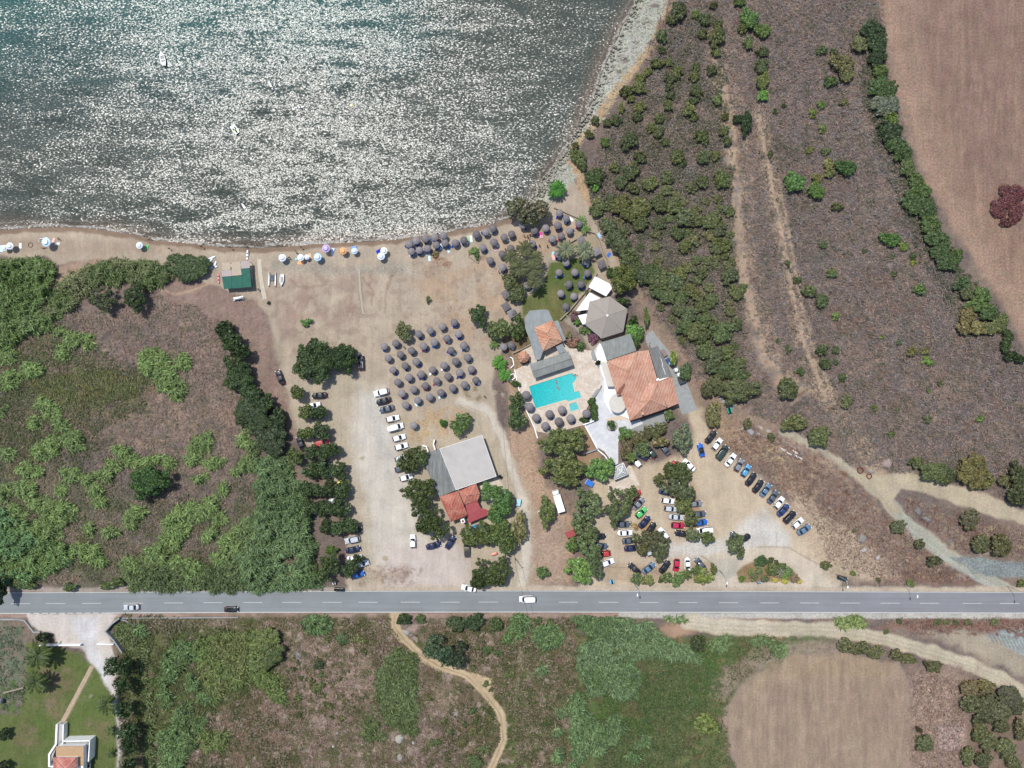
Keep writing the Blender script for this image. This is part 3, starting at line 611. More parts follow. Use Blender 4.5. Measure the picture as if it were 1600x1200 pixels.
for P_, c_, op_, sd in [([(190, 972), (400, 985), (440, 1010), (425, 1060), (370, 1100), (300, 1130), (200, 1190)], (92, 102, 60), .8, 0), ([(-60, 500), (80, 505), (150, 560), (235, 590), (225, 640), (120, 660), (70, 720), (-60, 760)], (98, 108, 62), .6, 1), ([(0, 700), (120, 730), (240, 800), (420, 770), (440, 900), (-60, 912)], (98, 108, 66), .45, 2),
        ([(1000, 1010), (1130, 1010), (1240, 990), (1290, 1000), (1150, 1070), (1130, 1120), (1020, 1120), (930, 1180), (900, 1230), (880, 1230)], (80, 104, 56), .35, 3)]:
    paint(P_, c_, 12, 10, op=op_, rel=1.0, brk=(15, -.7, .1, 110 + sd))
for c_, sc_, lo_, op_, sd in [((110, 92, 74), 14, .25, .6, 120), ((64, 88, 46), 9, .3, .7, 121), ((128, 120, 84), 8, .45, .6, 122)]: paint([(800, 980), (1130, 1000), (1250, 990), (1150, 1070), (1125, 1130), (1150, 1260), (790, 1260)], c_, 6, 5, op=op_, brk=(sc_, lo_, lo_ + .2, sd))
paint([(1242, 765), (1300, 808), (1372, 862), (1402, 908), (1305, 908), (1268, 862), (1232, 800)], (192, 172, 148), 10, 8, op=.8, rel=.25, grv=.6)
paint([(1135, 1045), (1200, 1003), (1300, 1000), (1320, 1018), (1215, 1028), (1165, 1060), (1125, 1100), (1110, 1070)], (150, 134, 118), 7, 6, op=.85, rel=.9)
STR = np.zeros(GX.shape, np.float32)
for P_ in ([(1430, -60), (1440, 120), (1480, 260), (1560, 420), (1640, 540), (2400, 560), (2400, -800), (1420, -800)], [(1125, 1120), (1140, 1090), (1165, 1062), (1215, 1030), (1300, 1018), (1400, 1035), (1420, 1060), (1425, 1260), (1160, 1260), (1145, 1175)]):
    sl, d = warped_sdist(P_, 2); STR[sl] = np.maximum(STR[sl], 1 - sstep(-18, 6, d))
# wet sand
w_ = np.exp(-np.clip(sea_d - 1, 0, None) / 7.0) * (sea_d > -3) * (GX < 845); w_ = (1 - sstep(7, 12, sea_d + nB * 2)) * (sea_d > -4) * (GX < 835)
COL[:] = COL * (1 - 0.8 * w_[..., None]) + cc(132, 108, 90) * 0.8 * w_[..., None]
# sea bed
sb = sstep(2, -2, sea_d)[..., None]; COL[:] = COL * (1 - sb) + cc(110, 100, 80) * sb
# heights
ROADM = ((GY > 921) & (GY < 962)).astype(np.float32)
relN = nD * 0.55 + nC * 0.6 + nz(2.3, 9, 1) * 0.35
Z = REL * (0.2 * relN + 0.05 * nB) + 0.008 * nD
Z = np.where(sea_d < 14, Z * sstep(2, 14, sea_d), Z)
Z = Z - 0.85 * (1 - sstep(-1, 22, sea_d)) - np.clip(-sea_d * S * 0.08, 0, 6)
lowrel = (1 - sstep(0.0, 4, np.abs(GY - 941.5) - 20)); Z = Z * (1 - lowrel) - 0.03 * lowrel
FLAT = []   # polygons kept just under slabs
def flatten(poly, z=-0.05, pad=3):
    sl, d = warped_sdist(poly, 0)
    m = 1 - sstep(0, pad, d); Z[sl] = Z[sl] * (1 - m) + z * m
def build_ground():
    ny, nx = GX.shape
    co = np.empty((ny * nx, 3), np.float32); co[:, 0] = (GX.ravel() - 800) * S; co[:, 1] = (600 - GY.ravel()) * S; co[:, 2] = Z.ravel()
    idx = np.arange(ny * nx, dtype=np.int32).reshape(ny, nx)
    q = np.stack([idx[:-1, :-1], idx[1:, :-1], idx[1:, 1:], idx[:-1, 1:]], -1).reshape(-1, 4)
    me = bpy.data.meshes.new('ground')
    me.vertices.add(len(co)); me.vertices.foreach_set('co', co.ravel())
    me.loops.add(q.size); me.loops.foreach_set('vertex_index', q.ravel())
    me.polygons.add(len(q)); me.polygons.foreach_set('loop_start', np.arange(0, q.size, 4, dtype=np.int32))
    me.polygons.foreach_set('use_smooth', np.ones(len(q), bool))
    me.update(calc_edges=True)
    a = me.attributes.new('Col', 'FLOAT_COLOR', 'POINT'); d = np.ones((len(co), 4), np.float32); d[:, :3] = COL.reshape(-1, 3); a.data.foreach_set('color', d.ravel())
    a = me.attributes.new('Tex', 'FLOAT_COLOR', 'POINT'); d = np.ones((len(co), 4), np.float32); d[:, 0] = REL.ravel(); d[:, 1] = GRV.ravel(); d[:, 2] = STR.ravel(); a.data.foreach_set('color', d.ravel())
    m, N, L, p = newmat('ground'); setp(p, 0.95, 0.1)
    at = N.new('ShaderNodeAttribute'); at.attribute_name = 'Col'; tx = N.new('ShaderNodeAttribute'); tx.attribute_name = 'Tex'
    sp = N.new('ShaderNodeSeparateColor'); L.new(tx.outputs['Color'], sp.inputs[0]); R_, G_ = sp.outputs[0], sp.outputs[1]
    co_ = coords(N)
    w1 = noise(N, L, 0.9, 5, 0.72, co_, 1.6); w2 = noise(N, L, 0.16, 4, 0.62, co_, 0.5); w3 = noise(N, L, 1.7, 3, 0.75, co_)
    # twiggy scrub: ridged noise strands
    rd = mth(N, L, 'ABSOLUTE', mth(N, L, 'SUBTRACT', w1, 0.5)); strand = mapr(N, L, rd, 0.0, 0.1, 1.5, 0.78)
    tw = mixc(N, L, 'MIX', mth(N, L, 'MULTIPLY', R_, 0.85, True), (1, 1, 1), strand)
    c = mixc(N, L, 'MULTIPLY', 1.0, at.outputs['Color'], tw)
    c = mixc(N, L, 'MULTIPLY', 1.0, c, mapr(N, L, w2, 0.3, 0.7, 0.86, 1.14))
    gr = mapr(N, L, w3, 0.4, 0.6, 0.62, 1.36); c = mixc(N, L, 'MULTIPLY', 1.0, c, mixc(N, L, 'MIX', mth(N, L, 'ADD', mth(N, L, 'MULTIPLY', G_, 0.75), 0.04, True), (1, 1, 1), gr))
    v = N.new('ShaderNodeTexVoronoi'); v.inputs['Scale'].default_value = 0.55; L.new(co_, v.inputs[0])
    dots = mth(N, L, 'MULTIPLY', mapr(N, L, v.outputs['Distance'], 0.05, 0.4, 1, 0), mth(N, L, 'MULTIPLY', G_, mapr(N, L, noise(N, L, 0.3, 2, 0.6, co_), 0.5, 0.6, 0, 0.55)))
    c = mixc(N, L, 'MIX', dots, c, mixc(N, L, 'MULTIPLY', 1.0, c, (0.5, 0.48, 0.46)))
    nc = N.new('ShaderNodeTexNoise'); nc.inputs['Scale'].default_value = 0.45; nc.inputs['Detail'].default_value = 4; L.new(co_, nc.inputs[0])
    c = mixc(N, L, 'OVERLAY', mth(N, L, 'MULTIPLY', mth(N, L, 'MAXIMUM', R_, G_), 0.14), c, nc.outputs['Color'])
    # faint wheel tracks and scuffs on bare ground
    wv = N.new('ShaderNodeTexNoise'); mp = N.new('ShaderNodeMapping'); mp.inputs['Rotation'].default_value = (0, 0, 0.25); mp.inputs['Scale'].default_value = (0.55, 0.05, 1); L.new(co_, mp.inputs[0])
    wv.inputs['Scale'].default_value = 1.0; wv.inputs['Detail'].default_value = 4; wv.inputs['Distortion'].default_value = 1.2; L.new(mp.outputs[0], wv.inputs['Vector'])
    c = mixc(N, L, 'MULTIPLY', 1.0, c, mapr(N, L, wv.outputs['Fac'], 0.32, 0.68, 0.93, 1.06))
    fs = N.new('ShaderNodeTexNoise'); mf = N.new('ShaderNodeMapping'); mf.inputs['Rotation'].default_value = (0, 0, -0.2); mf.inputs['Scale'].default_value = (0.42, 0.05, 1); L.new(co_, mf.inputs[0])
    fs.inputs['Scale'].default_value = 1.0; fs.inputs['Detail'].default_value = 6; fs.inputs['Roughness'].default_value = 0.68; fs.inputs['Distortion'].default_value = 0.9; L.new(mf.outputs[0], fs.inputs['Vector'])
    fc = mixc(N, L, 'MIX', mapr(N, L, fs.outputs['Fac'], 0.4, 0.62, 0, 1), (0.88, 0.84, 0.84), (1.08, 1.07, 1.02)); c = mixc(N, L, 'MULTIPLY', 1.0, c, mixc(N, L, 'MIX', sp.outputs[2], (1, 1, 1), fc))
    L.new(c, p.inputs['Base Color'])
    b = N.new('ShaderNodeBump'); b.inputs['Distance'].default_value = 0.25
    L.new(mth(N, L, 'ADD', mth(N, L, 'MULTIPLY', w1, mth(N, L, 'MULTIPLY', R_, 1.2)), mth(N, L, 'MULTIPLY', w3, mth(N, L, 'ADD', mth(N, L, 'MULTIPLY', G_, 0.25), 0.05))), b.inputs['Height'])
    L.new(b.outputs[0], p.inputs['Normal'])
    me.materials.append(m)
    o = bpy.data.objects.new('ground', me); col.objects.link(o); o['kind'] = 'structure'
    return o

# ------------------------------------------------------------------ sea
def build_sea():
    xs = np.concatenate([-np.geomspace(3300, 240, 24), np.arange(-220, 60, 1.0), np.geomspace(64, 900, 16)])
    ys = np.concatenate([np.arange(30, 160, 1.0), np.geomspace(164, 3400, 26)])
    X, Y = np.meshgrid(xs, ys); px = X / S + 800; py = 600 - Y / S
    d = sdist(px.astype(np.float32), py.astype(np.float32), SEA)
    keep = d < 26
    vs = np.stack([X, Y, np.full_like(X, -0.8)], -1).reshape(-1, 3).astype(np.float32)
    ny, nx = X.shape; idx = np.arange(ny * nx, dtype=np.int32).reshape(ny, nx)
    q = np.stack([idx[:-1, :-1], idx[:-1, 1:], idx[1:, 1:], idx[1:, :-1]], -1)
    kq = keep[:-1, :-1] | keep[1:, 1:] | keep[1:, :-1] | keep[:-1, 1:]; q = q[kq]
    used = np.unique(q); rm = np.full(ny * nx, -1, np.int32); rm[used] = np.arange(len(used)); q = rm[q]; vs = vs[used]
    me = bpy.data.meshes.new('sea'); me.vertices.add(len(vs)); me.vertices.foreach_set('co', vs.ravel())
    me.loops.add(q.size); me.loops.foreach_set('vertex_index', q.ravel()); me.polygons.add(len(q)); me.polygons.foreach_set('loop_start', np.arange(0, q.size, 4, dtype=np.int32)); me.update(calc_edges=True)
    dd = (-d).ravel()[used]; pxx = px.ravel()[used]; pyy = py.ravel()[used]
    teal = np.array(C(36, 92, 88, k=0.6)); olive = np.array(C(74, 82, 74, k=0.6)); mid = np.array(C(52, 76, 74, k=0.6)); brown = np.array(C(106, 94, 80, k=0.6))
    nn = fbm(pxx, pyy, 90, 77, 3) * 30
    t1 = sstep(60, 330, dd + nn - 0.25 * np.clip(pxx - 300, 0, 400))[:, None]; t0 = sstep(-2, 26, dd + nn * .3)[:, None]; t2 = sstep(150, 420, dd + nn - 0.1 * pxx)[:, None]
    c = olive * (1 - t1) + mid * t1; c = brown * (1 - t0) + c * t0; c = c * (1 - t2) + teal * t2
    a = me.attributes.new('Col', 'FLOAT_COLOR', 'POINT'); e = np.ones((len(vs), 4), np.float32); e[:, :3] = c; a.data.foreach_set('color', e.ravel())
    a = me.attributes.new('Shore', 'FLOAT', 'POINT'); a.data.foreach_set('value', dd.astype(np.float32))
    m, N, L, p = newmat('sea_water'); setp(p, 0.27, 0.62); p.inputs['IOR'].default_value = 1.34
    at = N.new('ShaderNodeAttribute'); at.attribute_name = 'Col'; sh = N.new('ShaderNodeAttribute'); sh.attribute_name = 'Shore'
    co = coords(N)
    mp = N.new('ShaderNodeMapping'); mp.inputs['Rotation'].default_value = (0, 0, -0.25); mp.inputs['Scale'].default_value = (0.62, 1.0, 1); L.new(co, mp.inputs[0])
    mp2 = N.new('ShaderNodeMapping'); mp2.inputs['Rotation'].default_value = (0, 0, -0.1); mp2.inputs['Scale'].default_value = (0.28, 1.0, 1); L.new(co, mp2.inputs[0])
    def slopes(vec, sc, det, k):
        n = N.new('ShaderNodeTexNoise'); n.inputs['Scale'].default_value = sc; n.inputs['Detail'].default_value = det; n.inputs['Distortion'].default_value = 0.35; L.new(vec, n.inputs['Vector'])
        s1 = N.new('ShaderNodeVectorMath'); s1.operation = 'SUBTRACT'; L.new(n.outputs['Color'], s1.inputs[0]); s1.inputs[1].default_value = (0.5, 0.5, 0.5)
        s2 = N.new('ShaderNodeVectorMath'); s2.operation = 'MULTIPLY'; L.new(s1.outputs[0], s2.inputs[0]); s2.inputs[1].default_value = k; return s2.outputs[0]
    def vadd(a, b_):
        s = N.new('ShaderNodeVectorMath'); s.operation = 'ADD'; L.new(a, s.inputs[0])
        if isinstance(b_, tuple): s.inputs[1].default_value = b_
        else: L.new(b_, s.inputs[1])
        return s.outputs[0]
    nv = vadd(vadd(slopes(mp.outputs[0], 2.35, 1.0, (WAVE_S, WAVE_S, 0)), slopes(mp2.outputs[0], 0.22, 2.0, (WAVE_S * 0.35, WAVE_S * 1.0, 0))), (0, 0, 1))
    vn = N.new('ShaderNodeVectorMath'); vn.operation = 'NORMALIZE'; L.new(nv, vn.inputs[0]); L.new(vn.outputs[0], p.inputs['Normal'])
    # swash foam in broken lines parallel to the shore
    fn = noise(N, L, 0.35, 4, 0.65, mp2.outputs[0], 0.8)
    sd = mth(N, L, 'ADD', sh.outputs['Fac'], mth(N, L, 'MULTIPLY', mth(N, L, 'SUBTRACT', fn, 0.5), 16.0))
    line1 = mapr(N, L, mth(N, L, 'ABSOLUTE', mth(N, L, 'SUBTRACT', sd, 1.0)), 0.0, 2.6, 0.8, 0)
    line2 = mth(N, L, 'MULTIPLY', mapr(N, L, mth(N, L, 'ABSOLUTE', mth(N, L, 'SUBTRACT', sd, 10.0)), 0.0, 1.8, 1, 0), 0.22)
    fo = mth(N, L, 'MULTIPLY', mth(N, L, 'ADD', line1, line2, True), mapr(N, L, noise(N, L, 1.1, 4, 0.7, co), 0.38, 0.6, 0.1, 0.9), True)
    c = mixc(N, L, 'MIX', fo, at.outputs['Color'], (0.42, 0.41, 0.38)); L.new(c, p.inputs['Base Color'])
    L.new(mapr(N, L, fo, 0, 1, 0.29, 0.7), p.inputs['Roughness'])
    me.materials.append(m); o = bpy.data.objects.new('sea', me); col.objects.link(o); o['kind'] = 'structure'
    return o
WAVE_S = 0.8

# ------------------------------------------------------------------ road
def wpts(pts, h=0.0): return [W(p[0], p[1], h) for p in pts]
def build_road():
    mb = MB(); xs = [-16000, -3000, 0, 400, 800, 1200, 1600, 3000, 17000]
    top = [925, 925, 925.5, 923.5, 922.5, 923.5, 924.8, 925, 925]; bot = [959, 959, 959.3, 957.5, 957, 957.6, 958.6, 959, 959]
    vs = [(*W(x, y), 0.012) for x, y in zip(xs, top)] + [(*W(x, y), 0.012) for x, y in zip(xs, bot)]; n = len(xs)
    mb.add(vs, [(i + n, i + 1 + n, i + 1, i) for i in range(n - 1)]); tag(mb.build('road', M['asphalt']), kind='structure')
    mk = MB()
    def q(x0, y0, x1, y1, w, z=0.018):
        a = Vector(W(x0, y0)); b_ = Vector(W(x1, y1)); d = (b_ - a).normalized(); nn = Vector((-d.y, d.x)) * w / 2
        mk.add([(*(a - nn), z), (*(b_ - nn), z), (*(b_ + nn), z), (*(a + nn), z)], [(0, 1, 2, 3)])
    it = lambda arr, x: float(np.interp(x, xs, arr))
    for i in range(len(xs) - 1):
        x0, x1 = xs[i], xs[i + 1]
        q(x0, top[i] + 0.9, x1, top[i + 1] + 0.9, 0.16, 0.017)
        if xs[i] == 0:
            for a, b_ in [(0, 39)] + [(39 + k * 13.3, 48 + k * 13.3) for k in range(9)] + [(159, 400)]: q(a, it(bot, a) - 0.8, b_, it(bot, b_) - 0.8, 0.24)
        else: q(x0, bot[i] - 0.8, x1, bot[i + 1] - 0.8, 0.24)
    ds = [17, 72, 128, 193, 256, 318, 380, 441, 504, 560, 626, 688, 748, 811, 873, 936, 999, 1060, 1123, 1187, 1250, 1313, 1376, 1437, 1504, 1562]
    k = ds[0] - 62
    while k > -1200: ds.append(k); k -= 62
    k = 1625
    while k < 2800: ds.append(k); k += 62
    for x in ds:
        yc = np.interp(x, [0, 400, 800, 1200, 1600], [943.3, 941.3, 940.6, 942, 943]); q(x, yc, x + 30, yc, 0.15)
    tag(mk.build('lane_marking', M['marking']), kind='structure')
# ------------------------------------------------------------------ automatic, findable labels
LAND = {'swimming pool': (865, 612), 'six-sided tent': (947, 498), 'large tiled restaurant': (1005, 600), 'flat pale roof': (730, 722),
        'green-roofed beach hut': (370, 430), 'white box truck': (871, 780), 'rusty rings': (1351, 739), 'terracotta house': (105, 1180),
        'coast road entrance': (135, 985), 'round dome tree': (232, 755), 'red-leaved bush': (1575, 318), 'roadside flower bed': (1200, 893),
        'pale pyramid pergola': (970, 738), 'catamaran': (426, 436), 'concrete drain ring': (3, 1088), 'dirt track fork': (1390, 780),
        'south field corner': (1150, 1090), 'bend of southern track': (780, 1100), 'rubble heap': (1142, 635), 'ring-shaped garden': (677, 557),
        'rocky shelf': (985, 70), 'dark roadside bin': (530, 919), 'white van on road': (824, 936), 'stone well': (908, 1106),
        'tree pair by black car': (505, 567), 'junction of eastern track': (1560, 920), 'slope track middle': (1222, 380), 'upper ploughed field': (1500, 150),
        'tree pair on shore': (820, 327), 'date palm cluster': (818, 415), 'lower hedge bush': (1550, 1110), 'slope track top': (1130, 60), 'crescent bush': (1578, 545)}
ORD = ['', 'second ', 'third ', 'fourth ', 'fifth ', 'sixth ', 'seventh ', 'eighth ', 'ninth ', 'tenth ', 'eleventh ', 'twelfth ', 'thirteenth ', 'fourteenth ', 'fifteenth ', 'sixteenth ', 'seventeenth ', 'eighteenth ', 'nineteenth ', 'twentieth ',
       'twenty-first ', 'twenty-second ', 'twenty-third ', 'twenty-fourth ', 'twenty-fifth ', 'twenty-sixth ', 'twenty-seventh ', 'twenty-eighth ', 'twenty-ninth ', 'thirtieth ']
def nth(i): return ORD[i].strip() if i else 'first'
PENDING = []
def auto(o, desc, px, py): PENDING.append((o, desc, px, py))
def flush_labels():
    g = {}
    for o, desc, px, py in PENDING:
        best = sorted((math.hypot(px - x, py - y), n) for n, (x, y) in LAND.items())[0]
        x, y = LAND[best[1]]; dx, dy = px - x, py - y
        if abs(dx) < 0.45 * abs(dy): d = 'below' if dy > 0 else 'above'
        elif abs(dy) < 0.45 * abs(dx): d = 'right of' if dx > 0 else 'left of'
        else: d = ('lower ' if dy > 0 else 'upper ') + ('right of' if dx > 0 else 'left of')
        g.setdefault((desc, best[1], d), []).append((best[0], o))
    for (desc, lm, d), lst in g.items():
        lst.sort(key=lambda t: t[0])
        for i, (_, o) in enumerate(lst):
            if len(lst) == 1: o['label'] = f"{desc} {d} the {lm}"
            else: o['label'] = f"{desc} {d} the {lm}, {ORD[min(i, 29)]}closest to it"

# ------------------------------------------------------------------ leaves
def mesh_from(name, V, F, mat, cols=None):
    me = bpy.data.meshes.new(name); V = np.asarray(V, np.float32); F = np.asarray(F, np.int32)
    me.vertices.add(len(V)); me.vertices.foreach_set('co', V.ravel()); me.loops.add(F.size); me.loops.foreach_set('vertex_index', F.ravel())
    me.polygons.add(len(F)); me.polygons.foreach_set('loop_start', np.arange(0, F.size, F.shape[1], dtype=np.int32)); me.update(calc_edges=True)
    if cols is not None:
        a = me.attributes.new('Col', 'FLOAT_COLOR', 'POINT'); d = np.ones((len(V), 4), np.float32); d[:, :3] = cols; a.data.foreach_set('color', d.ravel())
    me.materials.append(mat); return me
def quads_at(P, Nn, size, rs, asp=0.6):
    """small leaf-cluster faces centred at P facing Nn"""
    n = len(P); r = rs.randn(n, 3); T = np.cross(Nn, r); T /= np.linalg.norm(T, axis=1, keepdims=True) + 1e-9; B = np.cross(Nn, T)
    s = (size * (0.6 + 0.8 * rs.rand(n)))[:, None]
    a = T * s * 0.5; b = B * s * asp * 0.5
    V = np.stack([P - a - b * 0.5, P - a * 0.1 - b, P + a, P - a * 0.1 + b * 1.0], 1)
    return V.reshape(-1, 3), np.arange(4 * n).reshape(-1, 4)
KF = 1.22
CROWN = {}
def crown_mesh(style, R, seed):
    k = (style, R, seed)
    if k in CROWN: return CROWN[k]
    rs = np.random.RandomState(seed * 17 + int(R * 10) + len(style) * 101)
    lob = []
    if style == 'leafy':      # open branchy crown, separate clumps with gaps
        nl = int(10 + 9.0 * R); hh = 0.72
        for i in range(nl):
            a = rs.rand() * 2 * math.pi; q = math.sqrt(rs.rand()) * 0.74
            r = rs.uniform(0.13, 0.27) * (1.15 if R < 2.5 else 1 if R < 4 else 0.7); z = 0.62 + 0.42 * (1 - q * q) * rs.uniform(0.6, 1.1)
            lob.append((q * math.cos(a), q * math.sin(a), z, r, r * 0.8))
        leaf = 0.62; cov = 1.5; jit = 1.0; core = 0.5
    elif style == 'dense':    # clipped-looking dome of mastic / pine
        nl = int(16 + 10 * R)
        lob.append((0, 0, 0.3, 0.66, 0.6))
        for i in range(nl):
            a = rs.rand() * 2 * math.pi; q = math.sqrt(rs.rand()) * 0.8
            r = rs.uniform(0.11, 0.23); z = 0.4 + 0.46 * math.sqrt(max(0, 1 - q * q)); lob.append((q * math.cos(a), q * math.sin(a), z, r, r * 0.8))
        leaf = 0.5; cov = 1.5; jit = 0.9; core = 0.78
    elif style == 'wispy':    # tamarisk / bamboo: drooping strands
        nl = int(6 + 4 * R)
        for i in range(nl):
            a = rs.rand() * 2 * math.pi; q = math.sqrt(rs.rand()) * 0.7
            r = rs.uniform(0.24, 0.4); z = 0.5 + 0.4 * (1 - q * q); lob.append((q * math.cos(a), q * math.sin(a), z, r, r * 0.9))
        leaf = 0.85; cov = 1.2; jit = 1.0; core = 0.5
    else:                     # low shrub, uneven
        nl = int(4 + 5 * R)
        for i in range(nl):
            a = rs.rand() * 2 * math.pi; q = math.sqrt(rs.rand()) * 0.72
            r = rs.uniform(0.24, 0.42); z = 0.3 + 0.4 * (1 - q * q) * rs.uniform(0.5, 1.1); lob.append((q * math.cos(a), q * math.sin(a), z, r, r * 0.85))
        leaf = 0.42; cov = 1.2; jit = 0.95; core = 0.6
    Hh = {'leafy': 1.0, 'dense': 0.95, 'wispy': 1.0, 'shrub': 0.9}[style] * R
    Vs = []; Fs = []; nb = 0
    L = np.array(lob); ph = rs.rand(3) * 6.28; A_ = np.arctan2(L[:, 1], L[:, 0]); L[:, :2] *= (0.86 + 0.13 * np.sin(2 * A_ + ph[0]) + 0.12 * np.sin(3 * A_ + ph[1]) + 0.08 * np.sin(5 * A_ + ph[2]))[:, None] * 1.17; L[:, :2] *= R; L[:, 2] *= Hh; rx = L[:, 3] * R; rz = L[:, 4] * R
    for i in range(len(L)):
        area = 2.6 * math.pi * rx[i] ** 2; n = max(24, int(area * cov / (leaf * leaf * 0.42)))
        d = rs.randn(n, 3); d[:, 2] = np.abs(d[:, 2]) - 0.45 * rs.rand(n) * (rs.rand(n) < 0.45); d /= np.linalg.norm(d, axis=1, keepdims=True)
        rad = 1 + rs.uniform(-0.34, 0.2, n)[:, None]
        P = L[i, :3] + d * np.array([rx[i], rx[i], rz[i]]) * rad
        ok = np.ones(n, bool)
        for j in range(len(L)):
            if j == i: continue
            ok &= (((P[:, 0] - L[j, 0]) / rx[j]) ** 2 + ((P[:, 1] - L[j, 1]) / rx[j]) ** 2 + ((P[:, 2] - L[j, 2]) / rz[j]) ** 2) > 0.6
        P = P[ok]; d = d[ok]
        if len(P) == 0: continue
        Nn = d + rs.randn(len(P), 3) * jit * 0.6 + np.array([0, 0, 0.25]); Nn /= np.linalg.norm(Nn, axis=1, keepdims=True)
        asp = 0.28 if style == 'wispy' else 0.75
        V, F = quads_at(P, Nn, np.full(len(P), leaf), rs, asp); Vs.append(V); Fs.append(F + nb); nb += len(V)
    # opaque inner mass of twigs so the ground does not show through the clumps
    u, w = 7, 4
    for i in range(len(L)):
        g = []
        for a in range(w + 1):
            th = math.pi * a / w
            for b in range(u):
                ph = 2 * math.pi * b / u + i; g.append((L[i, 0] + core * rx[i] * math.sin(th) * math.cos(ph), L[i, 1] + core * rx[i] * math.sin(th) * math.sin(ph), L[i, 2] + core * rz[i] * math.cos(th)))
        Vs.append(np.array(g)); f = [(a * u + b, (a + 1) * u + b, (a + 1) * u + (b + 1) % u, a * u + (b + 1) % u) for a in range(w) for b in range(u)]
        Fs.append(np.array(f) + nb); nb += len(g)
    V = np.concatenate(Vs); V[:, 2] = np.maximum(V[:, 2], 0.03)
    CROWN[k] = mesh_from(style + '_crown', V, np.concatenate(Fs), M['foliage']); return CROWN[k]
GREEN = [[(190, 972), (400, 985), (440, 1010), (425, 1060), (370, 1100), (300, 1130), (200, 1190)], [(940, 1080), (1100, 1030), (1130, 1050), (1110, 1100), (1130, 1120), (1150, 1230), (920, 1230)]]
TRUNK = {}
def trunk_mesh(R, seed):
    k = (R, seed)
    if k in TRUNK: return TRUNK[k]
    rs = random.Random(seed); mb = MB(); h = 0.62 * R
    mb.cyl((0, 0, -0.1), (0.03 * R, 0.02 * R, h), 0.06 * R, 0.04 * R, 8)
    for i in range(5):
        a = i * 1.257 + rs.random(); mb.cyl((0.03 * R, 0.02 * R, h * 0.85), (0.45 * R * math.cos(a), 0.45 * R * math.sin(a), h * 1.15), 0.03 * R, 0.012 * R, 6)
    TRUNK[k] = mb.mesh('trunk', M['bark']); return TRUNK[k]
RS = [1.0, 1.8, 3.2, 5.5]
def pick(R): return min(RS, key=lambda r: abs(math.log(r / R)))
NAMES = {'leafy': 'leafy_tree', 'dense': 'evergreen_tree', 'wispy': 'feathery_tree'}
def tree(px, py, rx, ry, style='leafy', tint=(70, 96, 46), h=None, desc='leafy green tree', cat='tree', group=None, name=None, label=None):
    """px,py,rx,ry: where the crown shows in the survey"""
    Rm = (rx + ry) / 2 * S; Rm = Rm * (1.06 if style == 'leafy' else 1.0); R = pick(Rm); seed = random.randint(0, 5)
    hh = h if h is not None else (Rm * 1.1 + 1.2)
    x, y = W(px, py, hh * 0.62)
    zz = hh / (1.15 * R)
    root = empty(name or NAMES.get(style, 'tree'), (x, y, 0), random.uniform(0, 6.28))
    rot = root.rotation_euler.z
    c = link('crown', crown_mesh(style, R, seed), None, root)
    # ellipse axes in world: keep crown scaling in world frame by undoing the root's turn
    root.rotation_euler.z = 0; c.rotation_euler.z = 0
    k = 1.0 / R * Rm / ((rx + ry) / 2 * S)
    c.scale = (rx * S * k * random.choice((-1, 1)), ry * S * k, zz)
    cv = random.uniform(0.88, 1.12); t = veg(tint, KF); c.color = (t[0] * cv * 1.1, t[1] * cv * random.uniform(.96, 1.04), t[2] * cv, 1)
    tr = link('trunk', trunk_mesh(R, seed % 2), None, root); s = Rm / R; tr.scale = (s, s, zz)
    tag(root, label, cat, group)
    if not label: auto(root, desc, px, py)
    return root
NSH = [0]
def shrub(px, py, rx, ry, tint=(84, 92, 58), style='dense', desc='olive green shrub', h=None, group='maquis shrubs on the slope', cat='shrub', name='shrub', label=None):
    Rm = (rx + ry) / 2 * S; R = pick(Rm); seed = random.randint(0, 5); hh = h if h is not None else min(3.2, Rm * 0.85 + 0.3)
    x, y = W(px, py, hh * 0.5)
    c = link(name, crown_mesh(style, R, seed)); c.location = (x, y, 0)
    c.scale = (rx * S / R * random.choice((-1, 1)), ry * S / R * random.choice((-1, 1)), hh / R)
    cv = random.uniform(0.85, 1.15); t = veg(tint, KF); c.color = (t[0] * cv * random.uniform(.93, 1.07), t[1] * cv, t[2] * cv * .9, 1)
    tag(c, label, cat, group)
    if not label: auto(c, desc, px, py)
    NSH[0] += 1; return c

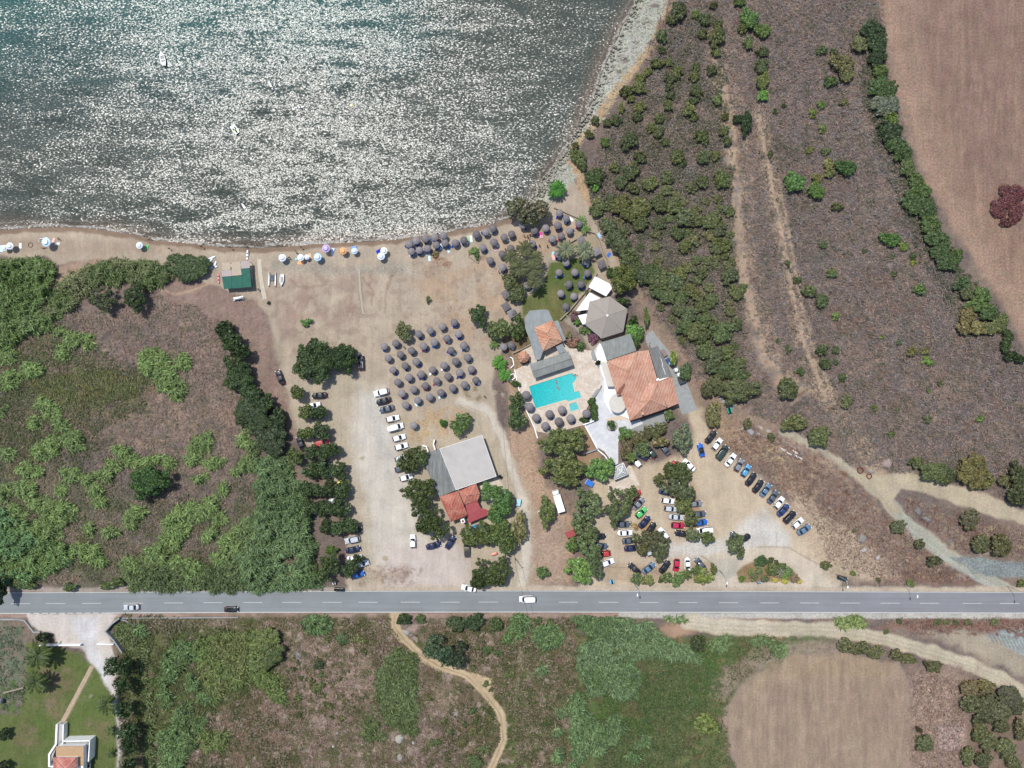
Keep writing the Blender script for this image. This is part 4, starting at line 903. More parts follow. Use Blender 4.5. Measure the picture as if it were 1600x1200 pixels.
# palms: arching fronds made of folded leaflets
PALM = {}
def palm_mesh(R, nf, seed, droop=0.5, wid=0.1):
    k = (R, nf, seed)
    if k in PALM: return PALM[k]
    rs = random.Random(seed); V = []; F = []
    for i in range(nf):
        a = i * 2.39996 + rs.uniform(-.15, .15); el = rs.uniform(0.05, 1.15); L = R * rs.uniform(0.8, 1.05); ns = 9; pts = []
        x = 0; z = 0; e = el
        for s in range(ns + 1):
            pts.append((x, z)); x += L / ns * math.cos(e) * 1.08; z += L / ns * math.sin(e); e -= (droop + el * 0.9) / ns * 1.6
        ca, sa = math.cos(a), math.sin(a)
        for s in range(1, ns + 1):
            for sub in (0.0, 0.5):
                x0, z0 = pts[s - 1]; x1, z1 = pts[s]; xx = x0 + (x1 - x0) * sub; zz = z0 + (z1 - z0) * sub; t = (s - 1 + sub) / ns
                wl = R * wid * math.sin(math.pi * min(1, 0.18 + 0.86 * t)) * 1.15 + 0.05
                for sd in (-1, 1):
                    fx = xx + wl * 0.75; b = len(V); w0 = 0.075 * R / 3
                    for (p, q, r) in ((xx - w0, 0, zz), (xx + w0 * 1.4, 0, zz), (fx + w0, sd * wl, zz - 0.7 * wl), (fx - w0 * 0.3, sd * wl, zz - 0.7 * wl)):
                        V.append((p * ca - q * sa, p * sa + q * ca, r))
                    F.append((b, b + 1, b + 2, b + 3))
        b = len(V)   # rachis
        for s in range(ns + 1):
            x0, z0 = pts[s]; w0 = 0.035 * (1.2 - s / ns) * R / 3
            for q in (-w0, w0): V.append((x0 * ca - q * sa, x0 * sa + q * ca, z0 + 0.02))
        for s in range(ns): F.append((b + 2 * s, b + 2 * s + 1, b + 2 * s + 3, b + 2 * s + 2))
    PALM[k] = mesh_from('palm_fronds', V, F, M['foliage']); return PALM[k]
def palm(px, py, r, h, tint=(92, 102, 70), nf=46, desc='date palm', group=None, name='palm_tree', label=None):
    x, y = W(px, py, h); root = empty(name, (x, y, 0)); R = r * S
    c = link('crown', palm_mesh(3.0, int(nf * .42), random.randint(0, 2)), None, root, (0, 0, h)); c.scale = (R / 2.9,) * 3; c.rotation_euler.z = random.uniform(0, 6)
    t = veg(tint, 0.9, .1); c.color = (*t, 1)
    mb = MB(); rr = 0.22 + h * 0.015
    mb.rings([[(rr * (1.15 if k % 2 else 1) * (1.3 - 0.3 * min(1, k / 4)) * math.cos(a * math.pi / 5), rr * (1.15 if k % 2 else 1) * (1.3 - 0.3 * min(1, k / 4)) * math.sin(a * math.pi / 5), -0.1 + (h + 0.2) * k / 12) for a in range(10)] for k in range(13)], close1=True)
    mb.build('trunk', M['bark'], root); tag(root, label, 'palm', group)
    if not label: auto(root, desc, px, py)
    return root

# ------------------------------------------------------------------ uncountable growth
def veg_points(mask_fn, bbox, dens, rs):
    x0, y0, x1, y1 = bbox; n = int((x1 - x0) * (y1 - y0) * S * S * dens)
    P = rs.rand(n, 2) * [x1 - x0, y1 - y0] + [x0, y0]; return P[:, 0], P[:, 1]
def blade_mesh(name, px, py, zb, zt, L, wd, az, col3, rs, droop=0.6, spread=1.0):
    """one arching two-piece leaf per point; px,py survey px of the leaf's foot at height zt"""
    n = len(px); f = S * (CAM_H - zt) / CAM_H; x = (px - 800) * f; y = (600 - py) * f
    d = np.stack([np.cos(az), np.sin(az)], 1); pn = np.stack([-d[:, 1], d[:, 0]], 1)
    up = rs.uniform(0.15, 0.8, n) * spread
    p0 = np.stack([x, y, zt], 1); m = p0.copy(); m[:, :2] += d * (L * 0.5)[:, None]; m[:, 2] += L * 0.5 * up
    e = m.copy(); e[:, :2] += d * (L * 0.5)[:, None]; e[:, 2] += L * (0.25 * up - droop * 0.5)
    w0 = np.zeros((n, 3)); w0[:, :2] = pn * (wd * 0.5)[:, None]; w0[:, 2] = rs.uniform(-.4, .4, n) * wd
    V = np.stack([p0 - w0 * .5, p0 + w0 * .5, m + w0, m - w0, e + w0 * .25, e - w0 * .25], 1).reshape(-1, 3); V[:, 2] = np.maximum(V[:, 2], 0.02)
    b = np.arange(n)[:, None] * 6; F = np.stack([b + [0, 1, 2, 3], b + [3, 2, 4, 5]], 1).reshape(-1, 4)
    return mesh_from(name, V, F, M['stuff'], np.repeat(col3, 6, 0))
def blob_field(x, y, shapes, warp=4.0, sc=14, seed=5):
    """0..1 inside a union of blobs / polygons, with a ragged edge; value grows inwards"""
    wx = fbm(x, y, sc, seed, 3) * warp; wy = fbm(x, y, sc, seed + 5, 3) * warp; X = x + wx; Y = y + wy
    m = np.full(x.shape, -1e9, np.float32)
    for s in shapes:
        if s[0] == 'line': m = np.maximum(m, s[2] / 2 - sdist(X.astype(np.float32), Y.astype(np.float32), s[1], False))
        elif isinstance(s, list):
            m = np.maximum(m, -sdist(X.astype(np.float32), Y.astype(np.float32), s))
        else:
            bx, by, rx, ry = s; q = np.sqrt(((X - bx) / rx) ** 2 + ((Y - by) / ry) ** 2); m = np.maximum(m, (1 - q) * min(rx, ry))
    return m
def cane(name, label, shapes, tint, tint2, dens=9.0, hmax=3.2, L=(0.7, 1.6), wd=(0.13, 0.32), az0=-0.9, azs=1.0, seed=1, cl=7.0, gap=0.0, cat='reed bed', warp=5, cmp=0.5, kk=1.05):
    rs = np.random.RandomState(seed); xs = []; ys = []
    for s in shapes:
        if isinstance(s, list): xs += [p[0] for p in s]; ys += [p[1] for p in s]
        else: xs += [s[0] - s[2], s[0] + s[2]]; ys += [s[1] - s[3], s[1] + s[3]]
    bb = (max(min(xs) - 5, -250), max(min(ys) - 5, -60), min(max(xs) + 5, 1850), min(max(ys) + 5, 1320))
    x, y = veg_points(None, bb, dens * 1.35, rs); x = x.astype(np.float32); y = y.astype(np.float32)
    m = blob_field(x, y, shapes, warp)
    c1 = fbm(x, y, cl, seed + 40, 2); c2 = fbm(x, y, cl * 4, seed + 60, 2)
    ok = (m > 0) & (c1 > gap - 1.2 + 0.0 * c2) & ((c1 * 0.6 + c2 * 0.5) > gap - 0.75)
    x, y, m, c1, c2 = x[ok], y[ok], m[ok], c1[ok], c2[ok]
    zt = hmax * np.clip(0.35 + 0.12 * m, 0, 1) * (0.6 + 0.5 * c1) * rs.uniform(cmp, 1.0, len(x)); zt = np.clip(zt, 0.15, None)
    az = az0 + rs.randn(len(x)) * azs; Ln = rs.uniform(*L, len(x)); Wd = rs.uniform(*wd, len(x))
    a = np.array(veg(tint, kk)) * [1.1, 1, .95]; b = np.array(veg(tint2, kk)) * [1.1, 1, .95]; t = sstep(-0.5, 0.7, c2 + rs.randn(len(x)) * 0.35)[:, None]
    c = (a * (1 - t) + b * t) * (0.6 + 0.75 * rs.rand(len(x)) ** 1.3)[:, None]
    me = blade_mesh(name, x, y, None, zt, Ln, Wd, az, c, rs)
    o = bpy.data.objects.new(name, me); col.objects.link(o); tag(o, label, cat, None, 'stuff'); return o
def tufts(name, label, shapes, tints, dens=3.0, hmax=0.5, L=(0.25, 0.7), wd=(0.12, 0.3), seed=1, lo=-2.0, sc=9, cat='dry scrub', warp=6, excl=None):
    rs = np.random.RandomState(seed); xs = []; ys = []
    for s in shapes:
        if isinstance(s, list): xs += [p[0] for p in s]; ys += [p[1] for p in s]
        else: xs += [s[0] - s[2], s[0] + s[2]]; ys += [s[1] - s[3], s[1] + s[3]]
    bb = (max(min(xs), -200), max(min(ys), -60), min(max(xs), 1800), min(max(ys), 1300))
    x, y = veg_points(None, bb, dens, rs); x = x.astype(np.float32); y = y.astype(np.float32); m = blob_field(x, y, shapes, warp)
    c1 = fbm(x, y, sc, seed + 3, 3); ok = (m > 0) & (c1 + rs.randn(len(x)) * 0.15 > lo)
    ok &= ~(blob_field(x, y, (excl or []) + TRACKS + (GREEN if name == 'dry_scrub' else []), 1) > 0)
    x, y, c1 = x[ok], y[ok], c1[ok]
    zt = hmax * np.clip(0.3 + 0.6 * (c1 - max(lo, -1)), 0.1, 1) * rs.rand(len(x)); az = rs.rand(len(x)) * 6.28
    T_ = np.array([C(*t) for t in tints]); k = ((fbm(x, y, sc * 2.2, seed + 9, 2) * 0.5 + 0.5) * len(tints) + rs.randn(len(x)) * 0.5).astype(int).clip(0, len(tints) - 1)
    me = blade_mesh(name, x, y, None, zt.astype(np.float32), rs.uniform(*L, len(x)), rs.uniform(*wd, len(x)), az, T_[k] * rs.uniform(0.8, 1.2, len(x))[:, None], rs, 0.4, 1.2)
    o = bpy.data.objects.new(name, me); col.objects.link(o); tag(o, label, cat, None, 'stuff'); return o
# ------------------------------------------------------------------ vegetation: placement
G1 = (72, 98, 44); G2 = (60, 84, 42); DK = (46, 66, 36); OL = (92, 102, 60); BR = (100, 150, 60); SH = (84, 92, 54)
def build_trees():
    g = 'mulberry trees along the west car park'
    for x, y, r in [(465, 613, 13), (478, 643, 14), (497, 643, 14), (478, 676, 13), (503, 673, 17), (462, 712, 15), (487, 706, 14), (507, 705, 16), (523, 703, 12),
                    (486, 735, 15), (505, 733, 15), (528, 735, 17), (480, 763, 14), (500, 765, 14), (518, 762, 15), (535, 765, 16), (488, 793, 15), (510, 793, 15), (532, 793, 18),
                    (512, 823, 14), (530, 823, 15), (548, 820, 14), (548, 886, 17), (560, 872, 8)]:
        tree(x, y, r, r * 0.88, 'leafy', (80, 100, 50) if x < 480 and y < 720 else (60, 84, 48), h=4.8, desc='bushy car park tree', group=g)
    tree(512, 885, 22, 24, 'leafy', (58, 78, 38), h=6.5, desc='dark leafy tree'); shrub(518, 858, 9, 8, G1, 'leafy', 'small palm-like shrub', h=2.0, group=None)
    tree(488, 568, 36, 34, 'dense', (52, 76, 38), h=7.5, label='largest dark green tree, left one of the pair beside the black parked car')
    tree(533, 560, 27, 26, 'dense', (48, 72, 38), h=7, label='smaller dark green tree touching the black parked car on its right')
    tree(232, 755, 32, 29, 'dense', (52, 88, 38), h=7.5, label='round bright dome tree alone in the reed field')
    tree(292, 418, 33, 26, 'dense', (48, 70, 30), h=3.2, label='wide dark dome bush left of the green-roofed hut', cat='bush')
    tree(160, 466, 26, 20, 'leafy', (62, 78, 44), h=4.5, label='dark olive bush, left of two below the reed belt'); tree(211, 466, 23, 22, 'leafy', (50, 72, 38), h=5, label='dark green bush, right of two below the reed belt')
    for x, y, rx, ry in [(350, 514, 17, 14), (362, 532, 20, 17), (377, 548, 16, 15), (370, 566, 22, 18), (372, 592, 27, 25), (392, 618, 22, 18), (388, 640, 26, 22), (412, 632, 18, 16), (405, 662, 25, 20), (424, 686, 28, 26), (436, 655, 12, 20)]:
        tree(x, y, rx, ry, 'dense' if y < 530 or y > 575 else 'leafy', (50, 74, 38) if y < 620 else (58, 78, 48), h=5.5, desc='dark hedge tree', group='evergreen hedge trees along the field')
    tree(632, 518, 15, 16, 'leafy', (84, 96, 58), h=4, desc='small leafy tree by the thatched parasols'); tree(747, 493, 16, 17, 'leafy', (54, 78, 44), h=4.5, desc='leafy tree near the parasols')
    tree(720, 661, 20, 18, 'leafy', (74, 104, 50), h=4.2, label='leafy tree standing alone above the flat pale roof'); shrub(693, 661, 5.5, 6, (78, 120, 50), 'leafy', 'small round shrub left of the lone tree', h=1.5, group=None, label='small round shrub just left of the lone leafy tree')
    shrub(480, 503, 10, 7, (82, 120, 60), 'shrub', group=None, label='low bright green bush on the sand above the big tree pair'); shrub(670, 468, 5, 6, (84, 98, 62), 'shrub', group=None, label='tiny bush alone on the open sand'); shrub(420, 473, 3, 3, G2, 'shrub', group=None, label='tiny dark plant below the white boardwalk', h=1)
    # around the pool garden
    tree(778, 513, 17, 19, 'leafy', (86, 104, 58), h=5, desc='leafy garden tree'); tree(808, 512, 13, 20, 'leafy', (70, 94, 46), h=5, desc='leafy garden tree')
    palm(772, 538, 10, 1.2, (104, 130, 70), 30, 'short spiky palm'); palm(780, 566, 14, 2.2, (84, 140, 50), 44, 'bright green fan palm'); palm(788, 585, 13, 2.0, (88, 144, 54), 40, 'bright green fan palm')
    for x, y, rx, ry in [(806, 628, 14, 16), (808, 655, 16, 17)]: tree(x, y, rx, ry, 'leafy', (70, 94, 54), h=5, desc='tree at the pool edge')
    shrub(806, 600, 8, 5, G2, 'dense', 'hedge shrub at the pool', group=None, h=1.2)
    tree(880, 689, 37, 30, 'leafy', (88, 106, 54), h=7.5, label='large olive-green tree just below the pool parasols'); tree(880, 735, 36, 28, 'leafy', (84, 100, 48), h=7, label='large yellow-green tree left of the bright green tree')
    tree(937, 731, 25, 23, 'leafy', (84, 128, 58), h=6, label='bright green round tree beside the pyramid pergola')
    tree(917, 788, 27, 27, 'leafy', (82, 104, 66), h=7, label='big grey-green tree right of the white box truck'); tree(965, 788, 24, 30, 'leafy', (72, 90, 50), h=6.5, label='dark tree beside the red pickup')
    tree(985, 770, 13, 12, 'leafy', (82, 98, 58), h=5, desc='small garden tree'); tree(855, 800, 17, 24, 'leafy', (84, 106, 52), h=5.5, label='leafy tree left of the white box truck')
    tree(913, 822, 22, 22, 'leafy', (86, 108, 60), h=6, desc='car park edge tree'); tree(920, 850, 20, 26, 'leafy', (78, 100, 60), h=6, desc='car park edge tree'); tree(928, 882, 18, 22, 'leafy', (72, 94, 60), h=5.5, desc='car park edge tree'); tree(893, 851, 11, 12, 'leafy', (88, 122, 58), h=4, desc='car park edge tree')
    tree(907, 890, 25, 25, 'leafy', (90, 126, 56), h=5.5, label='bright green tree by the road, left of the triangular plot'); shrub(849, 894, 13, 10, (84, 108, 56), 'leafy', 'low leafy bush', h=2.2, group=None)
    # garden right of patio
    for x, y, rx, ry, t in [(976, 677, 13, 11, (84, 122, 54)), (996, 684, 12, 14, (92, 96, 60)), (1010, 676, 14, 14, (88, 94, 58)), (1028, 670, 17, 12, (82, 92, 54)), (978, 698, 12, 16, (96, 92, 64)), (1004, 700, 14, 15, (82, 108, 60)), (986, 712, 11, 10, (96, 122, 58)), (1032, 690, 12, 10, (108, 108, 66))]:
        tree(x, y, rx, ry, 'leafy', t, h=3.6, desc='mixed garden bush', group='bushes in the bed beside the white patio')
    tree(1064, 686, 22, 22, 'leafy', (94, 112, 88), h=5.5, label='grey-green round tree right of the garden bed')
    tree(1046, 649, 9, 9, 'leafy', (86, 110, 56), h=2.5, label='small bush at the corner of the large tiled restaurant')
    tree(975, 438, 23, 22, 'dense', (84, 100, 44), h=8, label='round umbrella pine right of the white sails'); shrub(953, 426, 8, 9, G2, 'shrub', 'garden shrub', h=2, group=None)
    for x, y, rx, ry, t in [(990, 500, 8, 8, G2), (988, 515, 12, 12, (88, 138, 56)), (997, 522, 11, 14, (70, 112, 48)), (991, 536, 10, 8, G1), (972, 471, 10, 7, G2), (1010, 495, 5, 14, (98, 120, 60)), (1052, 560, 5, 14, (120, 146, 60)), (1071, 580, 12, 14, (76, 100, 60))]:
        tree(x, y, rx, ry, 'leafy', t, h=3.2, desc='leafy courtyard bush', cat='bush', name='leafy_bush')
    for x, y, rx, ry, t, d in [(927, 529, 9, 10, (112, 66, 92), 'purple bougainvillea bush'), (897, 494, 8, 9, (118, 78, 98), 'purple bougainvillea bush'), (896, 534, 10, 9, (140, 104, 92), 'pinkish flowering bush'),
                               (907, 541, 9, 8, (84, 108, 60), 'green garden bush'), (903, 503, 7, 6, (96, 140, 60), 'bright green garden bush'), (914, 516, 10, 9, (92, 118, 62), 'green garden bush'), (888, 524, 6, 8, (130, 124, 84), 'straw-coloured garden bush')]:
        shrub(x, y, rx, ry, t, 'shrub', d, h=1.8, group=None)
    for x, y, rx, ry in [(925, 628, 7, 8), (927, 640, 7, 11), (929, 650, 7, 8), (914, 655, 9, 6)]: shrub(x, y, rx, ry, (58, 84, 38), 'dense', 'clipped hedge shrub', h=1.6, group='clipped hedge by the pool corner')
    # coast
    tree(806, 326, 20, 17, 'leafy', (100, 110, 82), h=7, label='left grey-green tree leaning over the water edge'); tree(838, 328, 20, 18, 'leafy', (98, 104, 80), h=6.5, label='right grey-green tree of the pair on the shore'); tree(828, 345, 12, 10, 'leafy', (104, 114, 80), h=5, label='small lower tree joined to the pair on the shore')
    palm(871, 295, 16, 2.5, (70, 126, 46), 70, label='bright green bushy palm at the foot of the cliff'); palm(863, 302, 9, 2, (66, 110, 46), 40, label='small palm beside the bright green bushy palm'); palm(908, 345, 11, 1.4, (112, 142, 80), 34, label='upper pale agave on the terrace wall'); palm(915, 358, 10, 1.2, (108, 140, 78), 30, label='lower pale agave on the terrace wall')
    palm(884, 390, 17, 4.5, (116, 124, 98), 60, label='left silvery date palm on the lawn'); palm(913, 391, 17, 4.5, (118, 128, 102), 60, label='right silvery date palm on the lawn')
    for x, y, r, n in [(820, 389, 16, 'upper'), (799, 402, 14, 'left'), (812, 418, 19, 'middle'), (832, 421, 20, 'right'), (838, 402, 13, 'small inner'), (835, 440, 15, 'lowest')]: palm(x, y, r, 6.0, (92, 98, 66), 54, label=f'{n} date palm of the dense cluster beside the lawn')
    tree(799, 440, 17, 18, 'leafy', (84, 98, 56), h=4, label='olive bush at lower left of the palm cluster'); tree(808, 458, 17, 14, 'leafy', (74, 90, 54), h=3.5, label='olive bush below the palm cluster')
    shrub(679, 396, 7, 6, (120, 108, 70), 'shrub', h=1, group=None, label='dry bush on the stony patch among shoreline parasols'); shrub(741, 391, 8, 6, (92, 120, 62), 'shrub', h=1.2, group=None, label='upper bush in the stone planter on the beach'); shrub(745, 400, 5, 6, (84, 116, 60), 'shrub', h=1.2, group=None, label='lower bush inside the stone planter on the beach')
    palm(917, 457, 7, 1.0, (92, 100, 60), 24, 'small fan palm')
    # restaurant trees
    for x, y, rx, ry, t, h in [(635, 722, 16, 18, (74, 94, 50), 5.5), (655, 715, 17, 18, (72, 92, 50), 5.5), (655, 764, 27, 24, (64, 84, 40), 7.5), (662, 795, 24, 22, (62, 82, 40), 7), (680, 822, 24, 22, (60, 80, 38), 7.5), (664, 818, 14, 16, (62, 82, 40), 6),
                               (772, 772, 25, 20, (74, 112, 54), 6.5), (788, 785, 18, 20, (70, 108, 54), 6), (776, 805, 16, 16, (72, 108, 52), 6), (735, 836, 20, 16, (76, 96, 48), 6), (757, 832, 20, 18, (74, 94, 46), 6), (778, 832, 22, 20, (76, 98, 46), 6.5), (793, 848, 16, 18, (78, 100, 50), 6), (811, 824, 14, 24, (112, 118, 70), 5),
                               (758, 888, 22, 18, (64, 84, 40), 6), (780, 890, 22, 20, (66, 86, 42), 6), (750, 906, 18, 14, (58, 78, 38), 6), (772, 902, 18, 14, (62, 80, 40), 6)]:
        tree(x, y, rx, ry, 'leafy', t, h=h, desc='broad leafy tree', group='broad trees around the flat-roofed taverna')
    # east car park islands
    for x, y, rx, ry, t in [(1048, 735, 16, 13, (70, 88, 46)), (1066, 738, 17, 19, (66, 84, 42)), (1030, 750, 9, 10, (92, 100, 62)), (1048, 760, 17, 14, (84, 100, 70)), (1070, 768, 16, 16, (82, 98, 66)), (1068, 790, 17, 15, (92, 106, 54)), (1080, 810, 13, 13, (88, 104, 62)), (1082, 834, 11, 13, (92, 108, 76)), (1106, 840, 12, 10, (92, 112, 60)),
                            (1022, 842, 23, 20, (74, 84, 54)), (1032, 860, 16, 16, (72, 84, 54)), (1003, 856, 12, 10, (96, 98, 56)), (995, 840, 8, 8, (98, 112, 72)), (1149, 851, 17, 18, (78, 96, 60))]:
        tree(x, y, rx, ry, 'leafy', t, h=4.6, desc='car park island tree', group='trees on the east car park islands')
    for x, y, rx, ry, t in [(993, 904, 10, 10, (92, 118, 72)), (1010, 905, 10, 9, (116, 128, 72)), (1040, 902, 9, 9, (94, 116, 66)), (1058, 903, 15, 12, (84, 118, 58)), (1099, 900, 18, 13, (112, 134, 56)), (1115, 888, 6, 8, (98, 110, 62)), (1073, 897, 7, 8, (92, 110, 60)), (1088, 892, 8, 8, (90, 116, 60))]:
        tree(x, y, rx, ry, 'leafy', t, h=3.2, desc='small roadside tree', group='small trees between car park and road')
    shrub(1032, 908, 4, 4, SH, 'dense', 'tiny clipped shrub', h=1, group=None); shrub(992, 824, 7, 6, (150, 128, 80), 'shrub', 'dry straw-coloured shrub', h=.8, group=None); shrub(986, 818, 5, 5, (148, 128, 80), 'shrub', 'dry straw-coloured shrub', h=.8, group=None)
    for x, y, rx, ry, t, d in [(1190, 877, 12, 10, (54, 76, 40), 'largest dark dome shrub'), (1204, 875, 5, 5, (82, 92, 56), 'small round shrub'), (1159, 904, 5.5, 5, (92, 116, 48), 'bright round shrub'), (1173, 892, 5, 5, (98, 112, 62), 'small round shrub'), (1178, 901, 8, 7, (84, 92, 58), 'low grey shrub'),
                            (1186, 891, 6, 7, (96, 106, 68), 'low grey shrub'), (1195, 904, 8, 6, (90, 94, 62), 'low grey shrub'), (1206, 890, 12, 10, (78, 92, 48), 'broad olive shrub'), (1221, 886, 9, 8, (72, 88, 48), 'broad olive shrub'), (1230, 893, 9, 9, (84, 104, 54), 'broad olive shrub'), (1226, 901, 7, 6, (100, 130, 60), 'bright round shrub'),
                            (1211, 907, 4.5, 3.5, (176, 168, 56), 'yellow flowering shrub'), (1226, 909, 5, 3.5, (184, 176, 56), 'yellow flowering shrub'), (1249, 909, 4, 3, (170, 160, 70), 'yellow flowering shrub'), (1242, 904, 8, 7, (112, 98, 78), 'brown wilted shrub'), (1213, 878, 4, 4, (70, 80, 50), 'small round shrub')]:
        shrub(x, y, rx, ry, t, 'dense', d, h=1.4 if rx > 9 else 0.9, group='planted flower bed by the road')
    palm(1219, 895, 9, 1.3, (120, 126, 104), 26, label='silvery palm among shrubs in the roadside flower bed')
    # bottom left estate
    palm(60, 1023, 25, 5, (74, 92, 48), 60, label='upper date palm at the left lawn edge'); palm(56, 1065, 22, 4.5, (74, 92, 46), 56, label='second date palm at the left lawn edge'); palm(166, 1100, 19, 4, (78, 96, 48), 52, label='date palm beside the dark avenue trees')
    palm(171, 1142, 10, 2, (82, 104, 54), 30, label='small palm right of the terracotta house'); palm(172, 1177, 9, 1.5, (72, 94, 48), 26, label='smallest palm right of the terracotta house')
    for i, (x, y, rx, ry) in enumerate([(176, 1040, 20, 18), (196, 1042, 15, 15), (196, 1070, 17, 17), (197, 1106, 15, 15), (202, 1142, 17, 19), (206, 1165, 15, 16), (204, 1197, 15, 14)]):
        tree(x, y, rx, ry, 'wispy', (48, 74, 42), h=8, label=f'dark needle tree, {nth(i)} from the road in the driveway avenue', group='dark avenue trees along the driveway')
    tree(67, 997, 11, 10, 'dense', (42, 58, 36), h=3, label='dark round bush behind the white gate wall'); tree(6, 1146, 10, 9, 'leafy', (52, 70, 40), h=3, label='dark bush cut by the left edge above the corner'); tree(7, 1196, 9, 8, 'leafy', (52, 70, 40), h=3, label='dark bush in the bottom left corner'); tree(2, 918, 12, 22, 'leafy', (42, 58, 34), h=7, label='dark tree cut by the left edge above the road')
    for x, y in [(12, 908), (32, 912), (48, 914), (112, 916), (170, 914), (183, 908)]: shrub(x, y, 12, 8, (76, 92, 50), 'leafy', 'verge bush', h=1.8, group='bushes along the road verge')
    # south of the road
    for x, y, rx, ry, t, d, h in [(631, 968, 13, 10, (50, 72, 36), 'dark green bush', 2.8), (657, 967, 9, 8, (80, 102, 56), 'mid green bush', 2), (712, 975, 20, 13, (56, 76, 40), 'dark green bush', 3.5), (740, 973, 19, 14, (50, 74, 40), 'dark green bush', 3.5), (775, 976, 13, 12, (60, 82, 40), 'dark green bush', 3),
                                  (680, 1000, 16, 14, (66, 92, 62), 'feathery dark tree', 5), (690, 1022, 20, 20, (56, 84, 58), 'feathery dark tree', 5.5), (712, 1030, 16, 18, (52, 74, 50), 'feathery dark tree', 5.5), (721, 1007, 9, 8, (58, 80, 54), 'feathery dark tree', 4), (672, 1015, 12, 16, (64, 92, 60), 'feathery dark tree', 4),
                                  (1091, 1006, 15, 15, (56, 72, 38), 'dark leafy tree', 4.5), (1104, 1132, 18, 19, (90, 106, 44), 'yellow-green round bush', 3.5), (412, 1000, 26, 20, (84, 104, 50), 'light green bushy tree', 4), (422, 1022, 22, 20, (72, 92, 46), 'light green bushy tree', 4.5), (405, 1035, 22, 18, (88, 108, 52), 'light green bushy tree', 4),
                                  (498, 1040, 9, 8, (50, 70, 40), 'dark round bush', 1.6)]:
        tree(x, y, rx, ry, 'dense' if 'feathery' not in d else 'wispy', t, h=h, desc=d, cat='tree' if h > 3.4 else 'bush')
    sm = [(465, 1035, 4), (459, 1046, 4.5), (511, 1000, 6), (534, 999, 12), (560, 998, 9), (569, 1018, 6), (470, 1059, 5), (479, 1062, 3.5), (488, 1063, 5), (500, 1072, 8), (491, 1079, 5), (500, 1053, 6), (507, 1101, 5), (515, 1103, 6), (539, 1097, 5), (534, 1122, 6), (518, 1121, 4), (466, 1115, 5), (466, 1090, 6), (449, 1050, 3),
          (667, 1090, 6), (676, 1094, 3), (743, 1128, 5), (737, 1110, 6), (765, 1122, 5), (725, 1132, 6), (738, 1143, 7), (753, 1144, 5), (758, 1068, 6), (768, 1078, 4), (795, 1055, 9), (788, 1070, 5), (722, 1160, 8), (693, 1126, 6), (760, 1016, 8), (778, 1020, 8), (745, 1012, 6), (740, 1042, 4), (790, 1000, 9), (600, 1062, 4), (680, 1160, 9), (705, 1145, 6), (742, 1190, 14), (755, 1170, 10), (840, 970, 7), (858, 971, 5)]
    for x, y, r in sm: shrub(x, y, r * 1.1, r * 0.95, random.choice([(82, 92, 50), (92, 94, 52), (72, 88, 48)]), 'shrub', 'low green shrub', h=min(1.4, 0.4 + r * 0.12), group='low shrubs south of the road')
    for x, y, rx, ry in [(1322, 1009, 13, 14), (1348, 1013, 13, 12), (1368, 1020, 16, 11), (1402, 1024, 12, 10), (1420, 1030, 14, 9), (1461, 1042, 14, 10), (1448, 1037, 4, 4)]: tree(x, y, rx, ry, 'dense', (84, 90, 54), h=2.8, desc='olive hedge bush', cat='bush', name='hedge_bush')
    for x, y, rx, ry, t in [(1518, 1075, 18, 14, (98, 92, 58)), (1540, 1072, 16, 12, (96, 92, 54)), (1520, 1100, 18, 18, (78, 84, 50)), (1545, 1098, 18, 16, (76, 82, 50)), (1540, 1120, 18, 14, (72, 82, 50)), (1578, 1090, 22, 20, (76, 82, 58)), (1565, 1112, 20, 16, (80, 86, 58)), (1590, 1105, 14, 14, (74, 82, 52)), (1565, 1135, 14, 12, (80, 86, 54)), (1532, 1137, 12, 10, (88, 96, 58)),
                            (1545, 1158, 18, 16, (84, 92, 54)), (1528, 1150, 10, 10, (78, 88, 50)), (1513, 1182, 13, 16, (84, 96, 54)), (1537, 1188, 16, 14, (76, 84, 52)), (1572, 1170, 20, 18, (82, 92, 54)), (1585, 1195, 14, 14, (80, 90, 52)), (1594, 1140, 9, 20, (90, 92, 56)), (1445, 1162, 15, 15, (80, 90, 58)), (1437, 1141, 4, 4, (84, 80, 62))]:
        tree(x, y, rx, ry, 'dense', t, h=3.4, desc='dense thicket bush', cat='bush', group='thicket beside the southern field', name='thicket_bush')
    for x, y, r in [(1338, 970, 9), (1264, 972, 7), (1287, 971, 8), (1312, 972, 5), (1355, 972, 7)]: pass
    for x, y, r in [(1465, 972, 7), (1480, 972, 6), (1494, 973, 5), (1512, 972, 6), (1554, 972, 8), (1405, 971, 5), (1385, 986, 5)]: shrub(x, y, r, r * .8, (88, 94, 60), 'dense', 'small verge shrub', h=.9, group='shrubs along the south verge')
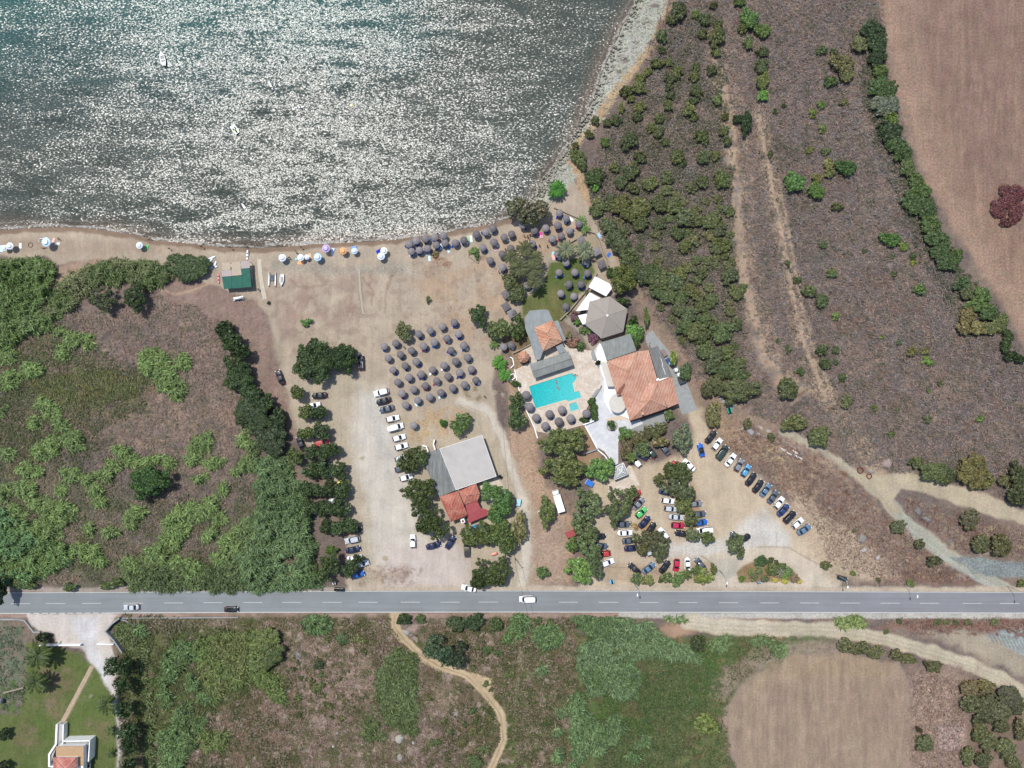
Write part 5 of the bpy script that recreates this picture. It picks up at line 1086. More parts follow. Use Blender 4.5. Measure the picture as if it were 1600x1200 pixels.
    # named shrubs, trees of the eastern slopes
    big = [(1155, 612, 33, 22, (74, 86, 50), 5), (1118, 600, 14, 18, (78, 88, 50), 4), (1105, 608, 12, 14, (80, 88, 52), 4), (1115, 648, 15, 22, (96, 100, 58), 4), (1168, 662, 8, 9, (84, 88, 54), 1.8), (1232, 607, 19, 19, (72, 84, 46), 4), (1242, 661, 20, 14, (88, 100, 54), 4), (1282, 682, 20, 18, (84, 96, 54), 4.5), (1323, 627, 9, 12, (88, 100, 62), 2.5),
           (1460, 738, 26, 17, (78, 92, 52), 4.5), (1480, 742, 16, 16, (74, 88, 50), 4.5), (1432, 722, 12, 10, (80, 92, 54), 3), (1520, 738, 28, 26, (96, 98, 48), 5), (1535, 750, 18, 18, (92, 96, 48), 4), (1570, 752, 10, 12, (88, 92, 56), 3), (1592, 745, 14, 24, (68, 80, 46), 5), (1590, 775, 14, 18, (64, 76, 44), 5), (1517, 812, 20, 17, (84, 86, 60), 3.5),
           (1533, 850, 17, 16, (80, 86, 52), 4), (1565, 852, 19, 20, (82, 86, 48), 4), (1405, 823, 14, 12, (82, 92, 62), 3), (1437, 850, 10, 8, (76, 86, 54), 2.5), (1460, 877, 13, 10, (76, 84, 56), 3), (1291, 883, 9, 8, (78, 92, 50), 2), (1205, 683, 6, 7, (84, 92, 58), 1.5), (1423, 911, 7, 6, (92, 110, 56), 1.5), (1373, 906, 4, 4, SH, 1), (1333, 896, 5, 4, (96, 110, 52), 1), (1597, 912, 8, 7, (88, 100, 52), 2), (1335, 829, 4, 3, (92, 100, 60), 1)]
    for x, y, rx, ry, t, h in big: tree(x, y, rx, ry, 'dense', t, h=h, desc='rounded evergreen bush' if h < 4 else 'rounded evergreen tree', cat='bush' if h < 4 else 'tree')
    hedge = [(1365, 46, 17, 14, DK), (1370, 68, 17, 16, DK), (1372, 90, 17, 14, DK), (1343, 68, 12, 12, OL), (1376, 110, 14, 9, (84, 108, 48)), (1374, 134, 18, 16, G2), (1392, 140, 12, 14, G2), (1378, 165, 22, 14, (88, 102, 82)), (1396, 162, 10, 14, (84, 98, 80)), (1393, 184, 12, 8, (98, 124, 50)), (1390, 203, 19, 16, DK), (1398, 224, 16, 12, G2), (1412, 238, 12, 14, G2), (1418, 260, 12, 14, (80, 100, 54)), (1432, 282, 13, 12, G1),
             (1438, 298, 16, 12, G1), (1428, 318, 20, 16, G2), (1450, 325, 14, 16, G2), (1455, 350, 18, 14, G1), (1465, 372, 17, 14, G2), (1472, 392, 18, 12, G2), (1484, 408, 20, 14, G2), (1496, 398, 8, 10, G1), (1504, 443, 12, 10, (66, 90, 54)), (1512, 456, 12, 12, (80, 90, 56)), (1534, 460, 15, 12, G1), (1530, 478, 20, 10, G1), (1545, 488, 16, 12, G2), (1566, 504, 12, 13, (84, 100, 50)), (1550, 512, 14, 10, (88, 100, 56)),
             (1512, 492, 12, 12, (104, 100, 56)), (1528, 512, 14, 11, (112, 108, 60)), (1506, 512, 10, 10, (108, 106, 62)), (1576, 525, 8, 9, G2), (1572, 540, 7, 10, G2), (1580, 556, 11, 8, DK), (1594, 561, 8, 6, DK)]
    for x, y, rx, ry, t in hedge: tree(x, y, rx * 1.12, ry * 1.16, 'dense', t, h=3.0, desc='hedgerow bush', cat='bush', group='hedgerow between slope and ploughed field', name='hedgerow_bush')
    for x, y, rx, ry in [(1562, 325, 14, 16), (1580, 305, 20, 17), (1590, 332, 14, 14), (1575, 345, 12, 8)]: shrub(x, y, rx * 1.05, ry * 1.1, (92, 48, 54), 'shrub', 'dark red leafy bush', h=1.8, group='dark red bushes at the ploughed field')
    L = [(1285, 78, 9, 8), (1304, 82, 7, 7), (1315, 100, 18, 16, (98, 96, 62)), (1322, 118, 14, 12, (92, 98, 60)), (1297, 128, 12, 9, (74, 96, 50)), (1284, 164, 8, 7, (88, 112, 54)), (1270, 177, 8, 8, (98, 114, 50)), (1285, 201, 8, 8, (100, 112, 62)), (1321, 262, 16, 13, (66, 98, 48)), (1240, 284, 18, 17, (82, 116, 56)), (1275, 298, 17, 14, (84, 116, 48)), (1294, 256, 10, 8, (116, 118, 70)), (1296, 270, 10, 8, (110, 114, 64)), (1275, 278, 10, 8, (112, 110, 68)),
         (1265, 234, 8, 6, (112, 116, 62)), (1290, 237, 8, 7, (88, 104, 66)), (1203, 241, 5, 6), (1212, 173, 6, 5), (1224, 165, 5, 4), (1318, 160, 8, 6, (98, 100, 58)), (1390, 374, 16, 12, (76, 104, 48)), (1411, 384, 9, 8, (94, 114, 50)), (1426, 410, 6, 5, (124, 134, 46)), (1427, 400, 7, 7), (1285, 382, 8, 6), (1307, 323, 11, 7, (92, 96, 54)), (1299, 427, 10, 8, (88, 104, 62)), (1437, 453, 12, 9, (82, 106, 52)), (1397, 427, 7, 5, (84, 98, 58)), (1230, 413, 5, 7, (72, 88, 54)), (1246, 437, 7, 8),
         (1264, 455, 14, 9), (1284, 470, 12, 12), (1306, 494, 8, 7, (104, 122, 62)), (1378, 526, 5, 4, (100, 120, 52)), (1284, 547, 12, 9), (1306, 547, 8, 7), (1289, 568, 11, 9), (1305, 565, 5, 6), (1450, 565, 9, 8, (98, 128, 48)), (1446, 549, 9, 6, (100, 102, 58)), (1425, 549, 10, 8, (104, 104, 62)), (1405, 536, 5, 6, (76, 90, 58)), (1232, 545, 6, 7, (76, 92, 58)), (1216, 532, 4, 4), (1250, 580, 9, 7), (1316, 590, 8, 7), (1451, 610, 4, 4, (96, 120, 50)), (1533, 655, 7, 6, (98, 118, 54)), (1448, 654, 8, 7, (86, 94, 62)), (1365, 638, 6, 5, (96, 118, 56)), (1392, 678, 7, 5, (98, 116, 60)), (1352, 392, 5, 4), (1395, 400, 5, 4), (1470, 598, 6, 5), (1402, 640, 5, 4)]
    for it in L: shrub(it[0], it[1], it[2], it[3], it[4] if len(it) > 4 else (80, 94, 58), 'shrub' if it[2] < 10 else 'dense', 'shrub on the dry slope', group='scattered shrubs on the dry eastern slope')
    L = [(1060, 18, 15, 16), (1050, 30, 10, 10), (1086, 22, 7, 8, (88, 104, 54)), (1101, 30, 11, 11), (1122, 38, 9, 8), (1120, 57, 15, 17), (1097, 53, 9, 9), (1118, 82, 8, 9), (1034, 57, 9, 12), (1034, 78, 7, 6), (1170, 30, 17, 16, (84, 110, 56)), (1160, 45, 9, 9), (1190, 48, 13, 12, (92, 112, 52)), (1168, 68, 8, 12, (92, 108, 62)), (1190, 82, 11, 9), (1190, 104, 12, 13), (1191, 128, 12, 14, (102, 108, 52)), (1192, 150, 10, 10, (92, 132, 54)),
         (1026, 99, 12, 9), (1043, 98, 7, 8), (1058, 112, 10, 10), (1047, 122, 10, 9), (1045, 136, 7, 7), (1087, 106, 8, 8), (1084, 120, 9, 9), (1111, 110, 9, 9), (1088, 142, 12, 12), (1083, 157, 9, 6), (1000, 122, 10, 9, (98, 104, 56)), (1012, 112, 8, 7, (106, 108, 54)), (998, 137, 13, 11), (978, 143, 12, 9), (986, 155, 8, 6), (1000, 168, 10, 9, (100, 104, 52)), (996, 182, 10, 8), (971, 170, 5, 10), (963, 187, 9, 10), (950, 192, 9, 7), (1048, 150, 8, 7), (1043, 165, 9, 10), (1030, 185, 9, 8), (1075, 172, 12, 11), (1085, 183, 8, 7), (1121, 156, 8, 10, (88, 104, 60)),
         (983, 220, 17, 14), (945, 222, 9, 9, (84, 108, 52)), (921, 210, 7, 6), (930, 189, 7, 8), (903, 246, 12, 14), (910, 258, 8, 10), (899, 228, 7, 7), (1166, 192, 10, 20, DK), (1152, 186, 10, 8, DK), (1130, 205, 10, 8), (1136, 220, 7, 10), (1095, 212, 14, 9), (1102, 220, 8, 8), (1028, 205, 10, 12), (1038, 222, 8, 8), (1016, 200, 7, 9), (1098, 246, 13, 12), (1116, 243, 9, 9), (1058, 245, 14, 12, (94, 100, 54)), (1066, 256, 8, 6), (1127, 280, 14, 16, (88, 98, 48)), (1097, 284, 13, 11), (930, 276, 18, 15, (74, 92, 48)), (930, 290, 8, 10, (84, 124, 48)),
         (985, 268, 16, 14), (1000, 245, 12, 10), (1015, 288, 16, 11), (1042, 278, 13, 12), (970, 285, 12, 12), (960, 262, 10, 9), (990, 295, 12, 9), (1133, 182, 6, 6), (1114, 8, 7, 6), (1155, 4, 12, 7, (88, 110, 56))]
    for it in L: shrub(it[0], it[1], it[2], it[3], it[4] if len(it) > 4 else random.choice([(84, 92, 56), (78, 88, 56), (90, 98, 54)]), 'dense', 'maquis shrub')
    # the dense band of maquis above the restaurant
    rs = random.Random(11); pts = [(e[0], e[1], e[2]) for e in L]
    A = [(915, 312), (960, 296), (1010, 292), (1080, 285), (1135, 300), (1150, 380), (1140, 440), (1155, 500), (1155, 560), (1185, 590), (1150, 590), (1120, 585), (1085, 555), (1055, 525), (1040, 490), (1012, 458), (985, 410), (965, 375), (935, 345)]
    def inside(x, y, P):
        c = False; n = len(P)
        for i in range(n):
            x0, y0 = P[i]; x1, y1 = P[(i + 1) % n]
            if (y0 > y) != (y1 > y) and x < (x1 - x0) * (y - y0) / (y1 - y0) + x0: c = not c
        return c
    edge = [(948, 352, 14), (960, 372, 16), (972, 385, 17), (982, 402, 18), (990, 418, 17), (1005, 430, 16), (1018, 428, 18), (1032, 438, 19), (1050, 440, 17), (1062, 428, 14), (1028, 455, 15), (1045, 462, 15), (1064, 464, 14), (1060, 482, 13), (1075, 492, 15), (1070, 510, 16), (1085, 518, 17), (1100, 500, 15), (1095, 478, 13), (1112, 470, 13), (1098, 525, 14), (1127, 520, 20), (1100, 548, 15), (1118, 555, 15), (1135, 550, 13), (1112, 572, 14), (1132, 578, 15), (1150, 585, 16), (1080, 455, 13), (1070, 340, 17), (1085, 345, 13), (1112, 345, 16), (1122, 360, 13), (1128, 382, 14), (1118, 388, 12), (1132, 400, 8), (970, 320, 18), (985, 335, 16), (932, 330, 12), (1000, 325, 18), (1030, 318, 16), (1052, 322, 14), (1000, 348, 15), (1030, 350, 12), (1058, 365, 12), (1070, 385, 12), (1140, 430, 15), (1150, 458, 13), (1160, 450, 8)]
    for x, y, r in edge: shrub(x, y, r * 1.08, r * 0.92, rs.choice([(86, 96, 56), (78, 90, 52), (94, 100, 52), (82, 92, 62)]), 'dense', 'dense maquis shrub', h=min(3.4, r * 0.19)); pts.append((x, y, r))
    k = 0
    while k < 62:
        x = rs.uniform(915, 1190); y = rs.uniform(290, 595)
        if not inside(x, y, A): continue
        r = rs.uniform(6, 12)
        if any(math.hypot(x - a, y - b) < (r + c) * 0.62 for a, b, c in pts): 
            k += 0.1; continue
        shrub(x, y, r * 1.1, r * .9, rs.choice([(86, 94, 58), (92, 96, 62), (78, 88, 54), (98, 98, 66)]), 'dense', 'small maquis shrub', h=r * 0.16); pts.append((x, y, r)); k += 1

def build_stuff():
    D = -0.95
    cane('giant_reed', 'dense green reed belt between the beach and the field', [[(-260, 404), (0, 408), (60, 402), (84, 412), (84, 432), (74, 462), (60, 480), (70, 495), (95, 490), (80, 500), (40, 525), (15, 545), (0, 545), (-260, 620)]], (84, 116, 48), (96, 126, 64), 12, 3.6, seed=2, azs=1.4)
    cane('giant_reed', 'green reed tongue running along the dune to the dark bush', [[(70, 470), (95, 440), (130, 416), (165, 406), (195, 403), (230, 408), (262, 412), (268, 430), (245, 450), (235, 454), (225, 445), (200, 442), (185, 447), (165, 446), (150, 447), (125, 470), (100, 486), (70, 498)]], (82, 108, 50), (104, 116, 72), 12, 2.8, seed=3, azs=1.4)
    blobs = [(240, 565, 24, 22), (258, 590, 20, 20), (275, 602, 16, 20), (283, 563, 15, 14), (112, 529, 14, 9), (136, 524, 10, 7), (138, 541, 11, 8), (96, 552, 12, 10), (10, 556, 13, 12), (50, 577, 18, 12), (15, 590, 16, 14), (66, 513, 14, 8), (92, 518, 10, 7),
             (70, 632, 14, 12), (84, 645, 14, 10), (52, 660, 12, 9), (94, 662, 18, 12), (110, 684, 16, 14), (120, 698, 10, 8), (70, 705, 20, 18), (82, 690, 14, 12), (12, 706, 14, 10), (38, 732, 18, 11), (55, 740, 12, 8), (110, 740, 14, 13), (134, 750, 12, 11), (180, 704, 9, 7), (192, 706, 12, 9), (175, 728, 12, 10), (162, 740, 14, 12), (148, 765, 12, 10), (158, 782, 12, 10), (257, 719, 16, 9), (230, 722, 16, 8), (205, 720, 14, 10),
             (40, 765, 18, 14), (62, 785, 20, 13), (78, 800, 14, 10), (310, 700, 18, 12), (318, 688, 12, 14), (330, 722, 16, 11), (300, 715, 16, 9), (322, 690, 8, 12), (300, 800, 26, 16), (275, 825, 24, 20), (265, 845, 18, 16), (328, 790, 16, 14), (340, 812, 12, 10), (380, 688, 12, 12), (384, 724, 16, 12), (370, 735, 10, 8), (350, 765, 10, 8), (205, 812, 14, 14), (216, 800, 12, 8), (138, 828, 12, 10), (98, 800, 20, 20), (70, 830, 30, 20), (130, 862, 28, 15), (150, 875, 16, 12),
             (240, 868, 20, 16), (250, 855, 14, 12), (205, 880, 16, 12), (325, 833, 12, 9), (365, 850, 26, 16), (345, 870, 20, 12), (385, 830, 20, 16), (175, 832, 12, 7), (275, 880, 16, 12), (300, 890, 24, 16), (10, 600, 12, 8), (5, 640, 6, 8), (385, 665, 6, 8), (312, 748, 10, 6), (350, 758, 8, 6), (165, 835, 8, 8), (95, 765, 12, 9), (80, 690, 10, 8), (6, 770, 10, 16), (25, 800, 16, 14)]
    cane('giant_reed', 'scattered fresh green reed clumps over the left field', blobs, (106, 138, 66), (98, 126, 64), 14, 2.6, seed=5, kk=1.08, azs=1.3, warp=5, cmp=.35)
    cane('giant_reed', 'reed mass filling the lower left field', [[(-260, 800), (0, 790), (40, 815), (70, 840), (100, 850), (110, 880), (60, 905), (40, 915), (-260, 915)]], (80, 124, 72), (96, 130, 62), 13, 3.2, seed=7, azs=.9)
    cane('giant_reed', 'reeds and bushes bordering the road on the left', [[(190, 880), (260, 880), (330, 880), (400, 870), (410, 920), (330, 924), (200, 922)]], (88, 112, 58), (74, 96, 50), 12, 2.2, seed=8, azs=1.2)
    cane('giant_reed', 'tall blue-green reed stand left of the car park trees', [[(395, 715), (430, 712), (455, 735), (470, 760), (488, 790), (490, 810), (478, 835), (492, 850), (488, 880), (500, 905), (505, 918), (400, 924), (375, 915), (370, 870), (395, 820), (400, 760)]], (88, 120, 70), (74, 104, 56), 15, 4.2, seed=9, kk=1.15, azs=.9, cl=9)
    cane('giant_reed', 'mixed reeds between the dome tree field and tall stand', [[(345, 855), (400, 790), (400, 900), (330, 910)], (395, 700, 10, 16), (440, 720, 16, 10)], (92, 118, 66), (84, 108, 58), 10, 2.4, seed=10)
    cane('rush_meadow', 'yellow-green rush meadow in the left field', [[(40, 590), (130, 572), (225, 592), (222, 612), (150, 630), (110, 640), (60, 618)]], (92, 108, 52), (108, 108, 58), 12, 0.9, (0.7, 1.3), (.08, .16), az0=-1.2, azs=.35, seed=12, cat='rushes', cmp=.3)
    # south
    cane('giant_reed', 'pale reed stand just below the road right of the track', [[(888, 962), (965, 962), (1020, 972), (1022, 985), (1050, 998), (1095, 1022), (1098, 1032), (1062, 1030), (990, 1024), (998, 1060), (996, 1090), (965, 1092), (948, 1072), (940, 1088), (918, 1086), (900, 1040), (906, 1006), (930, 1000), (912, 985)]], (104, 138, 88), (88, 124, 66), 13, 2.6, seed=14, kk=.8, azs=.8, az0=-1.2)
    cane('giant_reed', 'pale reed stand around the stone well', [[(888, 1086), (908, 1084), (925, 1118), (940, 1130), (960, 1112), (980, 1135), (972, 1150), (940, 1180), (924, 1178), (895, 1196), (893, 1150), (885, 1112)], (846, 1046, 10, 10), (876, 1112, 10, 10), (872, 1178, 10, 13), (870, 1145, 9, 7), (893, 1196, 12, 8), (990, 1180, 10, 10), (1003, 1158, 9, 9)], (106, 142, 84), (86, 122, 66), 13, 2.4, seed=15, kk=.8, azs=.8, az0=-1.2)
    cane('giant_reed', 'round reed clumps below the road near the wire', [(858, 993, 24, 21), (812, 975, 14, 20), (495, 974, 22, 15), (800, 990, 14, 12)], (98, 136, 70), (92, 128, 80), 13, 2.6, seed=16, kk=.8, azs=1.0, az0=-1.2)
    cane('giant_reed', 'reeds right of the dark leafy tree', [[(1108, 998), (1140, 994), (1142, 1006), (1125, 1018), (1110, 1018)], (1190, 1003, 16, 7), (1215, 1012, 14, 10), (1055, 968, 20, 4)], (104, 138, 80), (84, 110, 62), 13, 1.8, seed=17)
    cane('giant_reed', 'light bush-like reeds between road and curved track', [(1332, 973, 22, 9), (1314, 968, 8, 5)], (116, 142, 72), (104, 128, 62), 14, 1.4, seed=18)
    cane('giant_reed', 'green reeds along the left ditch path', [[(250, 1025), (272, 1000), (300, 1003), (316, 1012), (300, 1030), (282, 1050), (268, 1065), (256, 1060)], [(248, 1140), (280, 1128), (300, 1140), (306, 1160), (290, 1185), (270, 1230), (250, 1230)], (285, 1115, 16, 20), (300, 1065, 12, 14), (318, 1088, 10, 10), (258, 1090, 10, 16), (310, 1132, 12, 12), (254, 1064, 9, 10), (222, 985, 12, 8)], (96, 134, 72), (88, 118, 60), 13, 2.3, seed=19, kk=.9, azs=1.0, az0=-1.2)
    cane('tall_grass', 'green grassy thicket left of the wide bushy tree', [[(300, 1000), (380, 985), (400, 1005), (395, 1060), (350, 1080), (330, 1100), (310, 1050)], [(390, 1040), (440, 1055), (450, 1100), (430, 1100), (390, 1050)], [(310, 1140), (360, 1140), (350, 1170), (315, 1175)]], (92, 118, 50), (98, 112, 56), 11, 1.8, seed=20, cat='tall grass')
    cane('tall_grass', 'long green grass strip beside the southern track', [[(588, 1045), (620, 1010), (648, 1020), (650, 1060), (652, 1100), (655, 1140), (640, 1150), (600, 1130), (585, 1075)], [(560, 1120), (585, 1115), (600, 1150), (570, 1155)]], (92, 116, 64), (84, 106, 50), 11, 1.2, seed=21, kk=.9, cat='tall grass', azs=.8)
    cane('tall_grass', 'green ditch edge growing under the driveway wall', [[(175, 978), (205, 970), (225, 1000), (232, 1050), (240, 1110), (243, 1200), (226, 1200), (228, 1120), (222, 1060), (210, 1010), (185, 1000)]], (78, 102, 46), (88, 104, 56), 12, 1.3, seed=22, cat='tall grass')
    cane('tall_grass', 'thicket at the verge left of the driveway wall', [[(190, 962), (300, 966), (300, 985), (210, 985)]], (98, 96, 70), (84, 96, 56), 7, .8, seed=23, cat='tall grass')
    cane('tall_grass', 'grassy thicket below the road between reeds', [[(1000, 1022), (1100, 1040), (1130, 1050), (1110, 1100), (1060, 1130), (1080, 1180), (1000, 1200), (930, 1200), (950, 1150), (1000, 1130)]], (72, 104, 50), (92, 110, 62), 6, .6, (0.5, 1.0), (.1, .2), seed=24, kk=.75, cat='tall grass', gap=0.15)
    ex = [[(1120, 60), (1150, 200), (1160, 320), (1170, 430), (1200, 560), (1270, 610), (1230, 640), (1180, 560), (1150, 430), (1140, 300), (1110, 120)]]
    east = [[(925, 250), (1000, 110), (1060, -30), (1370, -50), (1390, 150), (1430, 300), (1500, 430), (1600, 560), (1700, 600), (1700, 740), (1600, 800), (1540, 760), (1390, 735), (1300, 720), (1180, 650), (1100, 600), (1000, 450), (930, 350)]]
    tufts('dry_scrub', 'dry grey-brown garrigue covering the eastern slope', east, [(158, 140, 130), (176, 152, 136), (140, 132, 132), (166, 144, 128), (130, 124, 110)], 8, 0.5, (0.45, 1.3), (.07, .16), seed=31, lo=-0.8, excl=ex)
    tufts('green_scrub', 'low green undergrowth between the maquis shrubs', [A_ for A_ in [[(915, 290), (1000, 130), (1060, 20), (1130, 20), (1140, 200), (1150, 400), (1170, 560), (1110, 590), (1040, 490), (960, 380)]]], [(104, 108, 76), (122, 118, 100), (94, 102, 68), (136, 130, 120)], 8, 0.9, (0.35, 0.8), (.15, .3), seed=32, lo=-0.25, sc=14, cat='undergrowth')
    tufts('dry_scrub', 'dry brown weeds covering the left field', [[(90, 500), (240, 455), (345, 500), (400, 720), (400, 850), (200, 910), (-100, 915), (-100, 600)]], [(158, 136, 122), (172, 148, 128), (140, 130, 118), (126, 122, 96)], 7, 0.45, (0.4, 1.2), (.07, .15), seed=33, lo=-0.8)
    tufts('green_scrub', 'low green weeds in the left field', [[(-100, 560), (130, 560), (240, 600), (150, 680), (260, 780), (420, 740), (420, 900), (-100, 915)]], [(92, 104, 58), (84, 96, 54), (104, 108, 72)], 6, 0.8, (0.3, 0.8), (.12, .24), seed=34, lo=0.0, sc=20, cat='undergrowth')
    tufts('dry_scrub', 'dry weeds on the ground south of the road', [[(185, 966), (610, 966), (660, 1040), (740, 1070), (750, 1230), (185, 1230)], [(640, 966), (900, 966), (900, 1230), (800, 1230), (800, 1120), (760, 1060), (680, 1020)]], [(164, 142, 126), (180, 156, 140), (148, 128, 106), (128, 118, 92)], 7, 0.45, (0.4, 1.1), (.07, .15), seed=35, lo=-0.7)
    tufts('green_scrub', 'low olive undergrowth south of the road', [[(660, 990), (900, 966), (900, 1230), (800, 1230), (700, 1230), (680, 1100), (740, 1100), (790, 1060)], [(190, 966), (420, 990), (440, 1080), (480, 1230), (190, 1230)], [(480, 966), (620, 968), (600, 1000), (500, 1000)]], [(88, 96, 50), (98, 100, 58), (78, 90, 48), (112, 104, 74)], 7, 0.75, (0.3, 0.8), (.15, .3), seed=36, lo=0.0, sc=16, cat='undergrowth')
    tufts('dry_scrub', 'reddish dry weeds by the eastern tracks', [[(1230, 690), (1380, 800), (1500, 905), (1380, 912), (1300, 880), (1260, 800), (1130, 690), (1160, 660)], [(1410, 775), (1600, 830), (1600, 870), (1500, 860), (1420, 800)], [(1370, 968), (1700, 966), (1700, 984), (1440, 990)], [(1425, 1050), (1500, 1060), (1510, 1230), (1425, 1230)]], [(164, 132, 118), (150, 126, 118), (176, 152, 130), (138, 110, 96)], 7, 0.45, (0.4, 1.0), (.07, .15), seed=37, lo=-0.7)
    tufts('lawn_grass', 'short watered grass of the pool garden lawn', [[(862, 412), (930, 405), (925, 438), (905, 462), (884, 497), (868, 503), (840, 490), (818, 490), (818, 470), (850, 450)], [(44, 1010), (125, 1022), (172, 1080), (182, 1130), (182, 1230), (-60, 1230), (-60, 1120), (36, 1112)]], [(104, 118, 64), (112, 122, 74), (96, 112, 58)], 14, 0.06, (0.12, 0.25), (.05, .1), seed=38, cat='grass')
    tufts('green_scrub', 'clumped olive bushes dotting the south-side scrub', [[(640, 985), (900, 966), (900, 1230), (660, 1230), (700, 1100), (790, 1080)], [(440, 1000), (600, 1000), (600, 1120), (450, 1120)]], [(92, 100, 54), (80, 92, 48), (106, 108, 60)], 14, 0.7, (0.3, 0.7), (.15, .3), seed=40, lo=0.35, sc=7, cat='undergrowth')
    tufts('green_scrub', 'clumped grey-green low bushes on the eastern slope', [[(1190, 0), (1370, 0), (1400, 250), (1520, 450), (1600, 600), (1600, 740), (1380, 730), (1250, 620), (1180, 300)]], [(98, 104, 76), (110, 112, 98), (92, 84, 62)], 14, 0.7, (0.3, 0.7), (.15, .3), seed=41, lo=0.62, sc=7, cat='undergrowth')
    tufts('green_scrub', 'blue-green weeds on the plot beside the left garden', [[(-60, 975), (36, 978), (40, 1080), (36, 1110), (-60, 1110)]], [(112, 128, 104), (98, 116, 84), (128, 120, 104)], 9, 0.5, (0.3, 0.7), (.12, .25), seed=42, lo=-.1, sc=8, cat='undergrowth')
    tufts('green_scrub', 'grey-green undergrowth along the field hedgerow', [[(1345, 40), (1375, 60), (1385, 150), (1405, 250), (1440, 330), (1490, 400), (1560, 480), (1580, 520), (1510, 530), (1450, 420), (1410, 330), (1370, 230), (1345, 150)]], [(104, 110, 84), (96, 104, 70), (118, 116, 104)], 12, 0.9, (0.35, 0.8), (.15, .3), seed=43, lo=-.2, sc=9, cat='undergrowth')
    tufts('green_scrub', 'green weeds mixed into the left and lower fields', [[(190, 970), (400, 985), (440, 1010), (425, 1060), (300, 1130), (200, 1200)], [(-60, 500), (80, 505), (235, 590), (225, 640), (70, 720), (-60, 760)], [(940, 1080), (1130, 1000), (1250, 990), (1150, 1070), (1130, 1120), (1150, 1230), (920, 1230)]], [(98, 110, 62), (84, 102, 56), (112, 108, 74)], 8, 0.6, (0.3, 0.8), (.12, .25), seed=44, lo=-.4, sc=10, cat='undergrowth')
    # stones along the rocky shore
    rs = random.Random(5); mb = MB()
    for i in range(900):
        t = rs.random(); k = rs.choice([(825, 325, 850, 280), (850, 280, 890, 232), (885, 235, 928, 160), (928, 160, 955, 90), (955, 90, 985, 25), (985, 25, 1010, -30)])
        x = k[0] + (k[2] - k[0]) * t; y = k[1] + (k[3] - k[1]) * t; u = rs.random() ** 1.3; wdt = 12 + 34 * max(0, min(1, (300 - y) / 250)); x += u * wdt - 3; y += u * wdt * 0.45
        r = rs.uniform(0.15, 0.5) * (1.8 if rs.random() < 0.06 else 1); X, Y = W(x, y); n = 6
        R1 = [(X + r * rs.uniform(.8, 1.2) * math.cos(a * math.pi / 3), Y + r * rs.uniform(.6, 1) * math.sin(a * math.pi / 3), -0.6) for a in range(n)]
        R2 = [(X + (p[0] - X) * .8, Y + (p[1] - Y) * .8, r * .45 - .1) for p in R1]; R3 = [(X + (p[0] - X) * .35, Y + (p[1] - Y) * .35, r * .7 - .1) for p in R1]
        mb.rings([R1, R2, R3], close1=True, smooth=False)
    tag(mb.build('shore_stones', M['shorestone']), 'pale boulders and stones scattered on the rocky shelf', 'stones', kind='stuff')
M['shorestone'] = plain('shore_stone', C(176, 172, 156), 0.9, 0.3, 0.6)
# ------------------------------------------------------------------ buildings
def roof_faces(name, V, faces, mat, parent, thick=0.12, ridges=(), rmat=None):
    """V: list of (px,py,h) seen in the survey; faces index V"""
    P = [(*W(v[0], v[1], v[2]), v[2]) for v in V]; mb = MB()
    for f in faces:
        top = [P[i] for i in f]; bot = [(p[0], p[1], p[2] - thick) for p in top]; n = len(f)
        mb.add(top + bot, [tuple(range(n)), tuple(range(n, 2 * n))[::-1]] + [(i, (i + 1) % n, n + (i + 1) % n, n + i) for i in range(n)])
    r = mb.build(name, mat, parent)
    if ridges:
        rb = MB()
        for a, b in ridges: rb.cyl((P[a][0], P[a][1], P[a][2] + 0.03), (P[b][0], P[b][1], P[b][2] + 0.03), 0.13, n=6)
        rb.build('ridge_cap', rmat or M['ridge'], r)
    return r, P
M['ridge'] = plain('ridge_tiles', C(222, 178, 150), 0.85, 0.1, 3); M['ridge_red'] = plain('ridge_tiles_red', C(214, 150, 132), 0.85, 0.1, 3)
def inset(P, d):
    cx = sum(p[0] for p in P) / len(P); cy = sum(p[1] for p in P) / len(P)
    out = []
    for p in P:
        v = Vector((p[0] - cx, p[1] - cy)); L = v.length; v = v * ((L - d) / L); out.append((cx + v.x, cy + v.y))
    return out
def wall_ring(P, z0, z1, mat, parent, name='wall'):
    mb = MB(); mb.prism(P, z0, z1); return mb.build(name, mat, parent)
def opening(parent, a, b, t, w, z0, z1, name, mat, out=0.05):
    """a window or door pane standing a little proud of wall a-b at fraction t"""
    A_ = Vector(a); B_ = Vector(b); d = (B_ - A_).normalized(); c = A_ + (B_ - A_) * t; mb = MB()
    mb.box((c.x, c.y, (z0 + z1) / 2), (w, 2 * out + 0.1, z1 - z0), math.atan2(d.y, d.x)); return mb.build(name, mat, parent)
def openings_along(parent, P, i, n, z0=0.9, z1=2.1, w=1.2, door=None):
    a, b = P[i][:2], P[(i + 1) % len(P)][:2]
    for k in range(n):
        if door == k: d = opening(parent, a, b, (k + .5) / n, 1.0, 0.0, 2.1, 'door', M['wood'])
        else:
            f = opening(parent, a, b, (k + .5) / n, w + 0.16, z0 - .08, z1 + .08, 'window', M['white'], 0.03); opening(f, a, b, (k + .5) / n, w, z0, z1, 'pane', M['glass'], 0.06)

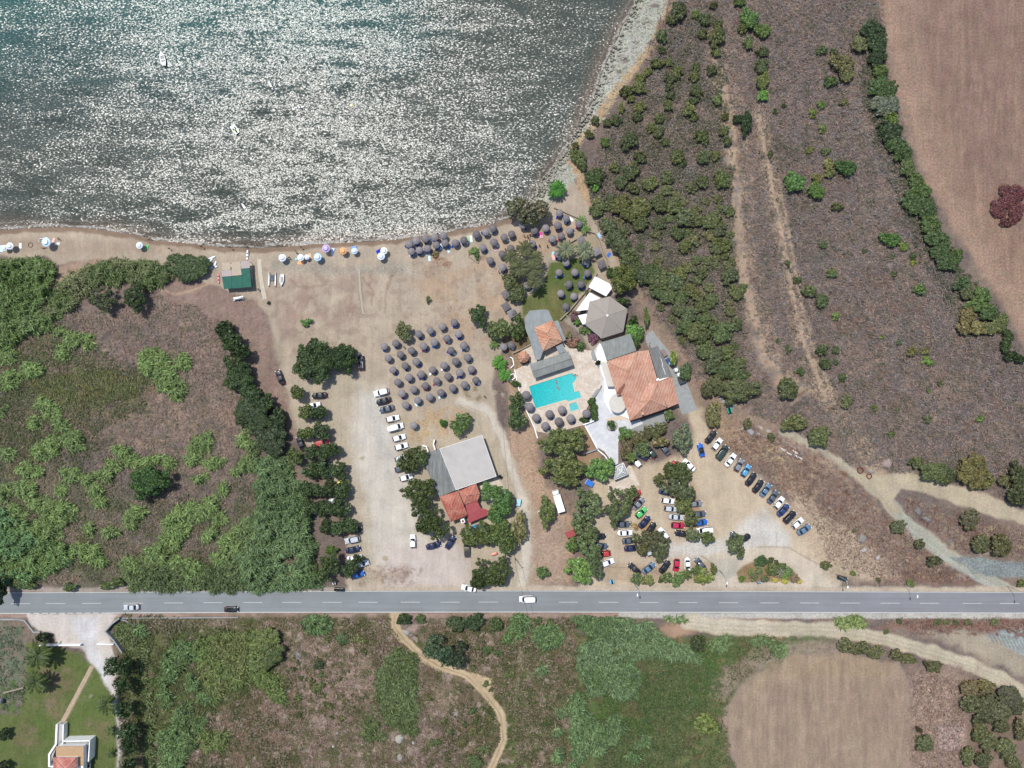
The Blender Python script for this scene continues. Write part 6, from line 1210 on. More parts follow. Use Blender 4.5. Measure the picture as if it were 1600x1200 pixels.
def build_buildings():
    # --- large tiled restaurant
    r = empty('restaurant_building', (*W(1005, 600), 0)); loc = r.location.copy()
    def reparent():
        for ch in list(r.children): ch.location = (-r.location.x, -r.location.y, 0)
    V = [(948, 565, 4), (997, 549, 4), (1013.5, 547, 4), (1027, 593, 4), (1050, 588, 4), (1061, 630, 4), (1043, 637.5, 4), (985, 657.5, 4), (971, 617, 4), (964, 618, 4),
         (981, 580, 6.6), (1013, 598, 4.9), (1028, 596.5, 5.6), (1016.5, 623.5, 6.6), (1000, 628, 5.3)]
    F = [(0, 10, 1), (0, 9, 10), (9, 8, 14, 10), (8, 7, 14), (10, 14, 11, 1), (1, 11, 3, 2), (11, 14, 13, 12), (14, 7, 13), (13, 7, 6), (12, 13, 6), (12, 6, 5, 4), (3, 11, 12)]
    roof, P = roof_faces('roof', V, F, M['tile'], r, ridges=[(0, 10), (1, 10), (1, 11), (11, 12), (12, 13), (13, 7), (13, 6), (12, 6), (14, 13), (0, 1), (12, 4)])
    st = MB(); a = Vector((*W(984, 585.5, 6.2), 6.05)); b = Vector((*W(966, 616, 4.3), 4.32)); d = (b - a).normalized(); s = Vector((-d.y, d.x, 0)).normalized() * 0.55
    st.add([a - s, b - s, b + s, a + s] + [p - Vector((0, 0, .3)) for p in (a - s, b - s, b + s, a + s)], [(0, 1, 2, 3), (7, 6, 5, 4), (0, 4, 5, 1), (1, 5, 6, 2), (2, 6, 7, 3), (3, 7, 4, 0)]); st.build('valley_strip', M['tile_dark'], roof)
    foot = inset([P[i][:2] for i in (0, 1, 2, 3, 4, 5, 6, 7, 8)], 0.5); wall_ring(foot, 0, 3.85, M['white'], r)
    openings_along(r, foot, 6, 5, w=1.6, z1=2.3, door=2); openings_along(r, foot, 8, 3); openings_along(r, foot, 7, 2)
    ch = MB(); c0 = W(1003.5, 646, 5); ch.box((*c0, 4.9), (0.6, 0.6, 1.2), .35); ch.box((*c0, 5.6), (0.8, 0.8, 0.15), .35); ch.build('chimney', M['ridge'], roof)
    vt = MB(); c0 = W(1027, 593, 5); vt.cyl((*c0, 4.2), (*c0, 5.4), .3, n=10); vt.box((*c0, 5.5), (.9, .6, .18), .5); vt.build('vent', M['white'], roof)
    roof_faces('annex_roof', [(939, 535, 3.4), (985, 521.5, 3.4), (994.5, 548, 3.6), (948, 563.5, 3.6)], [(0, 3, 2, 1)], M['corr2'], r)
    an = inset([W(*p, 3.4) for p in ((939, 535), (985, 521.5), (994.5, 547), (948, 562.5))], .3); wall_ring(an, 0, 3.2, M['white'], r, 'annex_wall'); openings_along(r, an, 0, 4)
    roof_faces('side_roof', [(1014.2, 546, 3.3), (1028, 540, 3.1), (1050, 587.6, 3.1), (1028, 592.6, 3.3)], [(0, 3, 2, 1)], M['corr_dark'], r)
    an = inset([W(*p, 3.2) for p in ((1014, 546), (1027, 541), (1049, 587), (1028, 592))], .3); wall_ring(an, 0, 2.9, M['concrete'], r, 'side_wall')
    for px, py in ((1036, 575), (1038, 580), (1034, 565)):
        b_ = MB(); c0 = W(px, py, 3.2); b_.box((*c0, 3.32), (2.2, 0.1, 0.08), -1.25); b_.build('skylight_strip', M['white'], r)
    mb = MB(); mb.prism([W(*p, 2.6) for p in ((938, 565), (948, 566), (966, 600), (958, 604), (949, 604))], 2.4, 2.62); mb.build('canopy_slab', M['canopy'], r)
    mb = MB(); c0 = W(965, 630, 2.6); R = 15 * S; pts = [(c0[0] + R * 0.88 * math.cos(t), c0[1] + R * math.sin(t)) for t in [2 * math.pi * i / 40 for i in range(40)]]; mb.prism(pts, 2.4, 2.62); mb.build('round_canopy', M['canopy'], r)
    for t in (2.2, 3.0, 3.9, 4.8): mb = MB(); mb.cyl((c0[0] + R * .8 * math.cos(t), c0[1] + R * .9 * math.sin(t), 0), (c0[0] + R * .8 * math.cos(t), c0[1] + R * .9 * math.sin(t), 2.4), .12); mb.build('canopy_column', M['white'], r)
    reparent(); tag(r, 'large restaurant with salmon clay-tiled hipped roof and grey side roofs', 'restaurant')
    # yard slab
    mb = MB(); mb.prism(wpts([(1010, 521), (1020, 516.5), (1026, 526), (1044, 547), (1075, 602), (1089, 640), (1066, 648), (1056, 622), (1051, 588), (1028, 541), (1014, 546), (1008, 530)]), -0.2, 0.06); tag(mb.build('service_yard', M['concrete']), kind='structure')
    mb = MB(); mb.prism(wpts([(984, 663), (1046, 640), (1052, 650), (1030, 668), (990, 680), (975, 668)]), -0.2, 0.05); tag(mb.build('rear_pavement', M['concrete']), kind='structure')
    # --- six-sided tent
    r = empty('hexagonal_tent', (*W(949, 493), 0)); c6 = [(921, 471), (953, 463), (980.3, 483), (974, 518), (940.5, 528.5), (914.5, 506.5)]
    V = [(x, y, 3.2) for x, y in c6] + [(949, 493, 5.6)]; rr, P = roof_faces('canopy', V, [(i, 6, (i + 1) % 6) for i in range(6)], M['tentcloth'], r, 0.04)
    mb = MB()
    for i in range(6): mb.cyl(P[i], P[6], 0.05, n=6)
    mb.build('roof_pole', M['tent_seam'], rr)
    mb = MB(); mb.cyl((P[6][0], P[6][1], 5.5), (P[6][0], P[6][1], 5.8), 0.42, 0.3, 14); mb.build('cap', M['white'], rr)
    for i in range(6):
        mb = MB(); x, y = inset([p[:2] for p in P[:6]], .3)[i]; mb.cyl((x, y, 0), (x, y, 3.2), .09); mb.build('pole', M['white'], r)
    mb = MB(); ip = [p[:2] for p in P[:6]]
    for i in (3, 4): mb.strip([ip[i], ip[(i + 1) % 6]], 0.05, 1.9, 3.12)
    mb.build('side_curtain', M['white'], r)
    mb = MB(); mb.prism(inset(ip, -.2), -0.2, 0.12); mb.build('floor_slab', M['terrace'], r)
    for ch in list(r.children): ch.location = (-r.location.x, -r.location.y, 0)
    tag(r, 'beige six-sided party tent with white cap beside the restaurant', 'tent')
    # --- white sails
    for n, pts, lab in (('a', [(930, 432), (952, 443), (956, 450.5), (947, 463), (919.5, 448.5)], 'uppermost white flat awning, five-cornered, above the beige tent'), ('b', [(921, 457), (938, 466), (921, 472.5), (919, 484), (900, 486)], 'middle white awning with torn-looking corner left of the beige tent'),
                        ('c', [(903, 493), (917, 490), (914.5, 506), (910.5, 507)], 'smallest white awning tucked at the left corner of the beige tent')):
        r = empty('shade_awning', (*W(*pts[0]), 0)); P = [W(x, y, 2.8) for x, y in pts]; mb = MB(); mb.prism(P, 2.78, 2.84); mb.build('cloth', M['white_sail'], r)
        for p in P[:4]:
            q = MB(); v = inset(P, .25)[P.index(p)]; q.cyl((v[0], v[1], 0), (v[0], v[1], 2.78), .05); q.build('pole', M['steel'], r)
        for ch in list(r.children): ch.location = (-r.location.x, -r.location.y, 0)
        tag(r, lab, 'awning', 'white awnings beside the six-sided tent')
    # --- pool bar with slate skirt roofs
    r = empty('pool_bar', (*W(855, 525), 0))
    V = [(864, 500, 3.9), (834.5, 512, 3.9), (849, 549, 3.9), (879.5, 533.5, 3.9), (855.5, 521, 5.6), (859, 527, 5.6)]
    roof, P = roof_faces('roof', V, [(0, 4, 1), (1, 4, 5, 2), (2, 5, 3), (3, 5, 4, 0)], M['tile_lo'], r, ridges=[(0, 4), (1, 4), (4, 5), (5, 2), (5, 3)])
    foot = inset([p[:2] for p in P[:4]], .35); wall_ring(foot, 0, 3.75, M['cream'], r); openings_along(r, foot, 0, 2); openings_along(r, foot, 2, 3, door=1)
    roof_faces('slate_roof', [(820, 497, 2.8), (827, 485.5, 2.8), (847, 483.5, 2.8), (856.5, 484, 2.8), (864, 500, 3.0), (834.5, 512, 3.1), (849, 548, 3.1), (844, 561.5, 2.8), (837, 562.5, 2.8), (829, 535, 2.8), (820.5, 512, 2.8)], [(0, 5, 4, 3, 2, 1), (0, 10, 9, 6, 5), (9, 8, 7, 6)], M['slate'], r)
    roof_faces('slate_roof', [(865, 502, 3.0), (871.5, 500.5, 2.9), (884.5, 531, 2.9), (880.5, 533, 3.0)], [(0, 3, 2, 1)], M['slate'], r)
    roof_faces('slate_roof', [(868.5, 541, 2.9), (878.5, 536.5, 2.9), (885, 549, 2.7), (873.5, 553, 2.7)], [(0, 3, 2, 1)], M['slate'], r)
    for p in ((822, 498), (828, 488), (855, 487), (822, 512), (830, 534), (839, 559), (870, 503), (882, 530)):
        mb = MB(); x, y = W(*p, 2.7); mb.box((x, y, 1.35), (.22, .22, 2.7)); mb.build('post', M['cream'], r)
    for ch in list(r.children): ch.location = (-r.location.x, -r.location.y, 0)
    tag(r, 'small peach-tiled pool bar ringed by grey slate lean-to roofs', 'bar')
    r = empty('pool_pavilion', (*W(862, 570), 0)); roof, P = roof_faces('roof', [(827.5, 569, 2.8), (888.5, 548.5, 2.8), (892.5, 560, 3.4), (831, 580, 3.4), (896.3, 570.3, 2.8), (835, 591, 2.8)], [(0, 3, 2, 1), (3, 5, 4, 2)], M['corr2'], r, ridges=[(3, 2)], rmat=M['concrete'])
    for t in (0, .25, .5, .75, 1):
        for a, b in ((0, 1), (5, 4)):
            mb = MB(); x = P[a][0] + (P[b][0] - P[a][0]) * (0.04 + .92 * t); y = P[a][1] + (P[b][1] - P[a][1]) * (.04 + .92 * t) + (-.4 if a == 0 else .4); mb.box((x, y, 1.35), (.2, .2, 2.7)); mb.build('post', M['cream'], r)
    for ch in list(r.children): ch.location = (-r.location.x, -r.location.y, 0)
    tag(r, 'long grey-roofed open pavilion along the upper side of the pool', 'pavilion')
    r = empty('garden_gazebo', (*W(818, 557.5), 0)); V = [(818 + 9.4 * math.cos(t), 557.5 + 9.8 * math.sin(t), 2.6) for t in [math.pi / 8 + i * math.pi / 4 for i in range(8)]] + [(818.2, 557.7, 4.0)]
    rf, P = roof_faces('roof', V, [(i, (i + 1) % 8, 8) for i in range(8)], M['tile_lo'], r, ridges=[(i, 8) for i in range(8)])
    for p in inset([q[:2] for q in P[:8]], .3): mb = MB(); mb.box((p[0], p[1], 1.3), (.2, .2, 2.6)); mb.build('post', M['cream'], r)
    for ch in list(r.children): ch.location = (-r.location.x, -r.location.y, 0)
    tag(r, 'eight-sided peach-tiled gazebo left of the pool bar', 'gazebo')
    # --- terraces and pool
    pool = [(825.5, 603), (889.5, 582.8), (893, 582.2), (897, 582.8), (900.5, 585.5), (902, 589), (901.5, 593), (895.6, 599), (898.6, 611.6), (906, 610), (908.7, 622), (888, 628.3), (884.5, 625.5), (836.5, 639)]
    small = [(888, 630.8), (900.6, 627), (906, 639), (891.3, 644.4)]
    ter = [(827, 539), (838, 566), (850, 552), (885, 538), (890, 547), (905, 545), (925, 548), (929, 560), (935, 575), (940, 602), (936, 608), (925, 622), (915, 640), (912, 662), (858, 674), (835, 670), (814, 628), (806, 580), (827, 570), (815, 548)]
    ter = [(815, 548), (833, 537), (850, 548), (872, 540), (880, 536), (890, 543), (925, 548), (930, 562), (937, 580), (941, 600), (937, 607), (926, 620), (916, 640), (912, 664), (860, 678), (838, 674), (818, 632), (805, 578), (828, 566)]
    flatten(ter); flatten(pool, -0.4, 1); flatten([(880, 640), (985, 600), (1050, 640), (1050, 668), (985, 690), (965, 728), (900, 670)])
    mb = MB(); mb.prism([W(*p) for p in ter], -0.1, 0.14, holes=[[W(*p) for p in pool], [W(*p) for p in small]]); tag(mb.build('pool_terrace', M['terrace']), kind='structure')
    r = empty('swimming_pool', (*W(865, 610), 0)); mb = MB(); mb.prism(wpts(pool), -0.35, 0.04); w = mb.build('water', M['poolwater'], r)
    mb = MB(); mb.strip(wpts(pool), 0.42, 0.0, 0.2, True); mb.build('coping', M['coping'], r)
    mb = MB()
    for dx in (0, .6): mb.cyl((*[a + dx * k for a, k in zip(W(897, 586), (0.8, -.5))], .05), (*[a + dx * k for a, k in zip(W(897, 586), (0.8, -.5))], 1.0), .04)
    mb.build('ladder', M['steel'], r)
    for ch in list(r.children): ch.location = (-r.location.x, -r.location.y, 0)
    tag(r, 'turquoise swimming pool with rounded end and step bay', 'swimming pool')
    r = empty('paddling_pool', (*W(896, 636), 0)); mb = MB(); mb.prism(wpts(small), -0.2, 0.05); mb.build('water', M['poolwater2'], r); mb = MB(); mb.strip(wpts(small), 0.4, 0, .2, True); mb.build('coping', M['coping'], r)
    for ch in list(r.children): ch.location = (-r.location.x, -r.location.y, 0)
    tag(r, 'small pale turquoise paddling pool below the main pool', 'paddling pool')
    pat = [(937, 535), (948, 566), (968, 618), (985, 660), (1000, 655), (1005, 662), (975, 675), (966, 690), (966, 724), (960, 727), (944, 705), (932, 698), (916, 667), (911, 662), (926, 648), (928, 625), (941, 605), (936, 575), (928, 548)]
    mb = MB(); mb.prism(wpts(pat), -0.2, 0.07); tag(mb.build('white_patio', M['whitepatio']), kind='structure')
    mb = MB(); mb.prism(wpts([(938, 537), (949, 566), (966, 604), (985, 655), (974, 651), (955, 645), (945, 630), (943, 618), (945, 600), (938, 575), (932, 555), (933, 545)]), 0, .32); tag(mb.build('raised_patio_step', M['white']), kind='structure')
    mb = MB(); mb.prism(wpts([(945, 655), (985, 646), (988, 656), (947, 657)]), 0, .12); tag(mb.build('brick_threshold', M['coping']), kind='structure')
    mb = MB(); mb.prism(wpts([(985, 725), (997, 752), (1000, 758), (950, 772), (950, 757), (962, 750)]), -.1, .05); tag(mb.build('gate_slab', M['terrace']), kind='structure')
    def wallthing(pts, w, h, lab, mat='stone', cat='wall', name='garden_wall', z0=-.2, closed=False):
        x0, y0 = W(*pts[0]); mb = MB(); mb.strip([(W(*p, h)[0] - x0, W(*p, h)[1] - y0) for p in pts], w, z0, h, closed); o = mb.build(name, M[mat], None, (x0, y0, 0)); tag(o, lab, cat); return o
    wallthing([(933, 426), (925, 441), (915, 455), (905, 467), (890, 485), (875, 500)], .4, .9, 'curved pale wall between the lawn and the white awnings', 'stone')
    wallthing([(867, 392), (885, 382), (905, 370), (918, 360), (930, 364), (938, 375), (944, 395), (950, 405), (951, 415)], .4, .7, 'curved stone wall enclosing the two square sunshades', 'stone')
    wallthing([(866, 324), (880, 330), (905, 341), (918, 362)], .35, .6, 'low pale wall above the uppermost thatched parasols', 'stone')
    wallthing([(801, 552), (812, 547), (826, 540), (829, 538)], .35, .8, 'low wall above the eight-sided gazebo', 'stone')
    wallthing([(804, 577), (810, 605), (818, 632), (835, 668), (840, 685)], .3, .7, 'white wall along the left edge of the pool terrace', 'white')
    wallthing([(911, 664), (922, 660), (931, 656)], .35, 1.0, 'short white wall at the hedge corner of the pool', 'white')
    wallthing([(914, 665), (925, 685), (935, 704), (945, 712), (955, 726)], .35, .8, 'white wall along the left side of the white patio', 'white')
    wallthing([(911, 710), (925, 705), (936, 701)], .4, .9, 'short grey wall between the red soil beds', 'concrete')
    wallthing([(926, 549), (928, 560), (931, 562)], 1.0, .5, 'short thick grey ramp wall left of the annex', 'concrete')
    wallthing([(936, 608), (926, 621)], .9, .45, 'short grey bench wall at the terrace corner', 'concrete')
    wallthing([(885, 492), (890, 500), (905, 520)], .25, .6, 'thin dark kerb wall between lawn and gravel path', 'concrete')
    wallthing([(732, 400), (747, 411), (751, 399), (741, 391), (733, 396)], .3, .45, 'four-sided stone planter on the beach', 'stone', 'planter', 'stone_planter', closed=True)
    wallthing([(797, 558), (801, 560), (803, 570), (798, 575)], .3, .5, 'small curved kerb left of the gazebo', 'white'); 
    wallthing([(798, 585), (803, 584), (805, 590), (800, 594), (795, 592)], .3, .5, 'small ring planter left of the pool terrace', 'white', 'planter', 'ring_planter', closed=True)
    wallthing([(660, 696), (666, 698), (669, 706)], .35, 1.4, 'left curved white entrance wall of the flat-roofed taverna', 'white'); wallthing([(679, 687), (677, 694), (680, 703)], .35, 1.4, 'right curved white entrance wall of the flat-roofed taverna', 'white')
    wallthing([(945, 896), (950, 886), (1000, 888), (1046, 902)], .2, .25, 'thin kerb around the triangular dry plot', 'stone', 'kerb', 'plot_kerb')
    wallthing([(1096, 869), (1104, 873), (1113, 884)], .25, .3, 'low kerb by the car park exit', 'stone', 'kerb', 'plot_kerb')
    wallthing([(61, 1009), (125, 1008)], .35, 1.3, 'long white gate wall at the estate entrance', 'white'); wallthing([(151, 1006.5), (177, 1007)], .3, 1.3, 'short white gate wall right of the estate driveway', 'white')
    wallthing([(0, 968), (30, 968), (38, 970), (52, 988), (62, 988)], .5, .6, 'bent concrete kerb left of the estate entrance', 'concrete'); wallthing([(186, 966), (372, 965)], .3, .5, 'long concrete kerb below the road right of the entrance', 'concrete')
    wallthing([(186, 966), (174, 975), (164, 987), (178, 1002), (190, 1020)], .45, 1.6, 'curved dark retaining wall at the ditch by the driveway', 'concrete')
    wallthing([(187, 968), (196, 970), (208, 978)], .3, .6, 'short concrete wing wall of the ditch', 'concrete'); wallthing([(5, 1083), (36, 1075)], .4, .8, 'broken grey wall above the left garden corner', 'stone')
    # --- pale pyramid pergola
    r = empty('pyramid_pergola', (*W(970, 738), 0)); c4 = [(962, 729), (974, 723), (981.5, 741), (960, 750)]; ap = (970.5, 737)
    V = [(x, y, 2.7) for x, y in c4] + [(*ap, 3.9)]; rf, P = roof_faces('roof', V, [(0, 1, 4), (1, 2, 4), (2, 3, 4), (3, 0, 4)], M['lattice'], r, .05); mb = MB()
    for i in range(4):
        mb.cyl(P[i], P[4], .09, n=6); mb.cyl(P[i], P[(i + 1) % 4], .09, n=6)
        for t in (.33, .66):
            a = [P[i][k] + (P[4][k] - P[i][k]) * t for k in range(3)]; b = [P[(i + 1) % 4][k] + (P[4][k] - P[(i + 1) % 4][k]) * t for k in range(3)]; mb.cyl(a, b, .06, n=6)
    mb.build('beam', M['white'], rf)
    for p in inset([q[:2] for q in P[:4]], .3): mb = MB(); mb.box((p[0], p[1], 1.35), (.2, .2, 2.7)); mb.build('post', M['white'], r)
    for ch in list(r.children): ch.location = (-r.location.x, -r.location.y, 0)
    tag(r, 'pale lattice pergola with pyramid roof at the patio gate', 'pergola')
    # --- flat-roofed taverna
    r = empty('taverna_building', (*W(720, 740), 0)); Pq = [W(*p, 3.6) for p in ((687, 701.5), (753.2, 680.3), (775.5, 744), (712.5, 765.5))]
    mb = MB(); mb.prism(Pq, 3.3, 3.6); mb.build('flat_roof', M['flatroof'], r); mb = MB(); mb.strip(Pq, .12, 3.3, 3.68, True); mb.build('roof_edge', M['white'], r)
    foot = inset(Pq, .6)
    for i in range(4):
        for t in np.linspace(0, .84, 5):
            a, b = foot[i], foot[(i + 1) % 4]; mb = MB(); mb.box((a[0] + (b[0] - a[0]) * t, a[1] + (b[1] - a[1]) * t, 1.65), (.25, .25, 3.3), .33); mb.build('column', M['white'], r)
    mb = MB(); mb.strip(foot, .2, 0, 1.0, True); mb.build('parapet_wall', M['white'], r); mb = MB(); mb.prism(foot, -.1, .12); mb.build('floor_slab', M['terrace'], r)
    roof_faces('corrugated_roof', [(668, 707.5, 3.0), (687, 701.8, 3.2), (712, 766, 3.2), (687, 776.3, 3.0), (675, 752, 3.0), (665, 729, 3.0)], [(0, 5, 2, 1), (5, 4, 2), (4, 3, 2)], M['corr'], r)
    V = [(686.5, 776.5, 3.6), (715.5, 767, 3.6), (730.7, 805, 3.6), (704.5, 815.5, 3.6), (705.5, 788.5, 5.0), (707, 797, 5.0), (698, 808, 3.6), (715, 769.5, 4.1)]
    rf, P = roof_faces('roof', V, [(0, 4, 1), (0, 3, 5, 4), (3, 2, 5), (1, 4, 5, 2)], M['tile_red'], r, ridges=[(0, 4), (1, 4), (4, 5), (5, 3), (5, 2)], rmat=M['ridge_red'])
    foot = inset([p[:2] for p in P[:4]], .4); wall_ring(foot, 0, 3.45, M['white'], r); openings_along(r, foot, 2, 4, door=1)
    V = [(716.5, 767.3, 3.4), (744, 755.5, 3.4), (750.5, 772.5, 3.4), (746, 782.5, 3.4), (725.5, 788.5, 3.4), (728.5, 775, 4.4), (736.5, 772.3, 4.4)]
    rf, P = roof_faces('roof', V, [(0, 5, 6, 1), (1, 6, 2), (2, 6, 5, 3), (3, 5, 4), (0, 4, 5)], M['tile_red'], r, ridges=[(0, 5), (5, 6), (6, 1), (6, 2), (5, 4)], rmat=M['ridge_red'])
    wall_ring(inset([p[:2] for p in P[:5]], .4), 0, 3.2, M['white'], r)
    V = [(727, 789, 3.1), (745.7, 782.6, 3.1), (750.5, 793.5, 3.1), (762.5, 797, 2.9), (764.3, 804.2, 2.8), (731, 818, 2.8), (731, 806, 3.0)]
    roof_faces('metal_roof', V, [(0, 6, 5, 4, 3, 2, 1)], M['redmetal'], r)
    wall_ring(inset([W(*p, 2.8) for p in ((730, 792), (746, 785), (752, 795), (760, 799), (761, 803), (733, 815))], .3), 0, 2.6, M['cream'], r, 'kitchen_wall')
    mb = MB(); c0 = W(723.5, 813, 2.4); mb.box((*c0, 1.8), (1.2, 1.2, 3.6), .35); mb.build('chimney', M['white'], r); mb = MB(); mb.box((*c0, 3.72), (.6, .6, .22), .35); mb.build('chimney_cap', M['rust'], r)
    for ch in list(r.children): ch.location = (-r.location.x, -r.location.y, 0)
    tag(r, 'taverna with big flat pale roof, grey corrugated side and red roofs', 'taverna')
    mb = MB(); mb.prism(wpts([(746, 757), (776, 746), (785, 756), (790, 775), (765, 790), (752, 775)]), -.1, .06); tag(mb.build('back_yard_slab', M['terrace']), kind='structure')
    # --- beach hut
    r = empty('beach_hut', (*W(370, 430), 0)); H_ = 2.5
    def slab(pts, h0, mat, n): mb = MB(); mb.prism([W(x, y, h0) for x, y in pts], h0 - .08, h0); mb.build(n, M[mat], r)
    slab([(346.7, 432.3), (361.6, 431.6), (362, 450.7), (350, 451.7)], 2.4, 'greenroof', 'roof_panel'); slab([(361.9, 431.5), (377.5, 431.2), (378.5, 449.6), (362.3, 450.7)], 2.5, 'greenroof', 'roof_panel')
    slab([(377.3, 420), (390, 418.8), (393, 448), (378.8, 449.5)], 2.62, 'greenroof', 'roof_panel'); slab([(347.3, 411), (359.8, 410.2), (360.2, 421.3), (347, 422)], 2.55, 'beigeroof', 'roof_panel'); slab([(361.8, 409.5), (375.2, 408.8), (377.6, 429.8), (361.8, 431)], 2.6, 'beigeroof', 'roof_panel')
    slab([(346.6, 422.4), (361.5, 421.6), (361.7, 431.2), (347, 432.4)], 2.5, 'pinkroof', 'roof_panel'); slab([(376.2, 408.6), (389.5, 407.5), (390.3, 418.6), (377, 419.8)], 2.7, 'pinkroof', 'roof_panel')
    foot = [W(*p, 2.4) for p in ((351, 435), (388, 433), (391, 446), (352, 450))]; wall_ring(foot, 0, 2.3, M['greenwall'], r); openings_along(r, foot, 0, 3, door=1); openings_along(r, foot, 2, 2)
    for p in ((348, 412), (360, 411), (375, 410), (388.5, 409), (389, 420), (348, 422)): mb = MB(); x, y = W(*p, 2.4); mb.box((x, y, 1.2), (.12, .12, 2.4)); mb.build('post', M['wood'], r)
    mb = MB(); mb.prism(inset([W(*p, 2.4) for p in ((347, 411), (390, 408), (392, 448), (350, 451))], .1), -.1, .1); mb.build('deck', M['wood'], r)
    for ch in list(r.children): ch.location = (-r.location.x, -r.location.y, 0)
    tag(r, 'beach hut with green felt roof and beige front panels', 'hut')
    # --- house in the corner
    r = empty('villa_house', (*W(105, 1190), 0)); HW = 4.2
    rf, P = roof_faces('roof', [(83, 1183.5, 5.6), (119.5, 1183.8, 5.6), (120, 1225, 5.6), (83.5, 1225, 5.6), (101.5, 1203, 7.4), (101.7, 1208, 7.4)], [(0, 4, 1), (1, 4, 5, 2), (2, 5, 3), (3, 5, 4, 0)], M['tile_house'], r, ridges=[(0, 4), (1, 4), (4, 5), (5, 2), (5, 3)], rmat=M['ridge_red'])
    wall_ring(inset([p[:2] for p in P[:4]], .5), 0, 5.5, M['white'], r)
    roof_faces('terrace_roof', [(87.5, 1166, HW), (130.7, 1166, HW), (130.7, 1197, HW), (87.5, 1197, HW)], [(0, 3, 2, 1)], M['tan_deck'], r)
    f2 = [W(*p, HW) for p in ((88.5, 1167), (129.5, 1167), (129.5, 1225), (88.5, 1225))]; wall_ring(f2, 0, HW - .15, M['white'], r, 'lower_wall'); openings_along(r, f2, 1, 4, w=1.5)
    mb = MB(); mb.strip([W(*p, 3.2) for p in ((97, 1163), (98.5, 1158.5), (140, 1157.5), (138, 1190))], .35, 0, 3.2); mb.build('terrace_wall', M['white'], r)
    mb = MB(); mb.prism([W(*p, 2.2) for p in ((91, 1160), (97, 1158), (139, 1157.5), (137, 1194), (130, 1210), (90, 1210))], 0, 2.2); mb.build('terrace_floor', M['concrete'], r)
    mb = MB(); mb.strip([W(*p, 2.0) for p in ((88.5, 1132), (87, 1163), (76.5, 1179), (76.5, 1198), (83, 1198))], .55, 0, 2.0); mb.build('ramp_wall', M['white'], r)
    mb = MB(); mb.prism([W(*p, 1.4) for p in ((91, 1131), (99, 1131.5), (97.5, 1158), (89.5, 1164), (84, 1178), (79, 1196), (79, 1180), (89.5, 1164))], 0, 1.4); mb.build('ramp', M['flatroof'], r)
    mb = MB(); mb.strip([W(*p, 2.1) for p in ((98.8, 1132), (98, 1158))], .3, 0, 2.1); mb.build('ramp_wall', M['white'], r)
    for ch in list(r.children): ch.location = (-r.location.x, -r.location.y, 0)
    tag(r, 'white villa with terracotta hipped roof and tan deck, bottom left', 'house')
    mb = MB(); a = Vector(W(143.5, 1041.5)); b = Vector(W(96, 1131)); d = (b - a).normalized(); nn = Vector((-d.y, d.x)) * .62; mb.prism([a - nn, b - nn, b + nn, a + nn], -.1, .05); tag(mb.build('garden_path', M['gpath']), kind='structure')
    # boardwalks
    for pts, w, lab, mt in (([(405.3, 405.5), (406.5, 425), (410, 448), (414, 468)], 1.25, 'wide whitish wooden boardwalk beside the green-roofed hut', 'boardw'), ([(561, 420), (563, 455), (567.6, 490.5)], .55, 'narrow grey plank path in the middle of the beach', 'wood2')):
        r = empty('boardwalk', (*W(*pts[0]), 0)); x0, y0 = r.location[:2]; Pw = [Vector(W(*p)) for p in pts]; mb = MB(); L = 0
        for a, b in zip(Pw[:-1], Pw[1:]):
            d = (b - a); n = max(1, int(d.length / .3)); ang = math.atan2(d.y, d.x)
            for i in range(n): c = a + d * ((i + .5) / n); mb.box((c.x - x0, c.y - y0, .1), (.26, w, .05), ang)
        mb.build('planks', M[mt], r); mb = MB()
        for s_ in (-.35, .35): mb.strip([(p.x - x0 + s_ * w, p.y - y0) for p in Pw], .1, 0, .075)
        mb.build('joist', M['wood'], r); tag(r, lab, 'boardwalk')
M['canopy'] = plain('canopy_render', C(228, 221, 209), .85, .05, 1, dirt=.15); M['tile_dark'] = plain('old_tiles', C(150, 100, 84), 0.9, 0.2, 2); M['tent_seam'] = plain('tent_seam', C(166, 156, 146), 0.8, .05); M['white_sail'] = plain('white_canvas', (0.8, 0.8, 0.8), 0.8, 0.03, 1, dirt=.05)
M['corr_dark'] = corr_mat('grey_sheeting', C(134, 134, 132), 0.36 + 0.0, 0.5, 0.2); M['greenwall'] = plain('green_boards', C(60, 96, 84), .8, .1, 2); M['lattice'] = plain('white_lattice', C(176, 178, 178), .8, .25, 5); M['gpath'] = plain('path_slabs', C(202, 178, 152), .9, .12, 1.5)
M['boardw'] = plain('bleached_boards', C(232, 222, 200), .8, .12, 2.5, dirt=.2); M['wood2'] = plain('grey_planks', C(202, 194, 176), .9, .12, 3)
